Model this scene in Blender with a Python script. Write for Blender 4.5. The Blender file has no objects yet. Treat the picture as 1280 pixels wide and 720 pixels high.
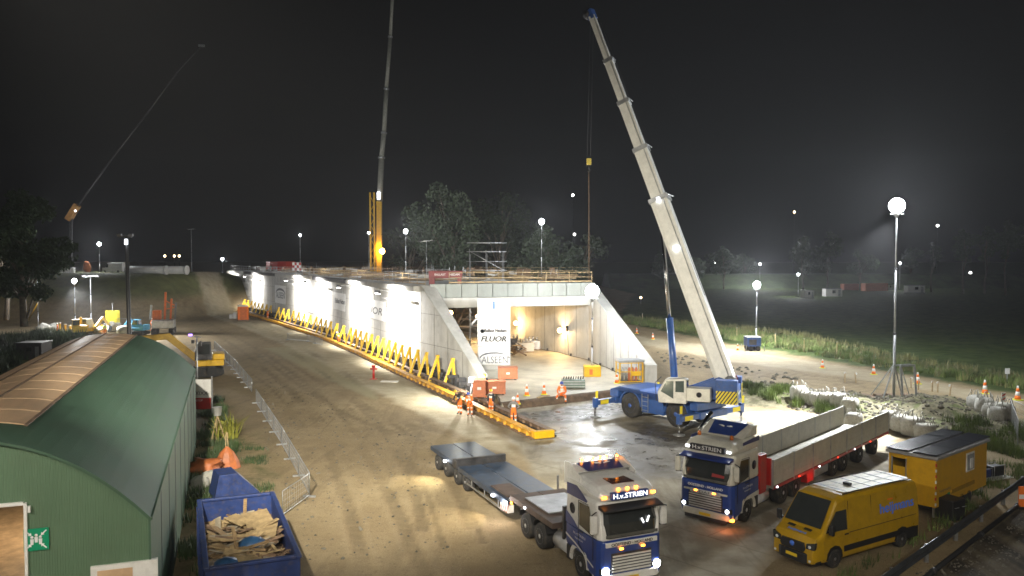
import bpy, bmesh, math, random
import numpy as np
from mathutils import Vector, Matrix, noise as mnoise
random.seed(7)
S = bpy.context.scene
COL = S.collection
PI = math.pi
F, CX, CY, H = 1000.0, 640.0, 360.0, 11.0
TH = math.atan(35/1000)
ST, CT = math.sin(TH), math.cos(TH)

def ray(px, py):
    u, v = (px-CX)/F, (CY-py)/F
    return Vector((u, CT+v*ST, -ST+v*CT))
def G(px, py, z=0.0):
    "point of the plane at height z seen at a pixel of the 1280x720 photograph"
    r = ray(px, py); t = (z-H)/r.z
    return Vector((r.x*t, r.y*t, z))
def D(px, py, Y):
    "point seen at a pixel, at depth Y"
    r = ray(px, py); t = Y/r.y
    return Vector((r.x*t, Y, H+r.z*t))
def zat(px, py, g):
    return D(px, py, g.y).z

# ------------------------------------------------------------ materials
MATS = {}
def mat(name, col, rough=.6, metal=0.0, var=.18, scale=2.0, bump=0.0, bscale=30.0, emit=0.0, coat=0.0, trans=0.0, stretch=None, dirt=0.0):
    if name in MATS: return MATS[name]
    m = bpy.data.materials.new(name); m.use_nodes = True
    nt = m.node_tree; b = nt.nodes['Principled BSDF']; L = nt.links
    col = tuple(col)+(1,)
    b.inputs['Roughness'].default_value = rough
    b.inputs['Metallic'].default_value = metal
    if coat: b.inputs['Coat Weight'].default_value = coat; b.inputs['Coat Roughness'].default_value = .12
    if trans: b.inputs['Transmission Weight'].default_value = trans
    if emit:
        b.inputs['Base Color'].default_value = col
        b.inputs['Emission Color'].default_value = col
        b.inputs['Emission Strength'].default_value = emit
        MATS[name] = m; return m
    tc = nt.nodes.new('ShaderNodeTexCoord'); mp = nt.nodes.new('ShaderNodeMapping')
    L.new(tc.outputs['Object'], mp.inputs['Vector'])
    if stretch: mp.inputs['Scale'].default_value = stretch
    n = nt.nodes.new('ShaderNodeTexNoise'); n.inputs['Scale'].default_value = scale; n.inputs['Detail'].default_value = 6; n.inputs['Roughness'].default_value = .65
    L.new(mp.outputs[0], n.inputs['Vector'])
    mr = nt.nodes.new('ShaderNodeMapRange'); mr.inputs[1].default_value = .3; mr.inputs[2].default_value = .7
    mr.inputs[3].default_value = 1-var*1.6; mr.inputs[4].default_value = 1+var
    L.new(n.outputs[0], mr.inputs[0])
    mx = nt.nodes.new('ShaderNodeVectorMath'); mx.operation = 'SCALE'; mx.inputs[0].default_value = col[:3]
    L.new(mr.outputs[0], mx.inputs['Scale'])
    out = mx.outputs[0]
    if dirt:
        n2 = nt.nodes.new('ShaderNodeTexNoise'); n2.inputs['Scale'].default_value = scale*2.7; n2.inputs['Detail'].default_value = 8
        L.new(tc.outputs['Object'], n2.inputs['Vector'])
        m2 = nt.nodes.new('ShaderNodeMapRange'); m2.inputs[1].default_value = .5; m2.inputs[2].default_value = .72; m2.inputs[4].default_value = dirt
        L.new(n2.outputs[0], m2.inputs[0])
        mm = nt.nodes.new('ShaderNodeMix'); mm.data_type = 'RGBA'; mm.inputs[7].default_value = (.11,.085,.055,1)
        L.new(m2.outputs[0], mm.inputs[0]); L.new(out, mm.inputs[6]); out = mm.outputs[2]
    L.new(out, b.inputs['Base Color'])
    r2 = nt.nodes.new('ShaderNodeMapRange'); r2.inputs[3].default_value = max(.03, rough-.1); r2.inputs[4].default_value = min(1, rough+.12)
    L.new(n.outputs[0], r2.inputs[0]); L.new(r2.outputs[0], b.inputs['Roughness'])
    if bump:
        nb = nt.nodes.new('ShaderNodeTexNoise'); nb.inputs['Scale'].default_value = bscale; nb.inputs['Detail'].default_value = 4
        L.new(mp.outputs[0], nb.inputs['Vector'])
        bp = nt.nodes.new('ShaderNodeBump'); bp.inputs['Strength'].default_value = bump; bp.inputs['Distance'].default_value = .03
        L.new(nb.outputs[0], bp.inputs['Height']); L.new(bp.outputs[0], b.inputs['Normal'])
    MATS[name] = m; return m

def bumpwave(m, axis, scale, strength=.5, dist=.02):
    "corrugation: a wave along one object axis"
    nt = m.node_tree; b = nt.nodes['Principled BSDF']
    tc = nt.nodes.new('ShaderNodeTexCoord'); w = nt.nodes.new('ShaderNodeTexWave')
    w.wave_type = 'BANDS'; w.bands_direction = axis; w.inputs['Scale'].default_value = scale; w.inputs['Distortion'].default_value = 0
    nt.links.new(tc.outputs['Object'], w.inputs['Vector'])
    bp = nt.nodes.new('ShaderNodeBump'); bp.inputs['Strength'].default_value = strength; bp.inputs['Distance'].default_value = dist
    nt.links.new(w.outputs[0], bp.inputs['Height']); nt.links.new(bp.outputs[0], b.inputs['Normal'])
    return m

# ------------------------------------------------------------ mesh builder
class MB:
    def __init__(s): s.v = []; s.f = []; s.m = []; s.sm = []
    def add(s, vs, fs, m=0, smooth=False):
        o = len(s.v); s.v += [tuple(x) for x in vs]
        for f in fs: s.f.append(tuple(i+o for i in f)); s.m.append(m); s.sm.append(smooth)
        return s
    def box(s, c, d, rz=0, m=0, R=None):
        hx, hy, hz = d[0]/2, d[1]/2, d[2]/2
        M = R if R is not None else Matrix.Rotation(rz, 3, 'Z')
        c = Vector(c)
        vs = [c+M@Vector((x*hx, y*hy, z*hz)) for z in (-1,1) for y in (-1,1) for x in (-1,1)]
        return s.add(vs, [(0,2,3,1),(4,5,7,6),(0,1,5,4),(2,6,7,3),(0,4,6,2),(1,3,7,5)], m)
    def bb(s, x0, x1, y0, y1, z0, z1, m=0):
        return s.box(((x0+x1)/2,(y0+y1)/2,(z0+z1)/2), (abs(x1-x0),abs(y1-y0),abs(z1-z0)), m=m)
    def bar(s, p, q, w, h=None, m=0, up=(0,0,1)):
        p, q = Vector(p), Vector(q); d = (q-p)
        if d.length < 1e-6: return s
        y = d.normalized(); u = Vector(up)
        if abs(y.dot(u)) > .98: u = Vector((1,0,0))
        x = y.cross(u).normalized(); z = x.cross(y)
        R = Matrix((x, y, z)).transposed()
        return s.box((p+q)/2, (w, d.length, h or w), R=R, m=m)
    def tube(s, pts, r, n=8, m=0, cap=True, smooth=True):
        pts = [Vector(p) for p in pts]; rs = r if isinstance(r, (list, tuple)) else [r]*len(pts)
        vs = []; k = len(pts); prevx = None
        for i, p in enumerate(pts):
            d = (pts[min(i+1,k-1)]-pts[max(i-1,0)]).normalized()
            if prevx is None:
                u = Vector((0,0,1)) if abs(d.z) < .9 else Vector((1,0,0))
                x = d.cross(u).normalized()
            else:
                x = (prevx-d*prevx.dot(d)).normalized()
            prevx = x; y = d.cross(x)
            vs += [p+(x*math.cos(a)+y*math.sin(a))*rs[i] for a in (2*PI*j/n for j in range(n))]
        fs = [(i*n+j, i*n+(j+1)%n, (i+1)*n+(j+1)%n, (i+1)*n+j) for i in range(k-1) for j in range(n)]
        s.add(vs, fs, m, smooth)
        if cap:
            o = len(s.v)-len(vs)
            s.f.append(tuple(o+j for j in range(n-1,-1,-1))); s.m.append(m); s.sm.append(False)
            s.f.append(tuple(o+(k-1)*n+j for j in range(n))); s.m.append(m); s.sm.append(False)
        return s
    def lathe(s, prof, c=(0,0,0), axis='z', n=16, m=0, smooth=True):
        vs = []
        for r, h in prof:
            for j in range(n):
                a = 2*PI*j/n; ca, sa = r*math.cos(a), r*math.sin(a)
                p = {'z': (ca, sa, h), 'x': (h, ca, sa), 'y': (sa, h, ca)}[axis]
                vs.append((p[0]+c[0], p[1]+c[1], p[2]+c[2]))
        k = len(prof)
        fs = [(i*n+j, i*n+(j+1)%n, (i+1)*n+(j+1)%n, (i+1)*n+j) for i in range(k-1) for j in range(n)]
        if prof[0][0] > 1e-5: fs.append(tuple(range(n-1,-1,-1)))
        if prof[-1][0] > 1e-5: fs.append(tuple((k-1)*n+j for j in range(n)))
        return s.add(vs, fs, m, smooth)
    def ball(s, c, r, m=0, n=10, sz=1.0):
        k = n//2
        return s.lathe([(max(1e-6, r*math.sin(PI*i/k)), -r*sz*math.cos(PI*i/k)) for i in range(k+1)], c, 'z', n, m)
    def prism(s, poly, a, b, axis='x', m=0):
        "poly in the two other axes (in order), extruded along axis from a to b"
        def P(p, t): return {'x': (t,p[0],p[1]), 'y': (p[0],t,p[1]), 'z': (p[0],p[1],t)}[axis]
        n = len(poly); vs = [P(p,a) for p in poly]+[P(p,b) for p in poly]
        fs = [(i,(i+1)%n,n+(i+1)%n,n+i) for i in range(n)]+[tuple(range(n-1,-1,-1)), tuple(range(n,2*n))]
        return s.add(vs, fs, m)
    def loft(s, secs, m=0, closed=True, cap=True, smooth=False, mfun=None):
        n = len(secs[0]); k = len(secs); vs = [p for sec in secs for p in sec]; o = len(s.v)
        s.v += [tuple(p) for p in vs]
        for i in range(k-1):
            for j in range(n if closed else n-1):
                s.f.append((o+i*n+j, o+i*n+(j+1)%n, o+(i+1)*n+(j+1)%n, o+(i+1)*n+j))
                s.m.append(mfun(i,j) if mfun else m); s.sm.append(smooth)
        if cap:
            s.f.append(tuple(o+j for j in range(n-1,-1,-1))); s.m.append(m); s.sm.append(False)
            s.f.append(tuple(o+(k-1)*n+j for j in range(n))); s.m.append(m); s.sm.append(False)
        return s
    def build(s, name, mats, parent=None, bevel=0, segs=2, recalc=True):
        me = bpy.data.meshes.new(name); me.from_pydata(s.v, [], s.f)
        if not isinstance(mats, (list, tuple)): mats = [mats]
        for x in mats: me.materials.append(x)
        me.polygons.foreach_set('material_index', s.m); me.polygons.foreach_set('use_smooth', s.sm)
        if recalc:
            bm = bmesh.new(); bm.from_mesh(me); bmesh.ops.recalc_face_normals(bm, faces=bm.faces); bm.to_mesh(me); bm.free()
        me.update()
        o = bpy.data.objects.new(name, me); COL.objects.link(o)
        if parent is not None: o.parent = parent
        if bevel:
            b = o.modifiers.new('b', 'BEVEL'); b.width = bevel; b.segments = segs; b.limit_method = 'ANGLE'; b.angle_limit = math.radians(35)
        return o

def tag(o, label=None, cat=None, group=None, kind=None):
    if label: o['label'] = label
    if cat: o['category'] = cat
    if group: o['group'] = group
    if kind: o['kind'] = kind
    return o
def thing(name, loc, rz, label, cat, group=None):
    o = bpy.data.objects.new(name, None); COL.objects.link(o); o.empty_display_size = .2
    o.location = loc; o.rotation_euler = (0,0,rz)
    return tag(o, label, cat, group)
def heading(d): return math.atan2(d[1], d[0])-PI/2      # rotation that turns local +y to d
def children(o): return [c for c in list(COL.objects) if c.parent == o]
def copy_tree(o, loc=None, rz=None, label=None, group=None, parent=None, sc=None):
    c = o.copy(); COL.objects.link(c)
    if parent is not None: c.parent = parent
    for ch in children(o): copy_tree(ch, parent=c)
    if loc is not None: c.location = loc
    if rz is not None: c.rotation_euler = (0,0,rz)
    if sc is not None: c.scale = sc if isinstance(sc, tuple) else (sc,)*3
    if label: c['label'] = label
    if group: c['group'] = group
    return c
def text(parent, name, s, o, right, up, h, material, width=None, shear=0, ext=.004, bold=0):
    cu = bpy.data.curves.new(name, 'FONT'); cu.body = s; cu.size = 1; cu.extrude = 0; cu.shear = shear; cu.offset = 0
    cu.resolution_u = 3
    t = bpy.data.objects.new(name, cu); COL.objects.link(t)
    dg = bpy.context.evaluated_depsgraph_get()
    me = bpy.data.meshes.new_from_object(t.evaluated_get(dg)); bpy.data.objects.remove(t); bpy.data.curves.remove(cu)
    xs = [v.co.x for v in me.vertices]; ys = [v.co.y for v in me.vertices]
    w, hh = max(xs)-min(xs), max(ys)-min(ys)
    R, U = Vector(right).normalized(), Vector(up).normalized(); N = R.cross(U)
    sx = (width/w) if width else h/hh
    for v in me.vertices:
        v.co = Vector(o)+R*((v.co.x-min(xs))*sx)+U*((v.co.y-min(ys))*h/hh)+N*(.006)
    if bold:
        b = MB(); f0 = [tuple(p.vertices) for p in me.polygons]; v0 = [v.co.copy() for v in me.vertices]
        for k, (dx, dz) in enumerate(((-1,0),(1,0),(0,.6),(0,-.6))): b.add([c+R*bold*dx+U*bold*dz+N*.001*k for c in v0], f0)
        return b.build(name, material, parent, recalc=False)
    me.materials.clear(); me.materials.append(material)
    ob = bpy.data.objects.new(name, me); COL.objects.link(ob); ob.parent = parent
    return ob
def lamp(kind, name, loc, power, col=(1,.97,.92), radius=.15, aim=None, cone=90, blend=.5, parent=None, cam=True):
    l = bpy.data.lights.new(name, kind); l.energy = power; l.color = col
    if kind in ('POINT','SPOT'): l.shadow_soft_size = radius
    if kind == 'SPOT': l.spot_size = math.radians(cone); l.spot_blend = blend
    o = bpy.data.objects.new(name, l); COL.objects.link(o); o.location = loc
    if aim is not None:
        o.rotation_euler = (Vector(aim)-Vector(loc)).to_track_quat('-Z','Y').to_euler()
    if parent is not None: o.parent = parent
    return o

M = dict(
 conc=mat('concrete', (.42,.41,.38), .75, var=.16, scale=.6, bump=.15, bscale=12, dirt=.25),
 conc2=mat('concrete_pale', (.5,.49,.46), .7, var=.12, scale=.9),
 dark=mat('dark_rubber', (.02,.02,.02), .75, var=.3, dirt=.5),
 tyre=mat('tyre_rubber', (.025,.024,.023), .85, var=.3, dirt=.45),
 rim=mat('rim_metal', (.55,.55,.55), .35, .25, var=.15),
 rimb=mat('rim_blue', (.03,.1,.4), .45, .1, var=.15, dirt=.3),
 steel=mat('galvanised_steel', (.45,.46,.47), .42, .8, var=.2),
 dsteel=mat('dark_steel', (.06,.06,.065), .5, .5, var=.3, dirt=.4),
 white=mat('white_paint', (.72,.71,.68), .35, var=.08, coat=.3, dirt=.15),
 cream=mat('cream_paint', (.62,.6,.52), .35, var=.1, coat=.35, dirt=.12),
 blue=mat('blue_paint', (.015,.045,.22), .32, var=.12, coat=.4, dirt=.12),
 dblue=mat('deep_blue_paint', (.012,.03,.16), .32, var=.12, coat=.4, dirt=.12),
 cblue=mat('crane_blue', (.025,.08,.27), .38, var=.15, coat=.2, dirt=.25),
 skip=mat('skip_blue', (.018,.04,.15), .5, var=.25, dirt=.4),
 yellow=mat('yellow_paint', (.72,.42,.01), .38, var=.1, coat=.2, dirt=.15),
 vany=mat('van_yellow', (.44,.26,.004), .3, var=.1, coat=.5, dirt=.16),
 prop=mat('prop_yellow', (.8,.5,.015), .45, var=.18, dirt=.2),
 orange=mat('orange_paint', (.7,.16,.03), .5, var=.15),
 terra=mat('terracotta_paint', (.5,.17,.08), .6, var=.15, dirt=.2),
 red=mat('red_paint', (.45,.02,.015), .38, var=.12, coat=.2, dirt=.2),
 dred=mat('dark_red_paint', (.16,.015,.02), .5, var=.2, dirt=.2),
 glass=mat('dark_glass', (.03,.034,.034), .06, var=.1, coat=.6),
 black=mat('black_plastic', (.015,.015,.016), .5, var=.2),
 wood=mat('timber', (.3,.2,.1), .75, var=.35, scale=3, stretch=(1,8,8)),
 wood2=mat('timber_pale', (.4,.29,.15), .75, var=.3, scale=3),
 wood3=mat('timber_dark', (.2,.13,.08), .8, var=.35, scale=3),
 hiv=mat('hivis_orange', (.9,.2,.02), .7, var=.1),
 hiy=mat('hivis_yellow', (.75,.8,.05), .7, var=.1),
 refl=mat('reflective_band', (.8,.8,.78), .5, var=.05),
 skin=mat('skin', (.5,.28,.19), .6, var=.05),
 navy=mat('navy_cloth', (.015,.018,.03), .85, var=.2),
 greycl=mat('grey_cloth', (.2,.2,.2), .85, var=.2),
 boot=mat('boot_leather', (.02,.016,.012), .7),
 hair=mat('hair', (.03,.02,.01), .8),
 hatw=mat('white_hat', (.8,.8,.78), .3), hatb=mat('blue_hat', (.03,.08,.4), .35), haty=mat('yellow_hat', (.8,.55,.02), .35),
 bag=mat('bag_fabric', (.36,.35,.31), .85, var=.2, scale=3, bump=.5, bscale=9, dirt=.3),
 tarp=mat('orange_tarpaulin', (.4,.12,.035), .55, var=.25, scale=2, bump=.5, bscale=5),
 leaf=mat('leaf', (.05,.085,.025), .6, var=.4, scale=.5),
 leafd=mat('leaf_dark', (.03,.05,.02), .6, var=.4, scale=.5),
 leafy=mat('leaf_yellow', (.3,.3,.05), .6, var=.3),
 grassm=mat('grass_blade', (.12,.17,.035), .7, var=.5, scale=.4),
 grassy=mat('dry_grass', (.2,.19,.07), .75, var=.5, scale=.4),
 bark=mat('bark', (.1,.08,.06), .9, var=.3, bump=.4),
 solar=mat('solar_cell', (.008,.01,.02), .15, var=.2, coat=.6),
 stone=mat('rubble_stone', (.14,.125,.095), .9, var=.4, scale=1.5, bump=.5, bscale=8),
 soil=mat('soil', (.12,.08,.05), .95, var=.35, bump=.8, bscale=6),
 led=mat('led_panel', (1,.98,.94), emit=30), warm=mat('warm_lamp', (1,.62,.25), emit=14),
 amber=mat('amber_lamp', (1,.28,.02), emit=14), head=mat('headlamp', (.95,.97,1), emit=45),
 headd=mat('dim_headlamp', (.85,.9,1), emit=10), orl=mat('orange_rig_lamp', (1,.5,.15), emit=30),
 redl=mat('red_lamp', (1,.05,.02), emit=4), litw=mat('lit_white', (.95,.97,1), emit=1.4), txtw=mat('backlit_letter', (1,1,1), emit=1.5),
 tw=mat('white_lettering', (.75,.75,.75), .5, var=.02), tk=mat('black_lettering', (.02,.02,.025), .5, var=.02),
 tb=mat('blue_lettering', (.07,.2,.8), .5, var=.02), tg=mat('grey_lettering', (.12,.13,.15), .5, var=.02), to=mat('orange_mark', (.85,.2,.02), .5),
 plate=mat('number_plate', (.8,.55,.02), .4, var=.02), sgreen=mat('sign_green', (.0,.25,.12), .5, var=.02),
 chrome=mat('chrome', (.75,.75,.75), .12, 1.0, var=.05),
)
# ============================================================ the setting: ground
def npnoise(x, y, seed=0):
    "value noise, vectorised"
    xi, yi = np.floor(x).astype(np.int64), np.floor(y).astype(np.int64)
    fx, fy = x-xi, y-yi; fx = fx*fx*(3-2*fx); fy = fy*fy*(3-2*fy)
    def h(a, b):
        n = (a*374761393+b*668265263+seed*974711) & 0x7fffffff
        n = ((n ^ (n >> 13))*1274126177) & 0x7fffffff
        return ((n ^ (n >> 16)) & 0xffff)/65535.0
    return (h(xi,yi)*(1-fx)+h(xi+1,yi)*fx)*(1-fy)+(h(xi,yi+1)*(1-fx)+h(xi+1,yi+1)*fx)*fy
def fbm(x, y, o=4, seed=0):
    s = 0; a = 1; t = 0
    for i in range(o): s = s+a*npnoise(x, y, seed+i); t += a; a *= .5; x = x*2.03+7.1; y = y*2.03+3.7
    return s/t
def sd_poly(X, Y, poly):
    "signed distance to a polygon, positive inside"
    d = np.full(X.shape, 1e9); inside = np.zeros(X.shape, bool)
    n = len(poly)
    for i in range(n):
        ax, ay = poly[i]; bx, by = poly[(i+1) % n]
        ex, ey = bx-ax, by-ay; wx, wy = X-ax, Y-ay
        t = np.clip((wx*ex+wy*ey)/(ex*ex+ey*ey+1e-9), 0, 1)
        d = np.minimum(d, (wx-ex*t)**2+(wy-ey*t)**2)
        c = ((ay > Y) != (by > Y)) & (X < (bx-ax)*(Y-ay)/((by-ay) if abs(by-ay) > 1e-9 else 1e-9)+ax)
        inside ^= c
    return np.where(inside, np.sqrt(d), -np.sqrt(d))
def pp(*pts): return [tuple(G(*p)[:2]) for p in pts]
def sstep(a, b, x):
    t = np.clip((x-a)/(b-a), 0, 1); return t*t*(3-2*t)

POLY_CONC = pp((628,532),(650,505),(815,480),(905,505),(1010,540),(1120,553),(1150,575),(1075,640),(985,672),(940,720),(905,790),(770,800),(745,700),(700,640),(655,575))
POLY_WET1 = pp((640,519),(815,492),(905,500),(900,515),(815,512),(660,538))
POLY_WET2 = pp((745,560),(800,520),(870,540),(900,560),(860,600),(770,590))
POLY_WETL = pp((655,545),(700,520),(760,515),(830,560),(800,600),(720,580))
POLY_SAND1 = pp((225,377),(272,385),(320,398),(400,424),(500,468),(560,500),(640,560),(655,575),(610,560),(540,524),(470,490),(380,442),(300,408),(225,382))
POLY_SAND2 = pp((780,418),(880,431),(1000,449),(1130,470),(1280,500),(1280,511),(1100,478),(1000,463),(900,450),(800,430))
POLY_SAND3 = pp((935,512),(1000,515),(1075,530),(1130,550),(1120,565),(1040,560),(940,545))
POLY_FIELD = pp((770,402),(880,424),(1000,445),(1130,467),(1280,494),(1500,545))+[(3000,100),(3000,3500),(-60,3500),(40,260)]
POLY_RUB = pp((880,480),(960,480),(1080,497),(1190,497),(1280,528),(1330,560),(1270,565),(1200,552),(1120,545),(1070,528),(990,512),(900,505))
POLY_WEED = pp((1080,740),(1290,590),(1290,545),(1245,548),(1235,590),(1150,660),(1000,740))
POLY_ASPH = pp((1135,740),(1283,628),(1420,560))+[(60,4),(8,4)]
POLY_WEEDL = pp((215,720),(245,560),(250,500),(275,495),(330,560),(345,640),(300,640),(250,720))
POLY_LEFT = pp((-100,470),(60,420),(150,420),(250,470),(250,520),(-300,720),(-600,600))
POLY_MATS = pp((330,435),(395,430),(470,470),(470,500),(400,470))

def terrain(X, Y):
    e = sstep(136, 156, Y-2*fbm(X/9, Y/9, 2, 5))*sstep(-57, -70, X+3*fbm(X/7, Y/7, 3, 9)-.12*(Y-150))*8.4
    e = e*(1-.75*sstep(180, 215, Y))
    rub = sstep(-.5, 2.5, sd_poly(X, Y, POLY_RUB))
    r = rub*(fbm(X/1.6, Y/1.6, 4, 3)**1.3*1.0+.1)
    r = r+.6*np.exp(-(((X-G(1158,520).x)/3.2)**2+((Y-G(1158,520).y)/2.6)**2))
    # low bank right of the haul road, wavy soil in the field
    f = sstep(0, 6, sd_poly(X, Y, POLY_FIELD))
    r = r+f*(.25*fbm(X/4, Y/4, 3, 21))
    l = sstep(0, 5, sd_poly(X, Y, POLY_LEFT))
    r = r+l*.4*fbm(X/3, Y/3, 3, 31)
    flat = 1-sstep(-1.5, 1, sd_poly(X, Y, POLY_CONC))
    r = r+flat*(fbm(X/2.2, Y/2.2, 4, 41)-.5)*.09
    return e+r

TRK = []
def track(pts, gauge=2.0, w=.24):
    P = [G(*p) for p in pts]; Q = []
    for i in range(len(P)-1):          # smooth the polyline
        p0, p1, p2, p3 = P[max(i-1,0)], P[i], P[i+1], P[min(i+2,len(P)-1)]
        for k in range(5):
            t = k/5; Q.append(.5*((2*p1)+(p2-p0)*t+(2*p0-5*p1+4*p2-p3)*t*t+(-p0+3*p1-3*p2+p3)*t**3))
    Q.append(P[-1])
    for s in (-1,1):
        R = []
        for i, p in enumerate(Q):
            d = (Q[min(i+1,len(Q)-1)]-Q[max(i-1,0)]).normalized(); R.append((p.x+d.y*s*gauge/2, p.y-d.x*s*gauge/2))
        TRK.append((R, w))
for tr_ in ([(235,395),(300,430),(390,500),(450,600),(500,740)], [(300,405),(400,455),(480,520),(530,580),(560,660)],
            [(250,392),(350,425),(450,490),(560,560),(640,600)], [(330,440),(420,500),(520,540),(620,545)],
            [(1280,514),(1130,484),(1000,470),(880,455),(800,436)], [(1280,520),(1120,492),(1000,478),(880,462),(800,442)], [(1280,525),(1180,494),(1060,480),(900,468)], [(930,740),(960,660),(1040,610),(1110,570)], [(870,740),(850,690),(800,600)], [(1200,740),(1260,690),(1330,640)]):
    track(tr_)
track([(260,388),(330,412),(420,470),(520,560),(580,680)], 1.6, .14); track([(240,430),(330,470),(420,560)], 1.5, .12)
def track_mask(X, Y):
    out = np.zeros_like(X)
    for R, w in TRK:
        xs = [p[0] for p in R]; ys = [p[1] for p in R]
        sel = (X > min(xs)-2) & (X < max(xs)+2) & (Y > min(ys)-2) & (Y < max(ys)+2)
        x, y = X[sel], Y[sel]; d = np.full(x.shape, 1e9)
        for (ax, ay), (bx, by) in zip(R[:-1], R[1:]):
            ex, ey = bx-ax, by-ay; t = np.clip(((x-ax)*ex+(y-ay)*ey)/(ex*ex+ey*ey+1e-9), 0, 1)
            d = np.minimum(d, np.hypot(x-ax-ex*t, y-ay-ey*t))
        d = np.sqrt(d*d)+(npnoise(x/1.1, y/1.1, 77)-.5)*.08
        v = (1-sstep(w*.8, w*1.5, d))*1.0-.45*np.exp(-((d-w*2.0)/(w*.6))**2)
        v = v*np.clip(npnoise(x/4, y/4, 78)*1.5-.2, .1, 1)*(.8+.2*np.sin(y*9+x*4))
        o = out[sel]; out[sel] = np.where(np.abs(v) > np.abs(o), v, o)
    return out

def make_ground():
    rows = [3.0]
    while rows[-1] < 3500: rows.append(rows[-1]*1.009 if rows[-1] < 400 else rows[-1]*1.06)
    us = np.arange(-1.3, 1.3001, .0042)
    Yg, Ug = np.meshgrid(np.array(rows), us, indexing='ij'); Xg = Ug*Yg
    Zg = terrain(Xg, Yg); TM = track_mask(Xg, Yg); Zg = Zg-TM*.035*(1-sstep(.5, 2, Zg))
    nr, nc = Xg.shape
    co = np.stack([Xg, Yg, Zg], -1).reshape(-1, 3)
    idx = np.arange(nr*nc).reshape(nr, nc)
    q = np.stack([idx[:-1,:-1], idx[:-1,1:], idx[1:,1:], idx[1:,:-1]], -1).reshape(-1, 4)
    me = bpy.data.meshes.new('ground'); me.vertices.add(len(co)); me.vertices.foreach_set('co', co.ravel())
    me.loops.add(q.size); me.loops.foreach_set('vertex_index', q.ravel().astype(np.int32))
    me.polygons.add(len(q)); me.polygons.foreach_set('loop_start', np.arange(0, q.size, 4, dtype=np.int32))
    me.polygons.foreach_set('use_smooth', np.ones(len(q), bool))
    me.update(calc_edges=True)
    n1 = (fbm(Xg/1.3, Yg/1.3, 4, 51)-.5)*2.2
    def w(p, a=-.4, b=.4, k=1.0): return sstep(a, b, sd_poly(Xg, Yg, p)+n1*k)
    A = np.stack([w(POLY_CONC, k=.5), np.maximum(w(POLY_WET1, k=.3), w(POLY_WET2, -1.5, 1.5)), np.maximum(np.maximum(w(POLY_SAND1, k=.4), w(POLY_SAND2, k=.6)*.55), w(POLY_SAND3)), np.ones_like(Xg)], -1).reshape(-1, 4)
    gr = np.maximum(w(POLY_FIELD, -.8, .8, 1.2), np.maximum(w(POLY_LEFT, -1, 1, 1.5), sstep(2.5, 5, Zg)*.8))
    B = np.stack([gr, np.maximum(w(POLY_WEED, -1, 1, 1.4)*.45, w(POLY_WEEDL, -1, 1)*.7), w(POLY_ASPH, -.1, .1, .05), np.ones_like(Xg)], -1).reshape(-1, 4)
    C = np.stack([w(POLY_WETL, -2, 2), w(POLY_RUB, -.5, .5), w(POLY_MATS, -.3, .3, .3), TM*.5+.5], -1).reshape(-1, 4)
    for nm, a in (('wa', A), ('wb', B), ('wc', C)):
        at = me.color_attributes.new(nm, 'FLOAT_COLOR', 'POINT'); at.data.foreach_set('color', a.astype(np.float32).ravel())
    o = bpy.data.objects.new('ground', me); COL.objects.link(o); tag(o, kind='structure')
    me.materials.append(ground_mat())
    # the rest of the world behind and beside the camera
    mb = MB(); mb.bb(-4000,4000,-4000,4500,-1.2,-.6); u = mb.build('terrain', mat('far_soil', (.06,.055,.035), .95)); tag(u, kind='structure')
    # small flat sheet below the camera
    mb = MB(); mb.add([(-40,-40,-.02),(40,-40,-.02),(5,3.2,-.02),(-5,3.2,-.02)], [(0,1,2,3)]); u = mb.build('yard', M['soil']); tag(u, kind='structure')

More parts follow.
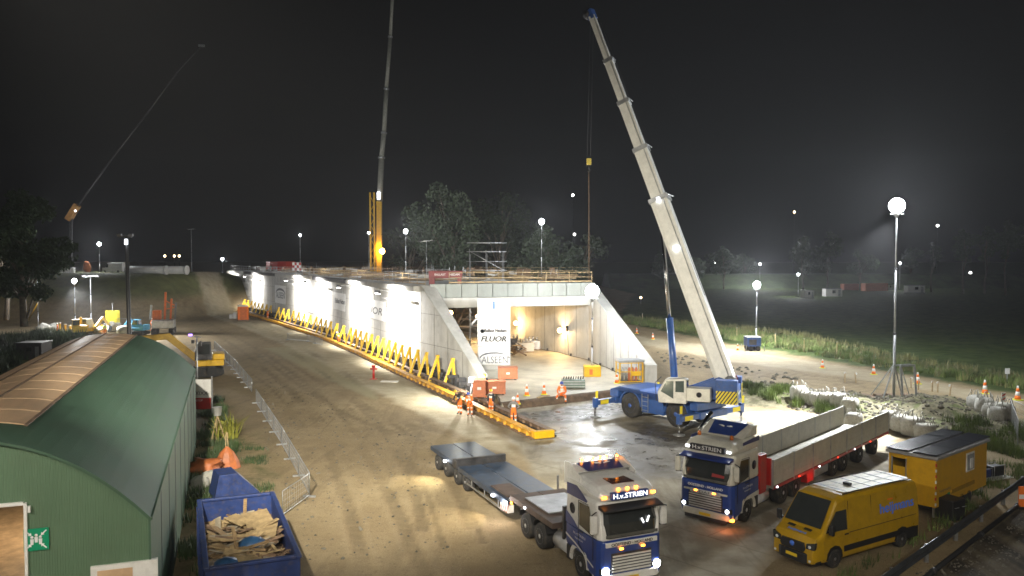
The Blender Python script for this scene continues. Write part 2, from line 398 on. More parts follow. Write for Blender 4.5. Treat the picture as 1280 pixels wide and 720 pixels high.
def ground_mat():
    m = bpy.data.materials.new('site_ground'); m.use_nodes = True; nt = m.node_tree; N = nt.nodes; L = nt.links
    b = N['Principled BSDF']
    def nd(t, **k):
        n = N.new(t)
        for a, v in k.items(): setattr(n, a, v)
        return n
    tc = nd('ShaderNodeTexCoord'); P = tc.outputs['Object']
    def noise(scale, detail=6, rough=.6, vec=P, dist=0):
        n = nd('ShaderNodeTexNoise'); n.inputs['Scale'].default_value = scale; n.inputs['Detail'].default_value = detail; n.inputs['Roughness'].default_value = rough; n.inputs['Distortion'].default_value = dist
        L.new(vec, n.inputs['Vector']); return n.outputs[0]
    def rng(v, a, bb, c=0.0, d=1.0):
        r = nd('ShaderNodeMapRange'); r.inputs[1].default_value = a; r.inputs[2].default_value = bb; r.inputs[3].default_value = c; r.inputs[4].default_value = d
        L.new(v, r.inputs[0]); return r.outputs[0]
    def mix(f, a, c):
        x = nd('ShaderNodeMix'); x.data_type = 'RGBA'
        if isinstance(f, float): x.inputs[0].default_value = f
        else: L.new(f, x.inputs[0])
        for i, v in ((6, a), (7, c)):
            if isinstance(v, tuple): x.inputs[i].default_value = v+(1,)
            else: L.new(v, x.inputs[i])
        return x.outputs[2]
    def mul(a, c, op='MULTIPLY'):
        x = nd('ShaderNodeMath', operation=op)
        for i, v in ((0, a), (1, c)):
            if isinstance(v, (int, float)): x.inputs[i].default_value = v
            else: L.new(v, x.inputs[i])
        return x.outputs[0]
    def stretch(rz, sx, sy):
        mp = nd('ShaderNodeMapping'); mp.inputs['Rotation'].default_value = (0,0,rz); mp.inputs['Scale'].default_value = (sx,sy,1)
        L.new(P, mp.inputs['Vector']); return mp.outputs[0]
    att = {}
    for k in ('wa','wb','wc'):
        a = nd('ShaderNodeVertexColor', layer_name=k); s = nd('ShaderNodeSeparateColor'); L.new(a.outputs[0], s.inputs[0]); att[k] = s.outputs; att[k+'a'] = a.outputs[1]
    big = noise(.12, 5); mid = noise(.9, 7, .65); fine = noise(9, 5, .7)
    tr = noise(1.0, 7, .6, stretch(-.42, .55, .11), .9)      # wheel tracks along the wall
    tr2 = noise(1.0, 6, .6, stretch(.75, .7, .12), 1.0)
    dirt = mix(rng(mid, .3, .7), (.27,.205,.115), (.38,.3,.18))
    dirt = mix(rng(big, .35, .65, 0, .6), dirt, (.2,.145,.08))
    dirt = mix(rng(tr, .5, .7, 0, .28), dirt, (.1,.078,.048))
    dirt = mix(rng(tr2, .56, .64, 0, .25), dirt, (.12,.09,.06))
    dirt = mix(rng(tr, .3, .38, .1, 0), dirt, (.36,.3,.19))
    dirt = mix(rng(fine, .62, .74, 0, .5), dirt, (.4,.34,.24))
    grit = noise(28, 3, .8); clod = noise(3.2, 4, .7)
    dirt = mix(rng(grit, .55, .66, 0, .55), dirt, (.09,.07,.045)); dirt = mix(rng(grit, .42, .34, 0, .6), dirt, (.5,.42,.28)); dirt = mix(rng(clod, .58, .66, 0, .45), dirt, (.11,.085,.05))
    conc = mix(rng(mid, .3, .7), (.33,.3,.23), (.46,.42,.33)); conc = mix(rng(noise(.35, 7), .45, .62, 0, .6), conc, (.16,.13,.085))
    conc = mix(rng(tr2, .5, .62, 0, .5), conc, (.13,.1,.065))
    # joints between the paving slabs
    br = nd('ShaderNodeTexBrick'); br.inputs['Scale'].default_value = 1; br.inputs['Mortar Size'].default_value = .035; br.inputs['Brick Width'].default_value = 6; br.inputs['Row Height'].default_value = 3; br.offset = 0.3
    br.inputs['Color1'].default_value = (1,1,1,1); br.inputs['Color2'].default_value = (.9,.9,.9,1); br.inputs['Mortar'].default_value = (.0,.0,.0,1)
    L.new(stretch(.83, 1, 1), br.inputs['Vector'])
    conc = mix(rng(br.outputs[1], 0, 1, 0, .35), conc, (.09,.075,.05))
    sand = mix(rng(mid, .35, .65), (.4,.34,.23), (.52,.46,.33))
    rub = mix(rng(noise(2.2, 6), .4, .62), (.1,.09,.055), (.22,.2,.13)); rub = mix(rng(noise(.8, 5), .5, .62, 0, .8), rub, (.09,.11,.035))
    gras = mix(rng(noise(.5, 7), .35, .65), (.03,.05,.014), (.075,.1,.03))
    asph = mix(rng(noise(1.0, 7, .6, stretch(-.72, .9, .08)), .4, .65), (.045,.04,.033), (.15,.125,.085))
    c = mix(att['wa'][0], dirt, conc)
    c = mix(att['wc'][2], c, (.33,.29,.18))
    c = mix(att['wc'][1], c, rub)
    c = mix(att['wb'][0], c, gras)
    c = mix(mul(att['wb'][1], rng(mid, .42, .6)), c, (.06,.075,.025))
    c = mix(att['wa'][2], c, sand)
    c = mix(att['wb'][2], c, asph)
    wet = mul(att['wa'][1], 1.0)
    pud = mul(att['wc'][0], rng(noise(.45, 5), .38, .5))
    c = mix(mul(wet, .8), c, (.035,.03,.024))
    c = mix(mul(pud, .55), c, (.09,.08,.06))
    tmk = rng(att['wca'], .52, .95, 0, .36); c = mix(tmk, c, (.07,.052,.033)); c = mix(rng(att['wca'], .47, .3, 0, .18), c, (.42,.34,.22))
    L.new(c, b.inputs['Base Color'])
    r0 = rng(mid, .3, .7, .75, 1)
    wetn = mul(mul(wet, rng(noise(1.1, 5), .35, .6), 'MULTIPLY'), pud, 'MAXIMUM')
    x = nd('ShaderNodeMix'); L.new(wetn, x.inputs[0]); L.new(r0, x.inputs[2]); x.inputs[3].default_value = .26
    L.new(x.outputs[0], b.inputs['Roughness']); L.new(rng(wetn, 0, .6, .12, .5), b.inputs['Specular IOR Level'])
    hgt = mul(mul(mul(fine, .45), mul(grit, .3), 'ADD'), mul(mul(mid, .7), mul(clod, .5), 'ADD'), 'ADD')
    bp = nd('ShaderNodeBump'); bp.inputs['Distance'].default_value = .08; L.new(hgt, bp.inputs['Height'])
    L.new(rng(mul(wetn, att['wa'][0], 'MAXIMUM'), 0, 1, .9, .12), bp.inputs['Strength'])
    L.new(bp.outputs[0], b.inputs['Normal'])
    return m
make_ground()

# world: night sky
W = bpy.data.worlds.new('World'); S.world = W; W.use_nodes = True
nt = W.node_tree; bg = nt.nodes['Background']
sky = nt.nodes.new('ShaderNodeTexSky'); sky.sky_type = 'NISHITA'; sky.sun_disc = False
sky.sun_elevation = math.radians(4); sky.sun_rotation = math.radians(200); sky.air_density = 2; sky.dust_density = 4
hs = nt.nodes.new('ShaderNodeHueSaturation'); hs.inputs['Saturation'].default_value = .12
nt.links.new(sky.outputs[0], hs.inputs['Color']); nt.links.new(hs.outputs[0], bg.inputs[0]); bg.inputs[1].default_value = .0008
# haze
mb = MB(); mb.bb(-420, 420, -60, 620, -1.5, 90)
hz = mb.build('haze', mat('haze_air', (1,1,1))); tag(hz, kind='stuff')
hm = hz.data.materials[0].node_tree; hm.nodes.clear()
o_ = hm.nodes.new('ShaderNodeOutputMaterial'); v_ = hm.nodes.new('ShaderNodeVolumePrincipled')
v_.inputs['Density'].default_value = .00023; v_.inputs['Color'].default_value = (.93,.95,1,1); v_.inputs['Anisotropy'].default_value = .45
hm.links.new(v_.outputs[0], o_.inputs['Volume'])
# camera
cam = bpy.data.cameras.new('camera'); co = bpy.data.objects.new('camera', cam); COL.objects.link(co); S.camera = co
cam.sensor_width = 36; cam.lens = 36*F/1280; cam.clip_end = 8000; cam.clip_start = .1
co.location = (0,0,H); co.rotation_euler = (PI/2-TH, 0, 0)
S.render.engine = 'CYCLES'
S.view_settings.view_transform = 'Standard'; S.view_settings.look = 'None'; S.view_settings.exposure = .22; S.view_settings.gamma = 1
S.cycles.use_denoising = True; S.cycles.max_bounces = 5; S.cycles.diffuse_bounces = 2; S.cycles.glossy_bounces = 2
S.cycles.volume_bounces = 0; S.cycles.transparent_max_bounces = 4; S.cycles.caustics_reflective = False; S.cycles.caustics_refractive = False
S.cycles.sample_clamp_indirect = 4; S.cycles.sample_clamp_direct = 30; S.cycles.use_light_tree = True
S.cycles.filter_width = 1.6
# ============================================================ underpass
Wp = [G(598,486), G(527,465), G(438,428), G(395,411), G(348,397), G(309,386), G(287,380.5)]
Wtip = G(274,377.5)
HT = 8.5
def nrm(a, b):
    d = (b-a); d.z = 0; d.normalize(); return Vector((d.y, -d.x, 0))   # to the right when walking a->b
th_ = 1.4
ins = []          # inner offset points
for i, p in enumerate(Wp):
    n = nrm(Wp[max(i-1,0)], Wp[min(i+1,len(Wp)-1)]); ins.append(p+n*th_)
R1 = G(735,449,.45); R1.z = 0
R0 = G(806,484); 
Rr = [R0, R1]+[R1+(Wp[i]-Wp[1])*1.0 for i in range(2, len(Wp))]
up = thing('concrete_underpass', Wp[0]*0, 0, 'long concrete underpass with sloping wing walls and an open square portal', 'underpass')
conc = mat('underpass_concrete', (.46,.45,.42), .7, var=.14, scale=.5, bump=.12, bscale=10, dirt=.2, stretch=(1.5,1.5,.35))
cpan = mat('parapet_concrete', (.27,.285,.26), .7, var=.1, scale=.7, stretch=(1,1,.4), dirt=.1)
def block(a, b, ai, bi, za0, za1, zb1, name, m=conc, z0=0, gap=.03):
    "wall piece between outer a-b and inner ai-bi, top heights za1 at a and zb1 at b"
    d = (b-a).normalized()*gap
    a, ai, b, bi = a+d, ai+d, b-d, bi-d
    mb = MB(); L_ = [(a,z0),(b,z0),(bi,z0),(ai,z0),(a,za1),(b,zb1),(bi,zb1),(ai,za1)]
    mb.add([(p.x,p.y,z) for p,z in L_], [(0,1,2,3),(7,6,5,4),(0,4,5,1),(1,5,6,2),(2,6,7,3),(3,7,4,0)])
    return mb.build(name, m, up, bevel=.04)
block(Wp[0], Wp[1], ins[0]-(ins[0]-Wp[0])*.35, ins[1], 0, 1.15, HT, 'wing_wall')
for i in range(1, len(Wp)-1): block(Wp[i], Wp[i+1], ins[i], ins[i+1], 0, HT, HT, 'side_wall')
n = nrm(Wp[-1], Wtip); block(Wp[-1], Wtip, ins[-1], Wtip+n*th_, 0, HT, 1.0, 'wing_wall')
for i in range(1, len(Rr)-1):
    n = nrm(Rr[i], Rr[i+1]); block(Rr[i]+n*.9, Rr[i+1]+n*.9, Rr[i], Rr[i+1], 0, HT, HT, 'side_wall')
n = nrm(R0, R1); block(R0+n*1.15, R1+n*1.15, R0, R1, 0, 1.9, HT-.5, 'wing_wall')
for i in range(1, len(Wp)-1):
    a, b, c, d = ins[i], ins[i+1], Rr[i+1], Rr[i]; mb = MB()
    mb.add([(a.x,a.y,6.75),(b.x,b.y,6.75),(c.x,c.y,6.75),(d.x,d.y,6.75),(a.x,a.y,HT-.15),(b.x,b.y,HT-.15),(c.x,c.y,HT-.15),(d.x,d.y,HT-.15)],
           [(0,1,2,3),(7,6,5,4),(0,4,5,1),(1,5,6,2),(2,6,7,3),(3,7,4,0)])
    mb.build('deck_slab', M['conc'], up)
# portal beam and its parapet panels
pa, pb = ins[1]-Vector((.6,0,0)), R1+Vector((.5,0,0))
dv = (pb-pa).normalized(); fr = Vector((dv.y,-dv.x,0))
def along(t, o=0, z=0): return pa+dv*t+fr*o+Vector((0,0,z))
LB = (pb-pa).length
MB().bar(along(0,.1,6.75), along(LB,.1,6.75), .9, 1.0).build('portal_beam', conc, up, bevel=.05)
k = 11; w_ = LB/k
for j in range(k):
    MB().bar(along(j*w_+.03,.35,7.95), along((j+1)*w_-.03,.35,7.95), .3, 1.35).build('parapet_panel', cpan, up, bevel=.02)

# cornices above the wall, each bay its own
for i in range(1, len(Wp)-1):
    n = -nrm(Wp[i], Wp[i+1]); a, b = Wp[i], Wp[i+1]; d = (b-a).normalized()
    mb = MB(); L_ = (b-a).length
    mb.bar(a+d*.4+n*.35+Vector((0,0,HT-.35)), b-d*.4+n*.35+Vector((0,0,HT-.35)), .66, .55)
    mb.build('cornice', [M['dsteel'], conc][i % 2], up, bevel=.05)
    if i < 5:
        mb = MB(); s0, s1 = L_*.5, L_*.93       # drip ledge seen below the floodlights
        if i == 1: s0, s1 = L_*.06, L_*.42
        mb.bar(a+d*s0+n*.25+Vector((0,0,HT-1.75)), a+d*s1+n*.25+Vector((0,0,HT-1.75)), .46, .22); mb.build('ledge', conc, up, bevel=.03)
# vertical shutter joints as thin grooves strips (dark sealant)
mb = MB()
for i in range(0, len(Wp)-1):
    a, b = Wp[i], Wp[i+1]; L_ = (b-a).length; d = (b-a)/L_; n = -nrm(a, b); k = max(3, int(L_/2.4))
    for j in range(1, k):
        t = j/k; p = a+d*L_*t+n*.004; h = HT if i else 1.15+(HT-1.15)*t
        mb.box((p.x,p.y,h/2-.05), (.035,.02,h-.15), rz=math.atan2(d.y,d.x))
    for z in (2.9, 5.8):
        t0 = 0 if i else (z-1.15)/(HT-1.15)+.02
        mb.bar(a+d*L_*t0+n*.004+Vector((0,0,z)), b+n*.004+Vector((0,0,z)), .02, .03)
a, b = R0, R1; L_ = (b-a).length; d = (b-a)/L_; n = -nrm(a, b)
for j in range(1, 8):
    t = j/8; p = a+d*L_*t+n*.006; h = 1.9+(HT-2.4)*t; mb.box((p.x,p.y,h/2-.05), (.04,.02,h-.15), rz=math.atan2(d.y,d.x))
a, b = Rr[1], Rr[2]; L_ = (b-a).length; d = (b-a)/L_; n = -nrm(a, b)
for j in range(1, 12):
    t = j/12; p = a+d*L_*t+n*.006; mb.box((p.x,p.y,3.4), (.03,.02,6.6), rz=math.atan2(d.y,d.x))
mb.build('wall_joints', mat('joint', (.12,.115,.1), .9), up)
# floor slab (raised) with its rough soil edge
fl = [G(628,531), G(628,503,.45), G(816,480,.45), R0, R1]
A_ = G(627,512); B_ = G(812,490)
slab = [A_, B_, R0+Vector((0,-.5,0)), R1]+Rr[2:]+[ins[i] for i in range(len(Wp)-1, 0, -1)]+[ins[0]]
mb = MB(); mb.prism([(p.x,p.y) for p in slab], -.3, .45, 'z')
o = mb.build('concrete_floor', mat('floor_slab', (.46,.42,.33), .55, var=.22, scale=.35, bump=.15, bscale=8, dirt=.25)); tag(o, kind='structure')
bm = MB(); L_ = (B_-A_).length; d = (B_-A_)/L_; nn = Vector((d.y,-d.x,0)); k = 60; secs = []
for j in range(k+1):
    p = A_+d*(L_*j/k); r = [random.uniform(-.07,.07) for _ in range(4)]
    secs.append([p+nn*-.3+Vector((0,0,.5)), p+nn*(.12+r[0])+Vector((0,0,.5+r[1]*.4)), p+nn*(.3+r[2])+Vector((0,0,.3+r[3])), p+nn*(.5+r[1])+Vector((0,0,-.02))])
bm.loft(secs, closed=False, cap=False, smooth=True); o = bm.build('earth_edge', M['soil']); tag(o, kind='structure')

# ------------------------------------------------ lettering banners on the outer wall
def wallpt(px, py, i, off=.05):
    a, b = Wp[i], Wp[i+1]; n = -nrm(a, b); r = ray(px, py); O = Vector((0,0,H))
    t = (a+n*off-O).dot(n)/r.dot(n); return O+r*t
def banner(x0, x1, y0, y1, i, label, items, m):
    p00, p10 = wallpt(x0, y1, i), wallpt(x1, y1+(x1-x0)*.35, i)
    a, b = Wp[i], Wp[i+1]; d = (a-b).normalized(); n = -nrm(a, b); up3 = Vector((0,0,1))
    w = (p10-p00).dot(d); h = wallpt(x0, y0, i).z-p00.z
    t = thing('banner', p00, math.atan2(d.y, d.x), label, 'banner', 'banners hanging on the underpass wall')
    MB().bb(0, w, -.02, 0, 0, h).build('sheet', m, t)
    for (s, fx, fz, fw, fh, mt, sh) in items:
        text(t, 'lettering', s, (fx*w, -.025, fz*h), (1,0,0), (0,0,1), fh*h, mt, width=fw*w, shear=sh, bold=.03)
    return t, w, h
wm = mat('banner_white', (.75,.75,.74), .5, var=.05)
banner(446, 482, 371, 393, 1, 'white banner lettered FLUOR, nearest the portal on the wall', [('FLUOR', .2, .28, .7, .36, M['tk'], .2)], wm)
banner(417, 432, 365, 386, 2, 'white banner with a small round logo and two words, right of the middle bay', [('Ballast Nedam', .22, .4, .74, .26, M['tk'], 0), ('I', .14, .38, .03, .3, M['tk'], 0)], wm)
banner(377, 394, 362, 388, 3, 'white banner with two short lines of small grey letters in the middle bay', [('ALSEEN', .15, .5, .7, .12, M['tg'], 0), ('underpass', .3, .3, .4, .08, M['tg'], 0)], wm)
t, w, h = banner(344, 358, 356, 378, 4, 'white banner with a grey arc above its letters, left of the middle bay', [('ALSEEN', .12, .3, .76, .32, M['tg'], 0)], wm)
def arc(parent, w, h, y, m, thick=.05):
    mb = MB(); k = 20
    P = [(w*.5-w*.42*math.cos(PI*j/k), y, h*.55+h*.3*math.sin(PI*j/k)) for j in range(k+1)]
    Q = [(w*.5-w*.4*math.cos(PI*j/k), y, h*.53+h*.2*math.sin(PI*j/k)) for j in range(k+1)]
    mb.add(P+Q, [(j,j+1,k+2+j,k+1+j) for j in range(k)]); mb.build('emblem', m, parent)
arc(t, w, h, -.03, M['tg'])
banner(300, 312, 352, 368, 5, 'small pale banner on the farthest bay of the wall', [('ALSEEN', .2, .4, .6, .2, M['tg'], 0)], wm)

# ------------------------------------------------ wall floodlights
def floodlight(p, outdir, label, power, rz):
    t = thing('wall_floodlight', p, rz, label, 'floodlight', 'floodlights along the top of the underpass wall')
    MB().bar((0,0,0), (0,2.5,.25), .08).bar((0,0,-.8), (0,1.6,.2), .05).build('bracket', M['steel'], t)
    h = MB().box((0,2.6,.1), (1.6,.2,.35)).build('housing', M['dsteel'], t, bevel=.02)
    MB().box((0,2.6,-.1), (1.5,.18,.03)).build('lens', M['led'], h)
    lamp('SPOT', 'light', (0,2.5,-.45), power*1.0, aim=(0,-2.4,-3.2), cone=165, blend=.9, radius=.12, parent=t)
for (px, i, lab, pw) in ((502,1,'floodlight on the bay nearest the portal, above blank white concrete',26000),(449,1,'floodlight just left of the FLUOR banner on the wall',22500),
                     (403,2,'floodlight at the right end of the middle bay ledge',22500),(377,3,'floodlight at the left end of the middle bay ledge',22500),(322,4,'floodlight on the far bay above the orange toilet cabin',22500),(293,5,'floodlight at the far end of the underpass wall',22500)):
    a, b = Wp[i], Wp[i+1]; n = -nrm(a, b); r = ray(px, 380); t = (a.x*n.x+a.y*n.y)/(r.x*n.x+r.y*n.y)
    p = Vector((r.x*t, r.y*t, HT-.9)); floodlight(p, n, lab, pw, heading(n))

# ------------------------------------------------ transport rails and A-frames
rp = [G(667,549), G(565,499), G(500,469), G(445,442.5), G(400,423), G(323,397.5), G(273,384), G(243,375.5)]
def offs(pts, o):
    r = []
    for i, p in enumerate(pts): r.append(p+nrm(pts[max(i-1,0)], pts[min(i+1,len(pts)-1)])*o)
    return r
def rail(pts, name, lab, w, h, mats):
    t = thing(name, pts[0], 0, lab, 'skid rail'); o = pts[0]
    for q, (dx, ww, z0, z1, m) in enumerate(((0,w,0,.12,1),(0,w*.35,.12,h-.08,0),(0,w,h-.08,h,0))):
        mb = MB(); P = offs(pts, dx)
        for j in range(len(P)-1):
            a, b = P[j]-o, P[j+1]-o
            L_ = (b-a).length; d = (b-a)/L_; k = max(1, int(L_/6)) if q == 2 else 1
            for s in range(k):
                p, e = a+d*(L_*s/k+.02), a+d*(L_*(s+1)/k-.02)
                mb.bar(p+Vector((0,0,(z0+z1)/2)), e+Vector((0,0,(z0+z1)/2)), ww, z1-z0, m=0)
        mb.build(('bottom_flange','web','top_flange')[q], mats[m], t, bevel=.01)
    mb = MB()
    for j in range(len(pts)-1):
        a, b = pts[j]-o, pts[j+1]-o; L_ = (b-a).length; d = (b-a)/L_; k = int(L_/1.2)
        nn = nrm(a, b)
        for s in range(k):
            p = a+d*(s+.5)*1.2
            for sd in (-1, 1): mb.bar(p+nn*sd*w*.28+Vector((0,0,.12)), p+nn*sd*w*.28+Vector((0,0,h-.08)), .03, w*.42)
    tag(mb.build('stiffener', mats[0], t), kind='stuff')
    return t
ry = mat('rail_yellow', (.72,.36,.02), .5, var=.25, scale=1.2, dirt=.35)
rail(offs(rp, .0), 'skid_rail', 'yellow steel skid rail on the ground, outer one with its yellow end nearest the trucks', .5, .5, [ry, M['wood3']])
rail(offs(rp, 1.35), 'skid_rail', 'rust brown inner skid rail between the yellow rail and the A-frames', .45, .42, [M['wood3'], M['dsteel']])
e = MB().bar(offs(rp,.0)[0]+Vector((0,-.1,.28)), offs(rp,1.35)[0]+Vector((0,-.1,.28)), .35, .45).build('rail_end_beam', M['yellow'], bevel=.03)
tag(e, 'bright yellow cross beam joining the near ends of the two rails', 'end beam')
# bogies between the rails
def at_len(pts, s):
    for j in range(len(pts)-1):
        L_ = (pts[j+1]-pts[j]).length
        if s <= L_: return pts[j]+(pts[j+1]-pts[j])*(s/L_), (pts[j+1]-pts[j]).normalized()
        s -= L_
    return None, None
def make_frame():
    t = thing('a_frame', (0,0,0), 0, '', 'A-frame')
    # local x along the wall, y outward from the wall
    MB().bar((.12,.95,0), (0,.12,2.3), .2, .22).build('leg', M['prop'], t, bevel=.015)
    MB().bar((-.45,.1,0), (0,.12,2.3), .2, .22).build('leg', M['prop'], t, bevel=.015)
    MB().bar((.12,.95,.1), (-.45,.1,.1), .22, .18).build('foot_beam', M['prop'], t, bevel=.015)
    MB().box((0,.1,2.3), (.34,.26,.26)).build('head_plate', M['prop'], t, bevel=.02)
    return t
def make_bogie():
    t = thing('hydraulic_bogie', (0,0,0), 0, '', 'bogie')
    b = MB(); b.bb(-.6,.6,-.35,.35,.42,.75); b.bb(-.2,.25,-.5,.45,.7,1.0); b.build('body', M['dsteel'], t, bevel=.03)
    b = MB(); 
    for x in (-.4,.4): b.lathe([(.17,-.4),(.17,.4)], (x,0,.3), 'y', 12)
    b.build('roller', M['dark'], t)
    MB().tube([(.3,.1,.75),(.45,.2,1.0),(.7,.1,.9),(.8,0,.6)], .03, 6).build('hose', M['black'], t)
    return t
fr0 = make_frame(); bg0 = make_bogie(); used = [False, False]
wl = [G(577,485)]+[G(540,475.5), G(501.7,460), G(475,448), G(438,433), G(417,425), G(395,415), G(348,400.5), G(309,389), G(278,381)]
groups = ((565,438,15,'yellow steel A-frame prop in the near group, from the portal back to the FLUOR banner','A-frame props in the near group'),
          (429,348,13,'yellow steel A-frame prop in the middle group below the middle bay','A-frame props in the middle group'),
          (338,277,15,'yellow steel A-frame prop in the far group beyond the orange toilet cabin','A-frame props in the far group'))
def wall_base(px):
    for j in range(len(wl)-1):
        qa, qb = wl[j], wl[j+1]
        ca = (qa.x/qa.y*F+CX); cb = (qb.x/qb.y*F+CX)
        if cb <= px <= ca or j == len(wl)-2 or (j == 0 and px > ca):
            k_ = (px-CX)/F; t = (k_*qa.y-qa.x)/((qb.x-qa.x)-k_*(qb.y-qa.y)); return qa+(qb-qa)*t, (qb-qa).normalized()
for x0, x1, n_, lab, grp in groups:
    pa_, _ = wall_base(x0); pb_, _ = wall_base(x1); Ya, Yb = pa_.y, pb_.y
    for j in range(n_):
        Y = Ya+(Yb-Ya)*j/(n_-1)
        # find pixel with this depth
        lo, hi = x1-5, x0+5
        for _ in range(30):
            mdl = (lo+hi)/2; q, d = wall_base(mdl)
            if q.y > Y: lo = mdl
            else: hi = mdl
        rz = math.atan2(-d.y, -d.x)
        # local y must point away from the wall
        out = -nrm(q, q+d)
        o = fr0 if not used[0] else copy_tree(fr0)
        used[0] = True; o.location = q-out*.15; o.rotation_euler = (0,0,heading(out)); tag(o, lab, 'A-frame', grp)
        jit = random.uniform(-.12,.12); o.rotation_euler.z += jit
ends = offs(rp, 2.3); tot = sum((ends[i+1]-ends[i]).length for i in range(len(ends)-1)); s = 17
kk = 0
while s < tot-8:
    p, d = at_len(ends, s)
    o = bg0 if not used[1] else copy_tree(bg0); used[1] = True
    o.location = p; o.rotation_euler = (0,0,math.atan2(d.y,d.x)+random.uniform(-.06,.06)); tag(o, 'dark hydraulic roller bogie beside the inner rail at the foot of the A-frames', 'bogie', 'roller bogies below the A-frames')
    s += random.choice([1.9,2.1,2.6])

# ------------------------------------------------ deck furniture
def deckpt(px, py, dz=0): return G(px, py, HT-.15+dz)
def guard(a, b, lab, m, z):
    t = thing('guard_rail', a, 0, lab, 'guard rail'); L_ = (b-a).length; d = (b-a)/L_; k = max(2, int(L_/2.5))
    for j in range(k+1): MB().bar(d*L_*j/k, d*L_*j/k+Vector((0,0,1.15)), .05).build('post', m, t)
    for zz in (.15,.6,1.1): MB().bar(Vector((0,0,zz)), d*L_+Vector((0,0,zz)), .035, .12 if zz < .2 else .05).build('rail', m, t)
    return t
labs = ['guard rail on the deck edge above the bay nearest the portal','guard rail on the deck edge above the Ballast banner','guard rail on the deck edge above the middle bay','guard rail on the deck edge above the arc banner','guard rail on the deck edge above the farthest bay']
for i in range(1, len(Wp)-1):
    n = nrm(Wp[i], Wp[i+1])*.4; guard(Wp[i]+n+Vector((0,0,HT)), Wp[i+1]+n+Vector((0,0,HT)), labs[i-1], M['wood2'] if i < 3 else M['steel'], HT)
guard(along(2,.35,HT+.13), along(LB-.3,.35,HT+.13), 'timber guard rail on top of the portal parapet', M['wood2'], HT)
# hazy stacks of formwork timber, mats and formers on the deck
mid = [(ins[i]+Rr[i])/2 for i in range(1, len(Wp))]
tim = [(487,347,7,1.6,.5,.3,'flat stack of pale timber beams on the deck beside the nearest guard rail'),(455,343,8,1.5,.5,.9,'dark stack of formwork boards on the deck behind the second guard rail'),
       (520,349,6,1.5,.35,.2,'low stack of brown boards on the deck near the dark red gantry'),(430,339,9,2,.6,.6,'long pile of weathered planks in the middle of the deck'),
       (405,341,6,2,.7,1.2,'pile of grey boards on the deck above the middle bay'),(378,338,8,2,.8,.4,'far pile of boards beside the thin white mast'),
       (640,344,6,1.4,.4,.1,'stack of boards on the deck just right of the scaffold tower'),(700,344,5,1.2,.4,.2,'short stack of boards at the right end of the deck')]
for (px, py, l_, w_, h_, a_, lab) in tim:
    p = deckpt(px, py+2); t = thing('timber_stack', p, a_, lab, 'timber stack')
    for q in range(3):
        mb = MB()
        for y in range(int(w_/.22)): mb.bb(-l_/2+random.uniform(-.5,.5), l_/2+random.uniform(-.5,.5), -w_/2+y*.22+.01, -w_/2+y*.22+.2, h_*q/3+.02, h_*(q+1)/3-.03)
        mb.build('timber_layer', [M['wood2'],M['wood3'],M['wood']][(q+int(px)) % 3], t)
# rows of railings and tube uprights across the deck
for i, (x0, y0, x1, y1, lab) in enumerate(((545,351,720,349,'rail row set back behind the portal parapet'),(480,351,560,346,'rail row crossing the deck left of the gantry'),(430,347,520,342,'rail row crossing the middle of the deck'),(380,344,470,340,'rail row above the two word banner'),(330,341,420,338,'rail row in front of the red containers'),(440,341,600,340,'long far rail row below the yellow rig'),(600,342,735,342,'far rail row behind the scaffold tower'))):
    guard(G(x0,y0,HT), G(x1,y1,HT), lab, [M['wood2'],M['steel'],M['wood3']][i % 3], HT)
rnd = random.Random(5)
for k in range(46):
    px = rnd.uniform(315, 725); yy = 352-(725-px)*.028-rnd.uniform(0,9); p = G(px, max(338.5,yy), HT-.15); kind = k % 4; l_ = rnd.uniform(1.5,4.5)
    if kind == 0:
        t = thing('formwork_panel', p, rnd.uniform(0,3), 'formwork panel leaning among the clutter on the deck', 'formwork', 'formwork panels on the deck'); MB().box((0,0,.7),(l_*.6,.08,1.3),R=Matrix.Rotation(rnd.uniform(-.4,.4),3,'X')).build('board', M['wood3'], t); MB().bar((0,.6,0),(0,.1,1.2),.07).build('prop', M['steel'], t)
    elif kind == 1:
        t = thing('reinforcement_bundle', p, rnd.uniform(0,3), 'bundle of steel bars among the clutter on the deck', 'steel bars', 'bundles of bars on the deck')
        for q in range(6): MB().tube([(-l_/2,q*.07,.2+.05*(q%2)),(l_/2,q*.07,.25)], .035, 5).build('bar', M['wood3'], t)
    elif kind == 2:
        t = thing('trestle', p, rnd.uniform(0,3), 'short upright steel trestle among the clutter on the deck', 'trestle', 'trestles on the deck')
        for x in (0,1.2): MB().tube([(x,0,0),(x,0,rnd.uniform(1.2,2.1))], .04, 6).build('standard', M['steel'], t)
        MB().tube([(-.2,0,1.0),(1.4,0,1.05)], .035, 5).build('ledger', M['steel'], t)
    else:
        t = thing('tool_crate', p, rnd.uniform(0,3), 'pale crate among the clutter on the deck', 'crate', 'crates on the deck'); MB().bb(-.6,.6,-.4,.4,.1,.8).build('body', M['white'] if k % 3 == 0 else M['conc2'], t, bevel=.03); MB().bb(-.65,.65,-.45,.45,.8,.86).build('lid', M['steel'], t); MB().bb(-.5,.5,-.3,.3,0,.1).build('skid', M['wood3'], t)
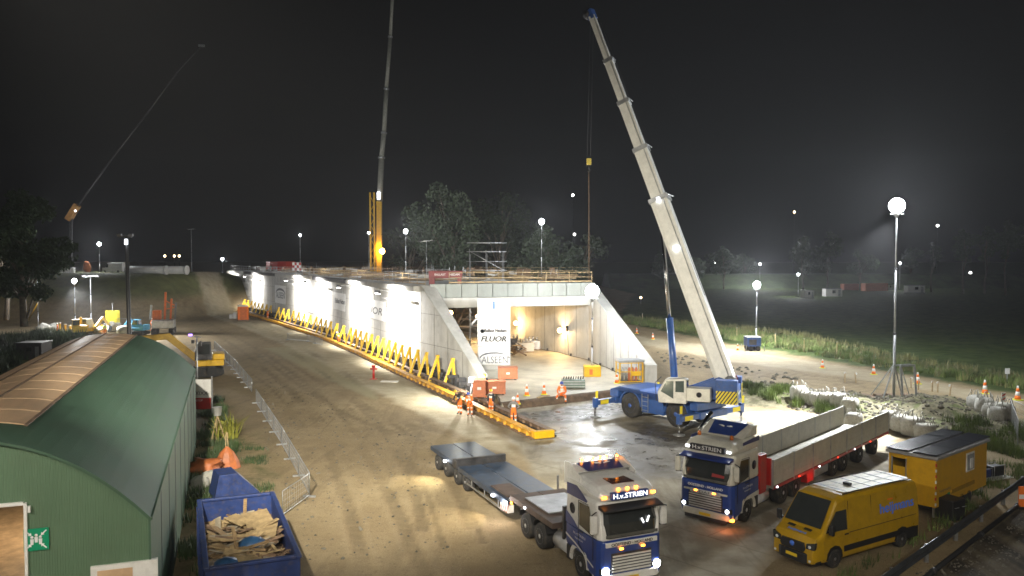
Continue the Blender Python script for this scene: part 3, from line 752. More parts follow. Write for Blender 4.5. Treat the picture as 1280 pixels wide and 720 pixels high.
# dark red gantry beam near the portal
p0, p1 = D(536,343,80), D(578,345,80)
t = thing('gantry', (p0.x,p0.y,HT), 0, 'dark red steel gantry beam on short legs above the left side of the portal', 'gantry')
L_ = p1.x-p0.x
MB().bb(0,L_,-.2,.2,.75,1.35).bb(0,L_,-.3,.3,1.35,1.42).bb(0,L_,-.3,.3,.68,.75).build('beam', M['dred'], t, bevel=.01)
MB().bb(.05,.6,-.25,.25,-.3,.68).build('leg', M['dred'], t); MB().bb(L_-.5,L_-.1,-.25,.25,0,.68).build('leg', M['dred'], t)
text(t, 'lettering', 'BALLAST', (.6,-.21,.95), (1,0,0), (0,0,1), .2, M['tw']); text(t, 'lettering', 'NEDAM', (2.1,-.21,.95), (1,0,0), (0,0,1), .2, M['tw'])
def container(p, rz, dims, m, lab, cat='container', group=None):
    t = thing('shipping_container', p, rz, lab, cat, group); l_, w_, h_ = dims
    mb = MB(); k = int(l_/.28)
    for j in range(k):
        x = -l_/2+.1+(l_-.2)*(j+.25)/k; mb.bb(x, x+(l_-.2)/k*.5, -w_/2+.005, w_/2-.005, .15, h_-.15)
    mb.bb(-l_/2+.06,l_/2-.06,-w_/2+.04,w_/2-.04,.1,h_-.05); mb.build('body', m, t)
    f = MB()
    for z in (.08, h_-.08):
        for y in (-w_/2, w_/2): f.bar((-l_/2,y,z), (l_/2,y,z), .1, .14)
        for x in (-l_/2, l_/2): f.bar((x,-w_/2+.05,z), (x,w_/2-.05,z), .1, .14)
    for x in (-l_/2, l_/2):
        for y in (-w_/2, w_/2): f.bar((x,y,.15), (x,y,h_-.15), .12)
    f.build('frame', m, t)
    d = MB(); d.bb(l_/2+.02,l_/2+.06,-w_/2+.1,-.03,.15,h_-.15); d.build('door', m, t)
    d = MB(); d.bb(l_/2+.02,l_/2+.06,.03,w_/2-.1,.15,h_-.15); d.build('door', m, t)
    return t
q = deckpt(341,337); container(q, -1.1, (6,2.4,2.2), M['red'], 'left of two red containers at the far end of the deck')
q = deckpt(358,338.5); container(q, -.9, (5,2.4,2.3), M['red'], 'right of two red containers, partly behind the orange netting')
q = D(371,331,165); t = thing('traffic_board', (q.x,q.y,HT), 0, 'red and white chequered board on the far deck beside the thin mast', 'board')
MB().bb(-.9,.9,-.05,.05,.3,2).build('panel', M['hatw'], t)
for j in range(4):
    for z in range(3):
        if (j+z) % 2: MB().bb(-.9+.45*j,-.45+.45*j,-.07,-.055,.3+.56*z,.86+.56*z).build('red_square', M['red'], t)
MB().bar((0,0,0),(0,0,.3),.1).build('post', M['steel'], t)
# slanted pale beams above the sign tower
for (a, b, lab) in ((D(588,338,92), D(682,349,88), 'long pale beam resting slanted across the deck behind the scaffold tower'), (D(600,345,90), D(660,350,87), 'short pale beam lying below the slanted one on the deck')):
    o = MB().bar(a, b, .3, .22).build('timber_beam', M['wood2']); tag(o, lab, 'beam')
# white flat stacks further on the deck
for (px, py, l_, lab) in ((425,338,7,'long low white panel stack glowing on the deck behind the boards'),(465,337,6,'white panel stack at the foot of the yellow rig'),(545,349,5,'white panel lying on the deck left of the dark red gantry')):
    p = deckpt(px, py); t = thing('panel_stack', p, .2, lab, 'panel stack')
    for q in range(3): MB().bb(-l_/2+q*.1,l_/2-q*.15,-.8,.8,.05+q*.2,.22+q*.2).build('panel', M['white'], t)
# scaffold tower behind the sign
def scaffold(o, nx, nz, bx, bz, by, lab, m):
    t = thing('scaffold_tower', o, .1, lab, 'scaffold')
    for i in range(nx+1):
        for y in (0, by): MB().tube([(i*bx,y,0),(i*bx,y,nz*bz+random.uniform(-.4,.6))], .04, 6).build('standard', m, t)
    for k in range(1, nz+1):
        mb = MB(); z = k*bz
        for y in (0, by): mb.tube([(-.3,y,z),(nx*bx+.3,y,z)], .035, 5); mb.tube([(-.3,y,z+.9),(nx*bx+.3,y,z+.9)], .03, 5)
        for i in range(nx+1): mb.tube([(i*bx,-.2,z),(i*bx,by+.2,z)], .035, 5)
        mb.build('ledger', m, t)
        if k in (2,4,5): MB().bb(0,nx*bx,.1,by-.1,z+.04,z+.1).build('platform', M['wood3'], t)
    mb = MB()
    for k in range(nz): mb.tube([((k%2)*bx*nx,-.05,k*bz),((1-k%2)*bx*nx,-.05,(k+1)*bz)], .03, 5)
    mb.build('brace', m, t)
    mb = MB()
    for s_ in (0,.6): mb.bar((0,by/2+s_-.3,2*bz),(bx*nx,by/2+s_-.3,4*bz),.06,.15)
    mb.build('stair', m, t)
    return t
sp = G(588,455,.45); scaffold(sp, 2, 6, 1.7, 1.9, 1.6, 'tall grey tube scaffold tower behind the white sign box', M['steel'])
sp2 = G(570,445,.45); scaffold(sp2, 1, 4, 1.6, 1.55, 1.4, 'lower brown scaffold bay standing inside the portal', M['wood3'])
# the white sign box
sa = G(598,462,.45); sb = G(637,462,.45); wS = (sb-sa).length
hS = 11-(374-325)/1000*sa.y-.45
t = thing('advertising_tower', sa, 0, 'tall white sign box lettered FLUOR and ALSEEN in front of the scaffold', 'sign')
MB().bb(0,wS,0,1.2,hS*.335,hS).build('upper_box', mat('sign_white', (.82,.82,.82), .4, var=.03), t, bevel=.02)
MB().bb(0,wS,0,1.2,hS*.07,hS*.33).build('lower_box', MATS['sign_white'], t, bevel=.02)
MB().bb(.1,wS-.1,.1,1.1,0,hS*.07).build('base', M['conc2'], t)
f = MB()
for x in (-.03, wS+.03): f.bb(x-.04,x+.04,-.04,.04,0,hS+.03)
f.bb(0,wS,-.04,.04,hS,hS+.06); f.bb(0,wS,-.045,-.01,hS*.328,hS*.337); f.build('frame', M['steel'], t)
text(t, 'lettering', 'FLUOR', (wS*.09,-.03,hS*.4), (1,0,0), (0,0,1), hS*.075, M['tk'], width=wS*.8, shear=.25, bold=.035)
text(t, 'lettering', 'Ballast Nedam', (wS*.2,-.03,hS*.535), (1,0,0), (0,0,1), hS*.042, M['tk'], width=wS*.7, bold=.025)
mb = MB(); mb.lathe([(.21,-.02),(.21,-.005),(.17,-.005),(.17,-.02)], (wS*.13,0,hS*.548), 'y', 20); mb.bb(wS*.13-.03,wS*.13+.03,-.02,-.005,hS*.548-.12,hS*.548+.12); mb.build('emblem', M['tg'], t)
text(t, 'lettering', 'ALSEEN', (wS*.1,-.03,hS*.09), (1,0,0), (0,0,1), hS*.1, M['tg'], width=wS*.84)
k = 24; P = [(wS*.5-wS*.46*math.cos(PI*j/k), -.03, hS*.165+hS*.085*math.sin(PI*j/k)) for j in range(k+1)]
Q = [(wS*.54-wS*.46*math.cos(PI*j/k), -.03, hS*.165+hS*.062*math.sin(PI*j/k)) for j in range(k+1)]
MB().add(P+Q, [(j,j+1,k+2+j,k+1+j) for j in range(k)]).build('emblem', M['tg'], t)
MB().bb(wS*.47,wS*.53,-.03,-.005,hS*.86,hS*.97).build('blue_stripe', M['tb'], t)
# lamps in the tunnel
for (px, py, Y, lab) in ((563,391,95,'round warm lamp on the left inner wall of the portal, behind the wing wall'),(597,396,104,'warm lamp half hidden behind the white sign box'),(645,404,101,'warm lamp on the right inner wall nearest the sign box'),(700,413,94,'warm lamp on the right inner wall between the sign box and the bright tower')):
    p = D(px, py, Y)
    if px > 640:
        a, b = Rr[1], Rr[2]; n = nrm(a, b); r = ray(px, py); tt = (a-n*.3).dot(n)/(r.x*n.x+r.y*n.y); p = Vector((r.x*tt, r.y*tt, H+r.z*tt))
    t = thing('tunnel_lamp', p, 0, lab, 'wall lamp', 'warm lamps inside the underpass')
    MB().lathe([(.1,.18),(.3,.12),(.34,0)], (0,0,0), 'y', 16).build('housing', M['steel'], t)
    MB().lathe([(.3,0),(.26,-.1),(.12,-.18),(.001,-.2)], (0,0,0), 'y', 16).build('globe', M['warm'], t)
    lamp('POINT', 'light', (0,-.5,0), 1000, (1,.66,.3), .2, parent=t)
# ============================================================ vehicles
def wheel(parent, x, y, r, w, side, rimm, name='wheel', hub=.35):
    "side: +1 outer face towards +x"
    a, b = (-w/2, w/2)
    t = MB().lathe([(r*.55,a),(r*.9,a),(r*.985,a+w*.12),(r,a+w*.3),(r,b-w*.3),(r*.985,b-w*.12),(r*.9,b),(r*.55,b)], (0,0,0), 'x', 26).build(name, M['tyre'], parent)
    t.location = (x, y, r)
    d = side*w/2
    rm = MB().lathe([(r*.6,d*.6),(r*.58,d*1.01),(r*.52,d*.85),(r*.42,d*.55),(r*.2,d*.6),(r*.17,d*1.0),(.001,d*1.02)], (0,0,0), 'x', 20)
    for k in range(8):
        an = 2*PI*k/8; rm.lathe([(r*.05,d*.5),(r*.045,d*.72),(.001,d*.73)], (0, r*.32*math.cos(an), r*.32*math.sin(an)), 'x', 6)
    for k in range(10):
        an = 2*PI*(k+.5)/10; rm.lathe([(r*.05,d*.4),(r*.05,d*.64),(.001,d*.64)], (0, r*.47*math.cos(an), r*.47*math.sin(an)), 'x', 6, m=1)
    rm.build('rim', [rimm, M['black']], t)
    return t
def rsec(y, w0, w1, z0, zb, z1, r, yt=None):
    "section of a vehicle body at y: lower half width w0 to belt zb, upper half width w1 at roof z1, corner r; yt: y of the roof"
    yt = y if yt is None else yt
    def Y(z): return y+(yt-y)*max(0, (z-zb)/(z1-zb)) if z1 > zb else y
    pts = [(w0*.97,z0),(w0,z0+.12),(w0,zb),(w1+(w0-w1)*.1,z1-r),(w1-r*.3,z1-r*.3),(w1-r,z1),(0,z1+.03)]
    P = [(x, Y(z), z) for x, z in pts]+[(-x, Y(z), z) for x, z in reversed(pts[:-1])]
    return P
def quad(mb, pts, m=0): mb.add(pts, [tuple(range(len(pts)))], m)

def truck_cab(root, style):
    """local: +y forward, front axle at y=0, front face at y=1.38, half width 1.24."""
    V = style == 'b'       # the low-loader tractor (white over blue), else the blue one
    yf, yr = 1.38, -.95
    low = MB()      # lower body
    top = 1.75 if not V else 1.7
    secs = [rsec(yr, 1.22,1.22,.95,1.5,top,.02), rsec(-.55,1.24,1.24,.95,1.5,top,.02), rsec(.55,1.24,1.24,.95,1.5,top,.02), rsec(.62,1.24,1.24,.5,1.5,top,.02), rsec(1.2,1.23,1.23,.36,1.4,top,.02), rsec(yf-.02,1.15,1.13,.36,1.3,top,.02), rsec(yf+.03,1.05,1.0,.42,1.2,top-.05,.02)]
    c1 = M['blue'] if not V else M['blue']
    low.loft(secs, smooth=False); low.build('lower_cab', c1, root, bevel=.05, segs=3)
    upc = M['white'] if V else M['cream']
    u = MB()
    R = 3.0
    secs = [rsec(yr,1.22,1.2,top+.005,2.3,R,.12), rsec(.4,1.24,1.2,top+.005,2.3,R,.12), rsec(yf-.18,1.22,1.17,top+.005,2.2,R-.02,.12,yf-.36), rsec(yf,1.1,1.05,top+.005,2.2,R-.06,.12,yf-.26)]
    u.loft(secs); u.build('upper_cab', upc, root, bevel=.05, segs=3)
    # high roof
    hr = MB()
    zr = 3.5 if V else 3.5
    secs = [rsec(yr,1.2,1.12,R+.01,R+.3,zr,.2), rsec(-.3,1.2,1.12,R+.01,R+.3,zr,.2), rsec(.35,1.2,1.1,R+.01,R+.25,zr-.06,.2), rsec(.85,1.18,1.08,R+.01,R+.16,R+.42,.15), rsec(yf-.28,1.14,1.05,R+.01,R+.1,R+.3,.1), rsec(yf-.16,1.08,.98,R+.01,R+.08,R+.18,.06)]
    hr.loft(secs); hr.build('roof', upc, root, bevel=.05, segs=3)
    # deflector with blue top panel
    df = MB(); zd = zr+.02
    if V:
        df.prism([(-.95,R+.3),(-1.25,R+.3),(-1.25,zr+.2),(-.95,zr+.22),(-.3,zr+.1)], -1.08, 1.08, 'x')
        df.build('air_deflector', upc, root, bevel=.06)
        q = MB(); q.add([(-.85,-.98,zr+.26),(.85,-.98,zr+.26),(.72,-.28,zr+.12),(-.72,-.28,zr+.12)], [(0,1,2,3)]); q.build('deflector_panel', M['dblue'], root)
        for sx in (-1,1):
            f = MB(); f.prism([(-1.3,zr-.5),(-1.3,zr+.3),(-.9,zr+.33),(-.1,zr+.02),(-.1,zr-.2)], sx*1.1-.03, sx*1.1+.03, 'x'); f.build('side_fin', upc, root, bevel=.02)
        q = MB(); q.box((0,.5,zr-.06), (.9,.75,.06)); q.build('roof_hatch', mat('hatch', (.05,.012,.012), .2, coat=.5), root, bevel=.03)
    else:
        df.prism([(.15,zr-.02),(-1.15,zr-.02),(-1.15,zr+.42),(-.85,zr+.42)], -1.05, 1.05, 'x'); df.build('air_deflector', upc, root, bevel=.06)
        q = MB(); q.add([(-.8,-.84,zr+.45),(.8,-.84,zr+.45),(.62,.1,zr+.05),(-.62,.1,zr+.05)], [(0,1,2,3)]); q.build('deflector_panel', M['blue'], root)
        f = MB(); f.tube([(1.0,.3,zr),(1.0,-.1,zr+.3),(.95,-.5,zr+.6),(.92,-.75,zr+.75)], [.05,.07,.09,.1], 8); f.build('exhaust_stack', M['chrome'], root)
        f = MB(); f.prism([(.5,R+.3),(-1.0,R+.3),(-1.0,R+.52),(.5,R+.42)], 1.205, 1.215, 'x').prism([(.5,R+.3),(-1.0,R+.3),(-1.0,R+.52),(.5,R+.42)], -1.215, -1.205, 'x'); f.build('roof_stripe', M['dblue'], root)
    # swoosh emblem on the deflector
    e = MB(); zz = zr+.26 if V else zr+.3; yy = -.66 if V else -.42; sl = -.28 if V else -.43
    for sx in (-1,1):
        for k in range(3):
            e.tube([(sx*(.06+.03*k),yy+.12-.05*k,zz-.03+sl*-(0)+.0+.02+ (-.12+.05*k)*sl*-1*-1), (sx*(.2+.02*k),yy+.05-.04*k,zz+.02+(-.05+.04*k)*sl*-1*-1), (sx*(.32-.03*k),yy+.12-.03*k,zz+(-.12+.03*k)*sl*-1*-1+.02)], [.02,.03,.008], 5)
    e.build('wing_emblem', M['tw'], root)
    # windscreen
    g = MB(); 
    def fy(z): return (yf+.015)-.26*max(0,(z-2.2)/(R-2.2)) if z > 2.2 else yf+.015
    wz0, wz1 = (1.78, 2.72)
    P = []
    for z in (wz0, (wz0+wz1)/2, wz1):
        for x in (-1.17,-.85,-.4,0,.4,.85,1.17):
            P.append((x, fy(z)+.035-.12*max(0,abs(x)-.8)**1.0-(.14 if abs(x) > 1.1 else 0), z))
    g.add(P, [(r*7+c, r*7+c+1, (r+1)*7+c+1, (r+1)*7+c) for r in range(2) for c in range(6)]); 
    wsn = g.build('windscreen', M['glass'], root)
    db = MB(); db.bar((-1.0,yf+.075,wz0+.09),(1.0,yf+.075,wz0+.09),.02,.1); db.build('dashboard', mat('dash_grey', (.09,.09,.08), .6), wsn)
    if V:
        for (x, z, a) in ((-.42,2.25,.5),(-.62,2.3,-.4)): db = MB(); db.box((x,yf+.07,z), (.06,.02,.22), R=Matrix.Rotation(a,3,'Y')); db.build('glowing_jacket_patch', M['litw'], wsn)  # patches glow: the light they reflect is put into the emission
        db = MB(); db.ball((-.5,yf+.02,2.1), .12, n=10); db.build('driver_shape', M['navy'], wsn)
    w = MB()
    for x in (-.45,.35): w.bar((x,yf+.09,wz0+.05), (x+.5,fy(2.4)+.06,wz0+.3), .02, .015)
    w.build('wiper', M['black'], wsn)
    v = MB(); v.prism([(yf-.2,wz1+.02),(yf+.22,wz1+.0),(yf+.2,wz1+.06),(yf-.2,wz1+.16)], -1.16, 1.16, 'x'); v.build('sun_visor', M['black'] if V else M['dblue'], root, bevel=.02)
    # roof sign
    sg = MB(); sg.bb(-.72 if V else -.8,.72 if V else .8,yf-.2,yf-.05,R+.02,R+.27); so = sg.build('roof_sign', M['blue'] if V else M['tk'], root, bevel=.02)
    text(so, 'lettering', 'H.v.STRIEN', (.66,yf-.04,R+.07), (-1,0,0), (0,0,1), .165, M['txtw'] if V else M['tw'], width=1.32, bold=.003)
    # door + side glass, both sides
    for sx in (-1,1):
        X = sx*1.252
        d = MB(); d.add([(X,.98,1.78),(X,.05,1.92),(X,.05,2.7),(X-sx*.02,.72,2.72),(X,.98,2.15)], [(0,1,2,3,4)])
        d.build('side_window', M['glass'], root)
        d = MB()
        for (p, q) in (((X,1.02,1.0),(X,1.02,2.1)),((X,0,1.25),(X,0,2.75)),((X,0,1.25),(X,.45,1.0)),((X,0,2.75),(X,.7,2.77))): d.bar(p, q, .012, .02)
        d.build('door_seam', M['black'], root)
        d = MB(); d.bar((X+sx*.02,.12,1.72),(X+sx*.02,.34,1.72),.03,.04); d.build('door_handle', M['black'], root)
        a = MB(); a.tube([(sx*1.2,1.15,2.65),(sx*1.45,1.3,2.62),(sx*1.45,1.3,1.95),(sx*1.2,1.12,1.95)], .025, 6); m_ = a.build('mirror_arm', M['black'], root)
        a = MB(); a.bb(sx*1.36-.1,sx*1.36+.14,1.22,1.36,1.98,2.6); a.build('mirror', M['white'] if V else M['cream'], m_, bevel=.04)
        a = MB(); a.bb(sx*1.36-.08,sx*1.36+.12,1.205,1.215,2.02,2.56); a.build('mirror_glass', M['glass'], m_)
        # emblem and lettering on the flank
        e = MB(); e.lathe([(.19,-.004),(.19,.004),(.16,.004),(.16,-.004)], (X,-.45,2.35), 'x', 20).bb(X-.004,X+.004,-.48,-.42,2.24,2.46).bb(X-.004,X+.004,-.55,-.35,2.34,2.38); e.build('emblem', M['tk'], root)
        rt = (0,1,0) if sx > 0 else (0,-1,0); y0 = -.35 if sx > 0 else .55
        text(root, 'lettering', 'H.v.STRIEN', (X+sx*.002,y0,1.5), rt, (0,0,1), .09, M['tw'], width=.85)
        text(root, 'lettering', 'TRANSPORT', (X+sx*.002,y0+(.1 if sx>0 else -.1),1.36), rt, (0,0,1), .06, M['tw'], width=.6)
        st = MB()
        if V:   # pale sweep over the blue
            st.add([(X+sx*.002,-.93,1.3),(X+sx*.002,-.93,1.38),(X+sx*.002,-.2,1.22),(X+sx*.002,-.2,1.15)], [(0,1,2,3)]); st.add([(X+sx*.002,-.2,1.15),(X+sx*.002,-.2,1.22),(X+sx*.002,1.05,.8),(X+sx*.002,1.05,.74)], [(0,1,2,3)])
            b2 = MB(); b2.add([(X+sx*.001,-.94,1.74),(X+sx*.001,-.94,2.2),(X+sx*.001,-.3,1.95),(X+sx*.001,.04,1.74)], [(0,1,2,3)]); b2.build('blue_sweep', M['blue'], root)
            b2 = MB(); b2.add([(sx*1.212,-.93,2.75),(sx*1.212,-.93,3.15),(sx*1.2,-.2,3.2),(sx*1.2,.55,2.85),(sx*1.212,.5,2.78)], [(0,1,2,3,4)]); b2.build('side_glazing', M['dblue'], root)
        else:
            st.add([(X+sx*.003,-.93,1.2),(X+sx*.003,-.93,1.0),(X+sx*.003,.55,.98),(X+sx*.003,.2,1.12)], [(0,1,2,3)])
        st.build('livery_sweep', upc, root)
        # wheel arch and steps
        ar = MB(); P = []
        for k in range(13):
            an = PI*k/12; P.append((.62*math.cos(an), .62*math.sin(an)))
        for k in range(12):
            (a1,b1),(a2,b2_) = P[k], P[k+1]
            ar.bar((sx*1.2,a1,.52+b1),(sx*1.2,a2,.52+b2_),.16,.07, up=(1,0,0))
        ar.build('wheel_arch', upc, root)
        MB().bb(sx*1.1,sx*1.23,-.9,-.62,.45,.95).build('side_step', M['dsteel'], root)
    # front: panel, grille, bumper, lamps, plate
    Y = yf+.03
    gr = MB(); gr.bb(-.78,.78,Y-.02,Y+.03,.62,1.28); gb = gr.build('grille', M['dsteel'], root, bevel=.02)
    bars = MB()
    for k in range(6): bars.bb(-.74,.74,Y+.03,Y+.06,.66+.1*k,.71+.1*k)
    bars.build('grille_bars', M['white'] if V else M['rim'], gb)
    pn = MB(); pn.bb(-1.0,1.0,Y-.02,Y+.045,1.5 if V else 1.32,1.66 if V else 1.4); pn.build('front_panel', upc, root, bevel=.02)
    if V: text(root, 'lettering', 'OOSTEIND - HOLLAND', (.8,Y+.05,1.53), (-1,0,0), (0,0,1), .1, M['tk'], width=1.6, bold=.006)
    else:
        text(root, 'lettering', 'OOSTEIND - HOLLAND', (.8,Y+.03,1.52), (-1,0,0), (0,0,1), .1, M['tw'], width=1.6, bold=.006)
        MB().bb(-.7,.7,Y,Y+.06,1.24,1.42).build('badge_panel', M['rim'], root, bevel=.03)
        text(root, 'lettering', 'DAF', (.26,Y+.065,1.28), (-1,0,0), (0,0,1), .1, M['tk'], width=.52)
    bu = MB(); bu.prism([(-1.23,Y-.5),(-1.2,Y-.12),(-1.0,Y+.04),(1.0,Y+.04),(1.2,Y-.12),(1.23,Y-.5)], .3, .58, 'z'); bu.build('bumper', upc, root, bevel=.04)
    MB().bb(-.95,.95,Y-.1,Y+.02,.16,.3).build('underrun_bar', M['dsteel'], root)
    MB().bb(-.26,.26,Y+.045,Y+.06,.36,.47).build('number_plate', M['plate'], root)
    hm = M['head'] if V else M['headd']
    for sx in (-1,1):
        h = MB().bb(sx*.98-.2,sx*.98+.2,Y-.12,Y+.015,.6,.82).build('headlight', M['glass'], root, bevel=.04)
        MB().lathe([(.14 if V else .08,-.0),(.14 if V else .08,.02),(.001,.03)], (sx*1.0,Y+.012,.71), 'y', 14).build('lens', hm, h)
        if V:
            lamp('SPOT', 'headlight_beam', (sx*1.0,Y+.12,.7), 500, aim=(sx*1.1,8,0), cone=80, blend=.7, radius=.06, parent=root)
        MB().box((sx*.42,Y+.06,1.42 if V else 1.36), (.12,.05,.05)).build('marker_lamp', M['amber'], root)
        MB().box((sx*.95,yf-.14,R+.12), (.16,.06,.06)).build('roof_lamp', M['amber'] if V else M['headd'], root)
    if V:
        for x in (-.9,-.45,-.2,.1,.55):
            MB().lathe([(.045,0),(.045,.07),(.001,.09)], (x,-1.05+.0*abs(x),zr+.31), 'z', 10).build('beacon', M['amber'], root)
        for x in (-.35,0,.35): MB().box((x,yf-.24,R+.33), (.09,.05,.05)).build('roof_lamp', M['amber'], root)
        # two patches on the driver's jacket, their reflected light emitted
    else:
        for x in (-.75,.75):
            MB().lathe([(.08,0),(.08,.14),(.001,.2)], (x,.6,R+.5), 'z', 10).build('beacon', mat('beacon_amber', (.5,.13,.01), .3), root)
        MB().add([(-.85,yf+.06,2.05),(-.3,yf+.075,2.05),(-.3,yf+.0,2.32),(-.85,yf-.02,2.32)], [(0,1,2,3)]).build('red_curtain', mat('curtain_red', (.3,.02,.02), .6), root)
        lamp('POINT', 'corner_glow', (-1.1,1.75,.35), 6, (1,.25,.08), .05, parent=root)
        MB().box((-1.15,Y-.1,.35), (.16,.12,.08)).build('corner_lamp', M['amber'], root)

def chassis(root, yb, axles, rimm, y0=-.9):
    MB().bb(-.45,-.35,yb,y0,.75,1.0).bb(.35,.45,yb,y0,.75,1.0).bb(-.4,.4,yb,yb+.1,.75,1.0).bb(-.4,.4,(yb+y0)/2,(yb+y0)/2+.1,.75,1).build('chassis', M['dsteel'], root)
    for y in axles:
        for sx in (-1,1): wheel(root, sx*1.0, y, .5, .5 if y else .32, sx, rimm)
    for sx in (-1,1):
        MB().lathe([(.32,-.0),(.32,1.1)], (sx*.85,-2.15,.68), 'y', 14).build('fuel_tank', M['rim'], root)
        for y in axles:
            if y: MB().prism([(y-.6,.75),(y-.45,1.03),(y-.2,1.13),(y+.2,1.13),(y+.45,1.03),(y+.6,.75),(y+.57,.75),(y+.43,1.0),(y+.19,1.09),(y-.19,1.09),(y-.43,1.0),(y-.57,.75)], sx*.75, sx*1.25, 'x').build('mudguard', M['black'], root)

# ---- blue truck with dropside trailer (rear crane behind the cab)
hd = Vector((-.674,-.738,0)).normalized()
f0 = G(933,652); side = Vector((-hd.y, hd.x, 0))     # left of travel
# near side seen = the truck's left side (towards the camera right)
org = f0-side*1.15
t = thing('flatbed_truck', org, heading(hd), 'blue and cream articulated truck with a pale dropside trailer, parked between crane and yellow van', 'truck')
truck_cab(t, 'a'); chassis(t, -5.3, [0,-3.45,-4.8], M['rim'])
# loader crane behind the cab
MB().bb(-1.2,1.2,-1.75,-1.15,.9,2.0).build('crane_base', M['red'], t, bevel=.04)
MB().bb(-1.22,-.95,-1.75,-1.1,1.0,2.6).build('headboard_post', M['red'], t, bevel=.03); MB().bb(.95,1.22,-1.75,-1.1,1.0,2.6).build('headboard_post', M['red'], t, bevel=.03)
MB().bar((.0,-1.45,2.0),(.0,-1.45,3.1),.45,.45).bar((-.6,-1.35,3.3),(.95,-1.6,3.35),.32,.4).bar((-.7,-1.75,2.7),(.95,-1.65,3.15),.25,.3).build('folded_loader_crane', M['dsteel'], t, bevel=.03)
MB().tube([(.9,-1.6,3.3),(1.1,-1.7,3.1),(1.15,-1.7,2.6),(.8,-1.7,2.3)], .05, 8).build('hose', M['black'], t)
MB().tube([(1.05,-1.35,2.2),(1.05,-1.35,3.5)], .07, 10).build('exhaust_stack', M['chrome'], t)
YR = -17.7
MB().bb(-1.25,1.25,YR,-2.1,.98,1.1).build('trailer_floor', mat('trailer_floor', (.3,.28,.22), .6, var=.3, dirt=.3), t)
fr_ = MB(); fr_.bb(-.5,-.38,YR+.1,-2.4,.72,.98).bb(.38,.5,YR+.1,-2.4,.72,.98); fr_.build('trailer_chassis', M['dred'], t)
sb_ = mat('sideboard', (.52,.5,.42), .45, var=.1, dirt=.12)
for sx in (-1,1):
    k = 7; L0 = (-2.2-YR)/k
    for j in range(k):
        y0, y1 = YR+j*L0+.03, YR+(j+1)*L0-.03
        b = MB(); b.bb(sx*1.27-.03,sx*1.27+.03,y0,y1,1.06,2.2)
        for z in (1.2,1.45,1.7,1.95): b.bb(sx*1.305-.006,sx*1.305+.006,y0+.02,y1-.02,z,z+.13)
        b.build('side_board', sb_, t, bevel=.01)
    for j in range(k+1): MB().bb(sx*1.28-.05,sx*1.28+.05,YR+j*L0-.03,YR+j*L0+.03,.95,2.22).build('stake', M['steel'], t)
    MB().bb(sx*1.3-.02,sx*1.3+.02,YR,-2.2,.9,1.03).build('side_rail', M['red'], t)
    for j in range(6): MB().box((sx*1.33, -2.6+j*-2.4, .96), (.03,.08,.05)).build('marker_lamp', M['redl'] if j % 2 else M['headd'], t)
    MB().bb(sx*1.05-.12,sx*1.05+.12,-8.9,-7.2,.42,.9).build('side_locker', M['steel'], t, bevel=.02)
    MB().bb(sx*1.05-.16,sx*1.05+.16,-7.0,-6.2,.35,.95).build('landing_leg', M['red'], t, bevel=.02)
    MB().tube([(sx*1.2,-6.2,1.0),(sx*1.25,-6.0,.8),(sx*1.22,-5.9,.6)], .03, 6).build('air_line', M['red'], t)
for y in (-9.6,-10.95,-13.3,-15.7):
    for sx in (-1,1): wheel(t, sx*1.02, y, .5, .42, sx, M['rim'], 'trailer_wheel')
ld = MB()
for x in (-.75,-.4): ld.bb(x-.13,x+.13,YR+1.5,-2.8,1.1,1.55)
ld.build('timber_runner', M['conc2'], t)
MB().bb(-1.24,1.24,-2.2,-2.1,1.06,2.3).build('headboard', M['red'], t)
lamp('POINT', 'red_glow', (-1.6,-6.5,.6), 7, (1,.05,.02), .05, parent=t)

# ---- low loader
hd = Vector((.40,-.916,0)).normalized(); side = Vector((-hd.y, hd.x, 0))
f0 = G(726,723)
org = f0+side*-1.15*-1 if False else f0+Vector((-hd.y, hd.x, 0))*1.15
t = thing('low_loader', org, heading(hd), 'white and blue truck with lit headlights and an empty dark low loader trailer', 'truck')
truck_cab(t, 'b'); chassis(t, -5.0, [0,-3.1,-4.4], M['rim'])
dk = mat('trailer_deck', (.035,.055,.09), .42, var=.35, scale=2, dirt=.45)
dk2 = mat('deck_hardwood', (.09,.06,.045), .7, var=.4, dirt=.3)
YE = -16.6
def deck(y0, y1, z, th, name, m):
    for sx in (-1,1):
        b = MB(); b.bb(sx*.03,sx*1.25,y0,y1,z-th,z); b.build(name, m, t, bevel=.01)
deck(-5.9,-2.0,1.32,.22,'gooseneck_deck',dk2)
deck(-12.2,-6.1,1.0,.2,'main_deck',dk)
deck(YE,-13.0,1.08,.22,'rear_deck',dk)
MB().bb(-1.3,1.3,-12.95,-12.3,.85,1.22).bb(-1.3,1.3,-12.5,-12.3,1.22,1.34).build('cross_beam', M['dsteel'], t, bevel=.02)
MB().prism([(-6.3,.8),(-6.3,1.0),(-5.9,1.32),(-5.9,1.0)], -1.2, 1.2, 'x').build('gooseneck_ramp', M['dsteel'], t)
MB().bb(-.9,.9,-5.2,-3.0,1.325,1.37).build('deck_panel', M['steel'], t)
MB().bb(.2,1.1,-8.4,-6.6,1.005,1.06).build('deck_panel', dk2, t)
MB().bar((-1.2,-6.4,1.0),(-1.2,-6.4,1.75),.07).build('stake', M['steel'], t)
MB().bb(-.5,-.3,YE+.1,-6,.55,.8).bb(.3,.5,YE+.1,-6,.55,.8).build('trailer_chassis', M['dsteel'], t)
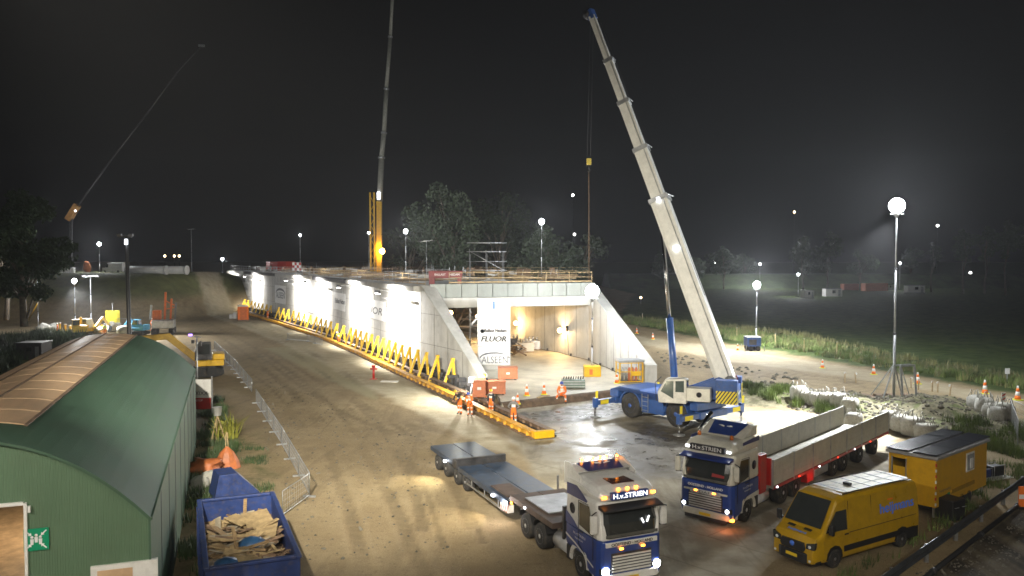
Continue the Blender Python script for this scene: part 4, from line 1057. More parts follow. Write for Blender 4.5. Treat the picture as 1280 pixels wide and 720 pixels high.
for sx in (-1,1):
    MB().bb(sx*1.26-.02,sx*1.26+.02,-12.2,-6.1,.78,1.0).build('side_rail', dk, t)
    MB().bb(sx*1.26-.02,sx*1.26+.02,-11.0,-6.5,.45,.52).build('under_guard', M['steel'], t)
    for y in (-10.4,-8.8,-7.2): MB().bb(sx*1.26-.03,sx*1.26+.0,y-.03,y+.03,.5,.8).build('guard_bracket', M['steel'], t)
    for y in (-11.4,-12.6,-14.2,-15.6): wheel(t, sx*1.0, y, .42, .42, sx, M['rim'], 'trailer_wheel')
    MB().box((sx*1.28,-4.4,1.22),(.04,.1,.07)).build('marker_lamp', M['headd'] if sx > 0 else M['amber'], t)
    MB().box((sx*1.28,-5.7,1.05),(.04,.12,.08)).build('marker_lamp', M['amber'], t)
# striped lamp board below the gooseneck
MB().bb(1.0,1.27,-6.9,-6.1,.5,.85).build('light_board', M['hatw'], t)
for k in range(4): MB().add([(1.275,-6.85+.2*k,.5),(1.275,-6.77+.2*k,.5),(1.275,-6.63+.2*k,.85),(1.275,-6.71+.2*k,.85)], [(0,1,2,3)]).build('red_stripe', M['red'], t)
lamp('POINT', 'work_light', (1.5,-6.5,.8), 60, (1,.9,.85), .05, parent=t)
lamp('SPOT', 'work_light', (1.45,-7.6,.72), 380, (1,.86,.55), .05, aim=(4.2,-7.8,0), cone=120, blend=.8, parent=t)
lamp('SPOT', 'work_light', (1.4,-14.0,.9), 560, (1,.9,.6), .05, aim=(4,-13.4,0), cone=130, blend=.8, parent=t)
lamp('SPOT', 'work_light', (-1.5,-9.5,.8), 320, (1,.9,.6), .05, aim=(-3.5,-11,0), cone=130, blend=.8, parent=t)
for y in (-7.6,-14.0): MB().box((1.33,y,.86),(.1,.14,.1)).build('work_lamp', M['headd'], t)
# suzi board behind the cab
MB().bb(-1.1,1.1,-1.5,-1.38,.9,2.1).build('rear_panel', M['dsteel'], t)
MB().box((.1,-2.15,1.36),(1.0,.4,.14)).build('toolbox', M['rim'], t, bevel=.02)
MB().lathe([(.16,0),(.16,.05)], (-.2,-2.0,1.5), 'y', 14).build('yellow_disc', M['yellow'], t)

# ---- yellow van
hd = (G(1030,711)-G(1118,684)); wb = 4.1
hd.z = 0; hd.normalize(); left = Vector((-hd.y, hd.x, 0))
c = (G(1030,711)+G(1118,684))/2+Vector((.38,.05,0)); fa = c+hd*wb/2-left*.95
t = thing('delivery_van', fa, heading(hd), 'yellow high roof panel van lettered heijmans in blue, parked beside the yellow site cabin', 'van')
hb = 1.02
def W(z): return hb-.11*max(0,(z-1.15))/1.3
st = [(-5.2,2.42),(-5.12,2.6),(-3,2.68),(-.6,2.68),(-.2,2.58),(.62,1.42),(.95,1.25),(1.06,1.0),(1.1,.75)]
t.scale = (.94,.97,.93)
b = MB(); secs = []
for y, z1 in st:
    z0 = .32; s_ = 1 if y < .6 else 1-.12*((y-.6)/.5)**2
    zb = min(1.15, z1-.12); r = .17 if z1 > 2 else .1
    secs.append(rsec(y, hb*s_, W(z1)*s_, z0, zb, z1, r))
b.loft(secs); b.build('body', M['vany'], t, bevel=.05, segs=3)
g = MB(); g.add([(-.84,.56,1.53),(.84,.56,1.53),(.76,-.12,2.5),(-.76,-.12,2.5)], [(0,1,2,3)])
ws_ = g.build('windscreen', M['glass'], t)
for v in ws_.data.vertices: v.co += Vector((0,.03,.03))
rf = MB(); rf.add([(-.72,-4.95,2.71),(-.72,-.85,2.72),(.72,-.85,2.72),(.72,-4.95,2.71)], [(0,1,2,3)]); rf.build('roof_skin', mat('van_roof', (.62,.6,.5), .3, metal=.2, var=.15, dirt=.1), t)
rr = MB()
for j in range(6): rr.bb(-.7,.7,-4.7+.72*j,-4.64+.72*j,2.72,2.735)
for x in (-.25,.25): rr.bb(x-.01,x+.01,-4.9,-.9,2.722,2.73)
rr.build('roof_rib', M['steel'], t)
for sx in (-1,1): MB().tube([(sx*.8,-4.9,2.68),(sx*.8,-2.8,2.74),(sx*.8,-.7,2.7)], .02, 6).build('roof_rail', M['black'], t)
MB().box((-.1,-1.9,2.78),(.3,.18,.1)).build('roof_vent', M['black'], t, bevel=.02)
bp = MB(); bp.prism([(-1.0,.7),(-.94,.98),(-.5,1.17),(.5,1.17),(.94,.98),(1.0,.7)], .25, .66, 'z'); bp.build('bumper', M['black'], t, bevel=.04)
gl = MB(); gl.prism([(-.5,.68),(-.58,.8),(-.5,1.03),(.5,1.03),(.58,.8),(.5,.68)], 1.05, 1.14, 'y'); go = gl.build('grille', M['black'], t, bevel=.01)
MB().lathe([(.1,0),(.1,.02),(.001,.02)], (0,1.14,.9), 'y', 14).build('oval_badge', M['tb'], go)
MB().bb(-.26,.26,1.17,1.185,.42,.54).build('number_plate', M['plate'], t)
for sx in (-1,1):
    h = MB().prism([(sx*.56,.82),(sx*.6,1.03),(sx*.98,1.14),(sx*.95,.85)], .93, 1.09, 'y').build('headlight', M['glass'], t, bevel=.02)
    MB().lathe([(.06,0),(.06,.02),(.001,.02)], (sx*.76,1.09,.94), 'y', 12).build('lens', mat('lens', (.7,.72,.75), .1, var=.02), h)
    MB().lathe([(.05,0),(.05,.02),(.001,.02)], (sx*.8,1.13,.42), 'y', 10).build('fog_lamp', mat('lens', (0,0,0)), t)
    X = lambda z: sx*(W(z)+.012)
    g = MB(); g.add([(X(1.42),.5,1.42),(X(1.42),-.72,1.38),(X(2.15),-.72,2.15),(X(2.15),-.12,2.15),(X(1.65),.32,1.68)], [(0,1,2,3,4)]); g.build('side_window', M['glass'], t)
    d = MB()
    for y in (-.82,-2.2): d.bar((sx*(hb+.004),y,.55),(X(2.45),y,2.45),.01,.015)
    d.bar((sx*(hb+.004),-.82,1.25),(sx*(hb+.004),-5.0,1.25),.01,.02)
    d.build('door_seam', M['black'], t)
    MB().bb(sx*hb-.02,sx*(hb+.025),-4.9,-.5 ,.55,.78).build('side_moulding', M['black'], t)
    MB().bar((sx*(hb+.02),-.75,1.22),(sx*(hb+.02),-.55,1.22),.03,.05).build('door_handle', M['black'], t)
    m_ = MB().bar((sx*.95,.42,1.5),(sx*1.2,.42,1.55),.05).build('mirror_arm', M['black'], t)
    MB().bb(sx*1.22-.1,sx*1.22+.1,.38,.5,1.4,1.8).build('mirror', M['black'], m_, bevel=.03)
    for y in (0,-wb):
        a = MB()
        a.prism([(y-.46,.36),(y-.42,.62),(y-.25,.82),(y,.88),(y+.25,.82),(y+.42,.62),(y+.46,.36)], sx*(hb-.2), sx*(hb+.008), 'x'); a.build('wheel_arch', M['black'], t)
        wheel(t, sx*(hb-.1), y, .37, .25, sx, mat('van_rim', (.35,.35,.36), .35, .7), 'wheel')
    MB().bb(sx*.92,sx*1.03,-5.16,-4.45,.3,.75).build('rear_corner_cladding', M['black'], t)
    rt = (0,1,0) if sx > 0 else (0,-1,0)
    tx = text(t, 'lettering', 'heijmans', (X(1.7), -4.55 if sx > 0 else -2.75, 1.5), rt, (-sx*.085,0,1), .5, M['tb'], width=2.15, bold=.02)
    MB().bar((X(2.1)+sx*.005,-3.55,2.12),(X(2.1)+sx*.005,-3.22,2.13),.01,.06).build('orange_mark', M['to'], t)
hn = Vector((0,.33,-.17)).normalized()
text(t, 'lettering', 'heijmans', (.42,.93,1.3), (-1,0,0), (0,-.9,.42), .14, M['tb'], width=.84, bold=.01)
for sx in (-1,1): MB().add([(sx*.2,.66,1.475),(sx*.55,.66,1.475),(sx*.55,.78,1.42),(sx*.2,.78,1.42)], [(0,1,2,3)]).build('bonnet_vent', M['black'], t)

# ---- yellow site cabin on a trailer, solar roof
pb = G(1169,650)
dL = Vector((.77,.64,0)); dL.normalize(); Lc = 5.5; Wc = 2.0
dW = Vector((-dL.y, dL.x, 0))       # to the left / away
t = thing('site_cabin', pb, math.atan2(dL.y, dL.x), 'yellow mobile site cabin with two rows of dark solar panels on its roof', 'cabin')
Hc = 2.55; cy = mat('cabin_yellow', (.62,.34,.006), .4, var=.08, dirt=.12)
b = MB(); b.bb(0,Lc,0,.06,.5,Hc).bb(Lc-.06,Lc,.06,Wc,.5,Hc).bb(0,Lc,Wc-.06,Wc,.5,Hc).bb(0,.06,.06,1.25,.5,Hc).bb(0,.06,1.25,1.85,2.35,Hc).bb(0,.06,1.85,Wc-.06,.5,Hc).bb(0.06,Lc-.06,.06,Wc-.06,.5,.58)
b.build('wall', cy, t, bevel=.012)
b = MB(); b.bb(-.12,Lc+.12,-.1,Wc+.1,Hc,Hc+.14); ro = b.build('roof', mat('cabin_roof', (.3,.3,.3), .5), t, bevel=.02)
for j in range(3):
    for r_ in range(2):
        b = MB(); b.bb(.0+j*2.0,1.92+j*2.0,.0+r_*1.15,1.0+r_*1.15,Hc+.16,Hc+.2); pn = b.build('solar_panel', M['solar'], ro)
        if j == 0: pass
d = MB(); d.bb(.0,.03,1.28,1.82,.55,2.0); d.build('door', cy, t, bevel=.01)
MB().bb(-.02,.03,1.22,1.27,.5,2.4).bb(-.02,.03,1.83,1.88,.5,2.4).build('door_frame', M['steel'], t)
w = MB().bb(3.1,4.0,-.03,.0,1.5,2.35).build('window', M['hatw'], t, bevel=.01)
MB().bb(3.18,3.92,-.045,-.03,1.58,2.27).build('pane', mat('cabin_pane', (.35,.36,.36), .15), w)
MB().box((3.6,-.06,1.85),(.3,.02,.45)).build('notice', M['hatw'], w)
for k in range(9):
    MB().box((-.005,-.005,.65+.24*k),(.05,.05,.12)).build('marker_strip', M['red'] if k % 2 else M['hatw'], t)
text(t, 'lettering', 'heijmans', (.35,-.012,1.05), (1,0,0), (0,0,1), .16, M['tg'], width=1.1)
MB().bb(1.5,4.0,-.05,.0,.85,1.0).build('step_rack', mat('rack', (.35,.2,.01), .5), t)
MB().box((1.3,-.01,.85),(.22,.02,.18)).build('green_sticker', M['sgreen'], t)
MB().bb(.2,Lc-.2,.3,Wc-.3,.36,.5).build('chassis', M['dsteel'], t)
for x in (2.7,3.5):
    for y, s_ in ((.1,-1),(Wc-.1,1)):
        g_ = MB().lathe([(.17,-.1),(.3,-.1),(.32,0),(.3,.1),(.17,.1)], (0,0,0), 'y', 20).build('wheel', M['tyre'], t); g_.location = (x,y,.32)
        MB().lathe([(.18,-.09),(.1,-.06),(.001,-.05)], (0,0,0), 'y', 16).build('rim', M['rim'], g_)
for x in (.3,5.5):
    for y in (.2,Wc-.2): MB().bar((x,y,0),(x,y,.5),.08).build('support_leg', M['steel'], t)
o = thing('black_crate', G(1187,648), .5, 'black cube shaped crate standing alone on the weeds in front of the yellow cabin', 'crate')
MB().bb(-.42,.42,-.42,.42,.04,.85).build('body', M['black'], o, bevel=.03)
MB().bb(-.44,.44,-.44,.44,.85,.9).build('lid', M['dsteel'], o, bevel=.02)
for x in (-.35,.35): MB().bb(x-.06,x+.06,-.4,.4,0,.04).build('skid', M['wood3'], o)
for x in (-.25,.25): MB().tube([(x-.1,-.44,.6),(x-.1,-.5,.62),(x+.1,-.5,.62),(x+.1,-.44,.6)], .015, 6).build('handle', M['steel'], o)
o = thing('generator', G(1237,597), .4, 'small dark portable generators on a white board beside the yellow site cabin', 'generator')
MB().bb(-1.1,1.1,-.5,.6,0,.04).build('board', M['white'], o)
for x, s_ in ((-.5,1),(.4,1.2)):
    MB().bb(x-.35*s_,x+.3*s_,-.25,.25,.1,.5*s_).build('body', M['dblue'] if s_ == 1 else M['black'], o, bevel=.05)
    MB().tube([(x-.36*s_,-.27,.04),(x-.36*s_,-.27,.55*s_),(x+.32*s_,-.27,.55*s_),(x+.32*s_,-.27,.04)], .02, 6).tube([(x-.36*s_,.27,.04),(x-.36*s_,.27,.55*s_),(x+.32*s_,.27,.55*s_),(x+.32*s_,.27,.04)], .02, 6).build('tube_frame', M['steel'], o)

# ---- rough terrain crane
hz_ = mat('hazard_yellow', (.75,.6,.02), .5, var=.05)
def hazard(parent, o, right, up, w, h, n, name='hazard_stripes', m1=None):
    "yellow board with black diagonal stripes in the plane o,right,up"
    o, R, U = Vector(o), Vector(right), Vector(up); N = R.cross(U)
    b = MB(); b.add([o, o+R*w, o+R*w+U*h, o+U*h], [(0,1,2,3)])
    e = N*.004; step = w/n; sh = h*.7
    for k in range(-int(sh/step)-1, n):
        x0, x1 = k*step+step*.0, k*step+step*.45
        # clip parallelogram to the board
        P = []
        def cl(x, y): return x, y
        poly = [(x0,0),(x1,0),(x1+sh,h),(x0+sh,h)]
        def clip(poly, f, g):
            r = []
            for i in range(len(poly)):
                a, b_ = poly[i], poly[(i+1) % len(poly)]; fa, fb = f(a), f(b_)
                if fa >= 0: r.append(a)
                if fa*fb < 0: s_ = fa/(fa-fb); r.append((a[0]+(b_[0]-a[0])*s_, a[1]+(b_[1]-a[1])*s_))
            return r
        poly = clip(poly, lambda p: p[0], 0); poly = clip(poly, lambda p: w-p[0], 0) if poly else poly
        if len(poly) > 2: b.add([o+R*x+U*y+e for x, y in poly], [tuple(range(len(poly)))], 1)
    return b.build(name, [hz_, M['tk']], parent, recalc=False)
cdir = Vector((.56,-.83,0)).normalized(); cl_ = Vector((cdir.y,-cdir.x,0))   # to the viewer's left side
# near-left wheels on the ground at these two pixels
w1, w2 = G(796,520.5), G(834,535)
cm = (w1+w2)/2
cdir = Vector((.62,-.785,0)); leftv = Vector((-.785,-.62,0))
cc = cm-leftv*1.2+Vector((.25,0,0))
t = thing('rough_terrain_crane', cc, heading(cdir), 'blue crane on big tyres, its long grey telescopic boom raised over the site', 'mobile crane')
# local: +y = cdir (towards the viewer), +x = right of it = -leftv... x axis of rotated frame
# carrier
b = MB(); b.bb(-.75,.75,-3.6,3.6,.95,1.45).build('chassis', M['cblue'], t, bevel=.05)
b = MB(); b.prism([(-4.0,1.3),(-4.0,1.8),(-3.1,2.1),(-1.2,2.1),(-.9,1.85),(.9,1.85),(1.2,2.1),(3.1,2.1),(3.8,1.8),(3.8,1.3),(3.2,1.3),(3.2,1.95),(.95,1.95),(.95,1.5),(-.95,1.5),(-.95,1.95),(-3.2,1.95),(-3.2,1.3)], -1.5, 1.5, 'x'); b.build('deck', M['cblue'], t, bevel=.05)
for sx in (-1,1):
    b = MB(); b.bb(sx*.9,sx*1.5,-.98,.98,.6,1.85); bo = b.build('side_box', M['cblue'], t, bevel=.03)
    b = MB()
    for z in (.75,1.05,1.35,1.65): b.bar((sx*1.54,-.9,z),(sx*1.54,-.35,z),.05,.03)
    for y in (-.9,-.35): b.bar((sx*1.54,y,.65),(sx*1.54,y,1.85),.04)
    b.build('ladder', M['steel'], bo)
    for y in (-2.05,2.05):
        wheel(t, sx*1.22, y, .88, .62, sx, M['rimb'], 'wheel')
        b = MB(); P = [(y+1.02*math.cos(PI*k/10), .9+1.02*math.sin(PI*k/10)) for k in range(11)]+[(y+.94*math.cos(PI*k/10), .9+.94*math.sin(PI*k/10)) for k in range(10,-1,-1)]
        b.prism(P, sx*.85, sx*1.5, 'x'); b.build('mudguard', M['cblue'], t)
for y in (-3.75,3.75):
    MB().bb(-1.4,1.4,y-.25,y+.25,.8,1.25).build('outrigger_box', M['cblue'], t, bevel=.03)
    for sx in (-1,1):
        ob = MB().bb(sx*1.3,sx*3.1,y-.17,y+.17,.85,1.2).build('outrigger_beam', M['cblue'], t, bevel=.02)
        hazard(ob, (sx*2.05 if sx>0 else -2.85, y+.175, .87), (1,0,0), (0,0,1), .8, .3, 4)
        hazard(ob, (sx*2.85 if sx>0 else -2.05, y-.175, .87), (-1,0,0), (0,0,1), .8, .3, 4)
        lg = MB().bb(sx*3.2-.14,sx*3.2+.14,y-.14,y+.14,.7,1.35).build('outrigger_leg', M['cblue'], t, bevel=.02)
        hazard(lg, (sx*3.2-.12,y+.145,1.36),(1,0,0),(0,0,1),.24,.5,2)
        MB().tube([(sx*3.2,y,.08),(sx*3.2,y,.8)], .07, 10).build('jack', M['chrome'], lg)
        MB().lathe([(.38,.0),(.38,.05),(.12,.1),(.001,.1)], (sx*3.2,y,0), 'z', 18).build('float_pad', M['steel'], lg)
# superstructure: own frame, heading to the boom tip side
boomp = D(903,487,54.6)
# slew frame
sdir = Vector((-.93,.36,0)).normalized()
srot = heading(sdir)-heading(cdir)
sc_ = bpy.data.objects.new('superstructure', None)
def sx_(p): # superstructure local -> root local
    v = Matrix.Rotation(srot, 3, 'Z')@Vector(p); return v+Vector((.6,2.0,-.25))
class SB(MB):
    def build(s, *a, **k):
        s.v = [tuple(sx_(p)) for p in s.v]; return MB.build(s, *a, **k)
SB().lathe([(1.0,0),(1.0,.3)], (0,0,1.95), 'z', 24).build('slew_ring', M['dsteel'], t)
SB().bb(-.75,.75,-3.0,1.4,2.25,2.7).build('turntable', M['cblue'], t, bevel=.04)
for sx in (-1,1): SB().prism([(-2.9,2.7),(-2.9,3.5),(-2.3,3.7),(-.4,2.9),(.6,2.7)], sx*.6-.06, sx*.6+.06, 'x').build('boom_bracket', M['cblue'], t, bevel=.02)
# counterweight, behind (local -y)
cwb = SB().bb(-1.3,1.3,-3.5,-2.7,2.1,3.15).build('counterweight', M['cblue'], t, bevel=.05)
for x0 in (-1.75,1.0):
    e_ = SB().bb(x0,x0+.75,-3.55,-2.2,2.15,3.65 if x0 < 0 else 3.55).build('counterweight_side', M['cblue'], t, bevel=.04)
def shazard(o, r, u, w, h, n):
    o2 = sx_(o); Rr_ = Matrix.Rotation(srot,3,'Z'); return hazard(t, o2, Rr_@Vector(r), Rr_@Vector(u), w, h, n)
shazard((-.98-.79,-3.56,2.17),(1,0,0),(0,0,1),.76,.85,5)
shazard((1.0,-3.56,2.17),(1,0,0),(0,0,1),.74,.95,4)
shazard((-1.755,-2.25,2.17),(0,-1,0),(0,0,1),1.28,.8,6)
Rr_ = Matrix.Rotation(srot,3,'Z')
text(t, 'lettering', 'Ballast Nedam', sx_((-.62,-3.52,2.6)), Rr_@Vector((1,0,0)), (0,0,1), .19, M['tw'], width=1.5, bold=.012)
e = SB(); e.lathe([(.2,0),(.2,.012),(.16,.012),(.16,0)], (-.8,-3.52,2.7), 'y', 18).bb(-.82,-.78,-3.52,-3.508,2.6,2.8); e.build('emblem', M['tw'], t)
for x in (-.3,.35): SB().lathe([(.38,-.3),(.38,-.26),(.24,-.26),(.24,.2),(.38,.2),(.38,.24)], (x,-3.0,3.45), 'x', 18).build('winch_drum', M['steel'] if x < 0 else M['dred'], t)
# engine cover + cab on the camera side (local +x? camera is on the superstructure's left)
SB().bb(-1.75,-.8,-1.9,-.4,2.2,3.05).build('engine_cover', M['cream'], t, bevel=.05)
cb = SB(); cb.prism([(-.4,2.0),(-.4,3.55),(-.2,3.62),(.95,3.55),(1.45,2.7),(1.4,2.0)], -1.75, -.85, 'x'); cb.build('cab', mat('cab_white', (.6,.58,.52), .4, dirt=.1), t, bevel=.06)
for (P, nm) in (([(-1.762,-.25,2.75),(-1.762,.3,2.75),(-1.762,.3,3.45),(-1.762,-.25,3.5)],'side_window'),([(-1.762,.42,2.3),(-1.762,1.25,2.75),(-1.762,.88,3.45),(-1.762,.42,3.45)],'side_window'),
                ([(-1.68,1.47,2.72),(-.92,1.47,2.72),(-.92,1.0,3.5),(-1.68,1.0,3.5)],'windscreen'),([(-1.65,-.412,2.8),(-.95,-.412,2.8),(-.95,-.412,3.45),(-1.65,-.412,3.45)],'rear_window')):
    g = SB(); g.add(P, [(0,1,2,3)]); g.build(nm, mat('cab_glass', (.05,.07,.065), .08), t)
e = SB(); e.lathe([(.17,-.01),(.17,.0),(.13,.0),(.13,-.01)], (-1.76,-1.2,2.65), 'x', 18).bb(-1.77,-1.762,-1.22,-1.18,2.56,2.74); e.build('emblem', M['tk'], t)
SB().tube([(-1.8,1.5,2.1),(-1.8,1.6,3.3),(-1.75,1.2,3.7)], .025, 6).build('grab_rail', M['dsteel'], t)
# boom
piv = sx_((0,-2.7,3.45)); 
Mi = Matrix.Rotation(heading(cdir), 4, 'Z'); Mi.translation = cc; Mi = Mi.inverted()
tipw = D(740,20,60.5); tipl = Mi@tipw
bd = (tipl-piv); BLn = bd.length; bd.normalize()
sidev = Vector((sdir.x, sdir.y, 0)); upv = Matrix.Rotation(srot,3,'Z')@Vector((0,0,1))
bx = (Matrix.Rotation(srot,3,'Z')@Vector((1,0,0)))
cuts = [0,.46,.60,.735,.86,1.0]; wd = [1.15,.9,.74,.6,.46]
bgrey = mat('boom_grey', (.66,.65,.6), .42, var=.08, dirt=.08)
for k in range(5):
    a, b_ = piv+bd*BLn*cuts[k]+(bd*-.0), piv+bd*BLn*cuts[k+1]
    w_ = wd[k]
    perp = bx.cross(bd).normalized()
    # box boom with rounded under side
    sec = [(-w_*.42,-w_*.55),(-w_*.5,-w_*.35),(-w_*.5,w_*.5),(w_*.5,w_*.5),(w_*.5,-w_*.35),(w_*.42,-w_*.55)]
    b = MB(); b.loft([[a-bd*(.0 if k == 0 else .4)+bx*x+perp*z for x, z in sec], [b_+bx*x+perp*z for x, z in sec]]); o = b.build('boom_section', bgrey, t, bevel=.03)
    if k < 4:
        b = MB(); b.bar(b_-bd*.18, b_+bd*.12, w_*1.16, w_*1.2, up=perp); b.bar(b_-bx*w_*.9+perp*w_*.7, b_+bx*w_*.9+perp*w_*.7, .06); b.build('boom_collar', M['steel'], o)
    for sgn in (-1,1):
        b = MB(); b.bar(a+bx*sgn*(w_*.5+.02)+perp*w_*.28, b_+bx*sgn*(w_*.5+.02)+perp*w_*.28, .05, .05); b.build('side_rib', M['steel'], o)
    if k in (1,2,3):
        pass
tl = text(t, 'lettering', 'Ballast Nedam', piv+bd*BLn*.12-bx*.5, bd, (perp if True else 0), .3, M['tg'], width=5, bold=.02)
MB().bar(tipl-bd*.3, tipl+bd*.5, .5, .5).build('boom_head', M['cblue'], t, bevel=.03)
for sgn in (-1,1):
    MB().lathe([(.3,-.04),(.3,.04)], tuple(tipl+bd*.3+bx*sgn*.2-perp*.35), 'x', 16).build('sheave', M['dsteel'], t)
# luffing cylinder
cyb = sx_((0,.6,2.7)); cyt = piv+bd*BLn*.40-perp*.45
mid_ = cyb+(cyt-cyb)*.42
MB().tube([cyb, mid_], .24, 14).build('cylinder_barrel', M['cblue'], t)
MB().tube([mid_, cyt], .13, 12).build('cylinder_rod', M['chrome'], t)
pl = piv+bd*BLn*.43+perp*.0-bx*.6
for (q, nm) in ((.46,'boom_lamp'),(.33,'boom_lamp')):
    p = piv+bd*BLn*q-bx*.55; b = MB().box(p, (.3,.3,.25)).build(nm, M['headd'], t)
hl = MB().tube([piv+bd*BLn*.2+perp*.6, piv+bd*BLn*.97+perp*.45], .018, 5).build('hoist_rope', M['dsteel'], t)
# hook block on its rope
hk = D(736,203,60.5); rt_ = tipw+Vector((0,0,-.3))
o = thing('hook_block', hk, 0, 'small yellow and black striped hook block hanging on thin ropes from the boom tip', 'hook block')
b = MB().bb(-.18,.18,-.13,.13,-.2,.3).build('block', mat('hook_yellow', (.25,.19,.02), .6), o, bevel=.03)
hazard(b, (-.17,-.135,-.18),(1,0,0),(0,0,1),.34,.46,3)
MB().tube([(0,0,-.2),(0,0,-.45),(.1,0,-.6),(0,0,-.72),(-.1,0,-.62)], .04, 8).build('hook', M['dsteel'], o)
for x in (-.12,.12): MB().tube([(x,0,.45),(tipw.x-hk.x+x,0,tipw.z-hk.z-.5)], .012, 5).build('rope', M['dsteel'], o)
MB().tube([(0,0,-.7),(.05,0,-8.9)], .03, 6).build('sling', M['wood3'], o)
# ============================================================ light masts
LAMPN = [0]
def ledhead(t, z, n, sc, power, facing, aim=None, col=(.93,.97,1), rad=.3, cone=None):
    "a round globe shaped as lens glare, on a cross arm, at height z of thing t: the globe itself gives the light"
    R = .14*sc+.1*n; L_ = power/(4*PI*PI*R*R); LAMPN[0] += 1
    MB().bar((-R*.9,0,z-R-.05), (R*.9,0,z-R-.05), .07).build('cross_arm', M['steel'], t)
    MB().lathe([(.09,z-R-.35),(.2,z-R-.1),(R*.45,z-R*.93)], (0,0,0), 'z', 14).build('lamp_socket', M['steel'], t)
    m = mat('glare_globe_%d' % LAMPN[0], col, emit=L_)
    MB().ball((0,0,z), R, n=16).build('glare_globe', m, t)  # globe stands in for the lens glare around the LED heads
def mast(name, g, z, label, r=.07, mid=None, cat='light mast', m=None):
    t = thing(name, g, 0, label, cat)
    m = m or M['steel']
    hts = [0, z*.35, z*.68, z]; rr = [r, r*.8, r*.6]
    for k in range(3):
        MB().tube([(0,0,hts[k]),(0,0,hts[k+1]+.05)], rr[k], 10).build('mast_section', m, t)
        if k: MB().tube([(0,0,hts[k]-.08),(0,0,hts[k]+.08)], r*1.25, 10).build('collar', M['dsteel'], t)
    return t
# 1: on a yellow ballast block in the portal
g = G(740,470,.45); z = zat(742,364,g)-g.z
t = mast('light_mast', g, z, 'light mast with dazzling lamps on a bright yellow ballast block in the portal', .07)
MB().bb(-.75,.75,-.6,.6,0,.95).build('ballast_block', M['yellow'], t, bevel=.05)
MB().bb(-.3,.0,-.63,-.6,.2,.7).build('lifting_slot', M['ry'] if 'ry' in M else M['orange'], t)
ledhead(t, z, 4, 1.6, 8000, .0, rad=.45)
# 2: tall mast on timber mats, right
g = G(1117,503); z = zat(1112,257,g)
t = mast('light_mast', g, z, 'tallest light mast, standing on timber mats beside the rubble bank at the right', .1)
mats_ = MB()
for k in range(7): mats_.box((random.uniform(-.3,.3),-1.6+.55*k,.12), (4.6,.45,.2), rz=random.uniform(-.06,.06))
mats_.build('timber_mat', M['wood3'], t)
mats_ = MB()
for k in range(4): mats_.box((-1.6+1.05*k,random.uniform(-.2,.2),.33), (.5,3.4,.2), rz=random.uniform(-.08,.08))
mats_.build('timber_mat', M['wood3'], t)
f = MB()
for x, y in ((.0,-.9),(1.25,-.5)): f.bar((x+.25,y,.4),(x+.2,y+.3,2.9),.12)
f.bar((.2,-.6,2.9),(1.5,-.2,2.9),.14); f.bar((-.3,-.4,2.9),(1.4,.3,2.9),.12); f.bar((-1.3,-1,.4),(0,0,3),.08); f.bar((1.2,1.2,.4),(0,0,3),.08); f.bar((-1.2,1.2,.4),(0,0,3),.08); f.bar((.9,-.7,.5),(.3,-.5,2.8),.06)
f.build('stand_frame', M['steel'], t)
ledhead(t, z, 4, 1.3, 18000, .35, rad=.5)
lamp('SPOT', 'light', (-.8,-.8,z-1.2), 60000, (.97,.99,1), .3, aim=(-10.5,-7.5,0), cone=66, blend=.8, parent=t)
# 3: blue trailer light tower on the sand
g = G(940,438); z = zat(946,356,g)
t = mast('light_tower', g+Vector((.5,0,0)), z, 'mobile light tower with a blue generator box on the bright sand strip', .1, cat='light tower')
b = MB().bb(-1.3,.35,-.8,.8,.55,1.65).build('generator_box', M['cblue'], t, bevel=.06)
MB().bb(-1.1,-.2,-.83,-.8,.75,1.4).build('vent_panel', M['dsteel'], b)
MB().bb(-1.32,.37,-.82,.82,1.65,1.72).build('lid', M['white'], t, bevel=.02)
for x in (-.9,0):
    for y in (-.75,.75):
        w_ = MB().lathe([(.18,-.1),(.3,-.1),(.3,.1),(.18,.1)], (0,0,0), 'y', 16).build('wheel', M['tyre'], t); w_.location = (x,y,.3)
for x, y in ((-1.5,-1),(.7,-1),(-1.5,1),(.7,1)): MB().bar((x,y,0),(x,y,.7),.07).build('outrigger', M['steel'], t)
ledhead(t, z, 3, 1.0, 26000, .1, rad=.4)
# others: (lamp px, base px, depth or None, panels, power, label)
def far_mast(lx, ly, bx, by, Y, zb, power, lab, n=2, sc=1.0, col=(.95,.97,1), rad=.3, r=.07):
    p = D(lx, ly, Y); q = Vector((p.x, p.y, zb))
    t = mast('light_mast', q, p.z-zb, lab, r)
    ledhead(t, p.z-zb, n, sc, power, random.uniform(-.4,.4), rad=rad, col=col)
    MB().box((0,0,.15),(1.2,1.2,.3)).build('foot', M['dsteel'], t)
    return t
far_mast(677,277,678,345,128,HT,9000,'light mast on the deck left of the thin tall pole, lamps above the trees',3,1.0,rad=.5)
far_mast(507,289,510,346,125,HT,8000,'light mast on the deck between the yellow rig and the big tree',2,.9,rad=.35)
far_mast(461,291,461,330,150,HT,3500,'small light mast just left of the yellow rig',1,.8,rad=.25)
far_mast(375,294,375,330,165,HT,1800,'thin white mast with a small lamp above the red containers',1,.7,rad=.2)
far_mast(278,324,278,345,230,0,5000,'light mast beyond the far end of the underpass wall',2,1.2,rad=.4)
far_mast(227,354,227,368,190,0,2200,'low lamp stand at the foot of the embankment end',1,1.0,rad=.35)
far_mast(124,305,124,336,172,8.0,9000,'light mast on top of the embankment beside the white van',2,1.2,rad=.45)
far_mast(93,351,95,418,119,0,9000,'light mast standing among the yellow machines left of the dark pole',2,.9,rad=.35)
q_ = G(110,422)
lamp('SPOT', 'light', D(93,351,119)+Vector((0,-.5,-1.0)), 90000, (1,.98,.92), .3, aim=(q_.x+2,q_.y-1,0), cone=85, blend=.9)
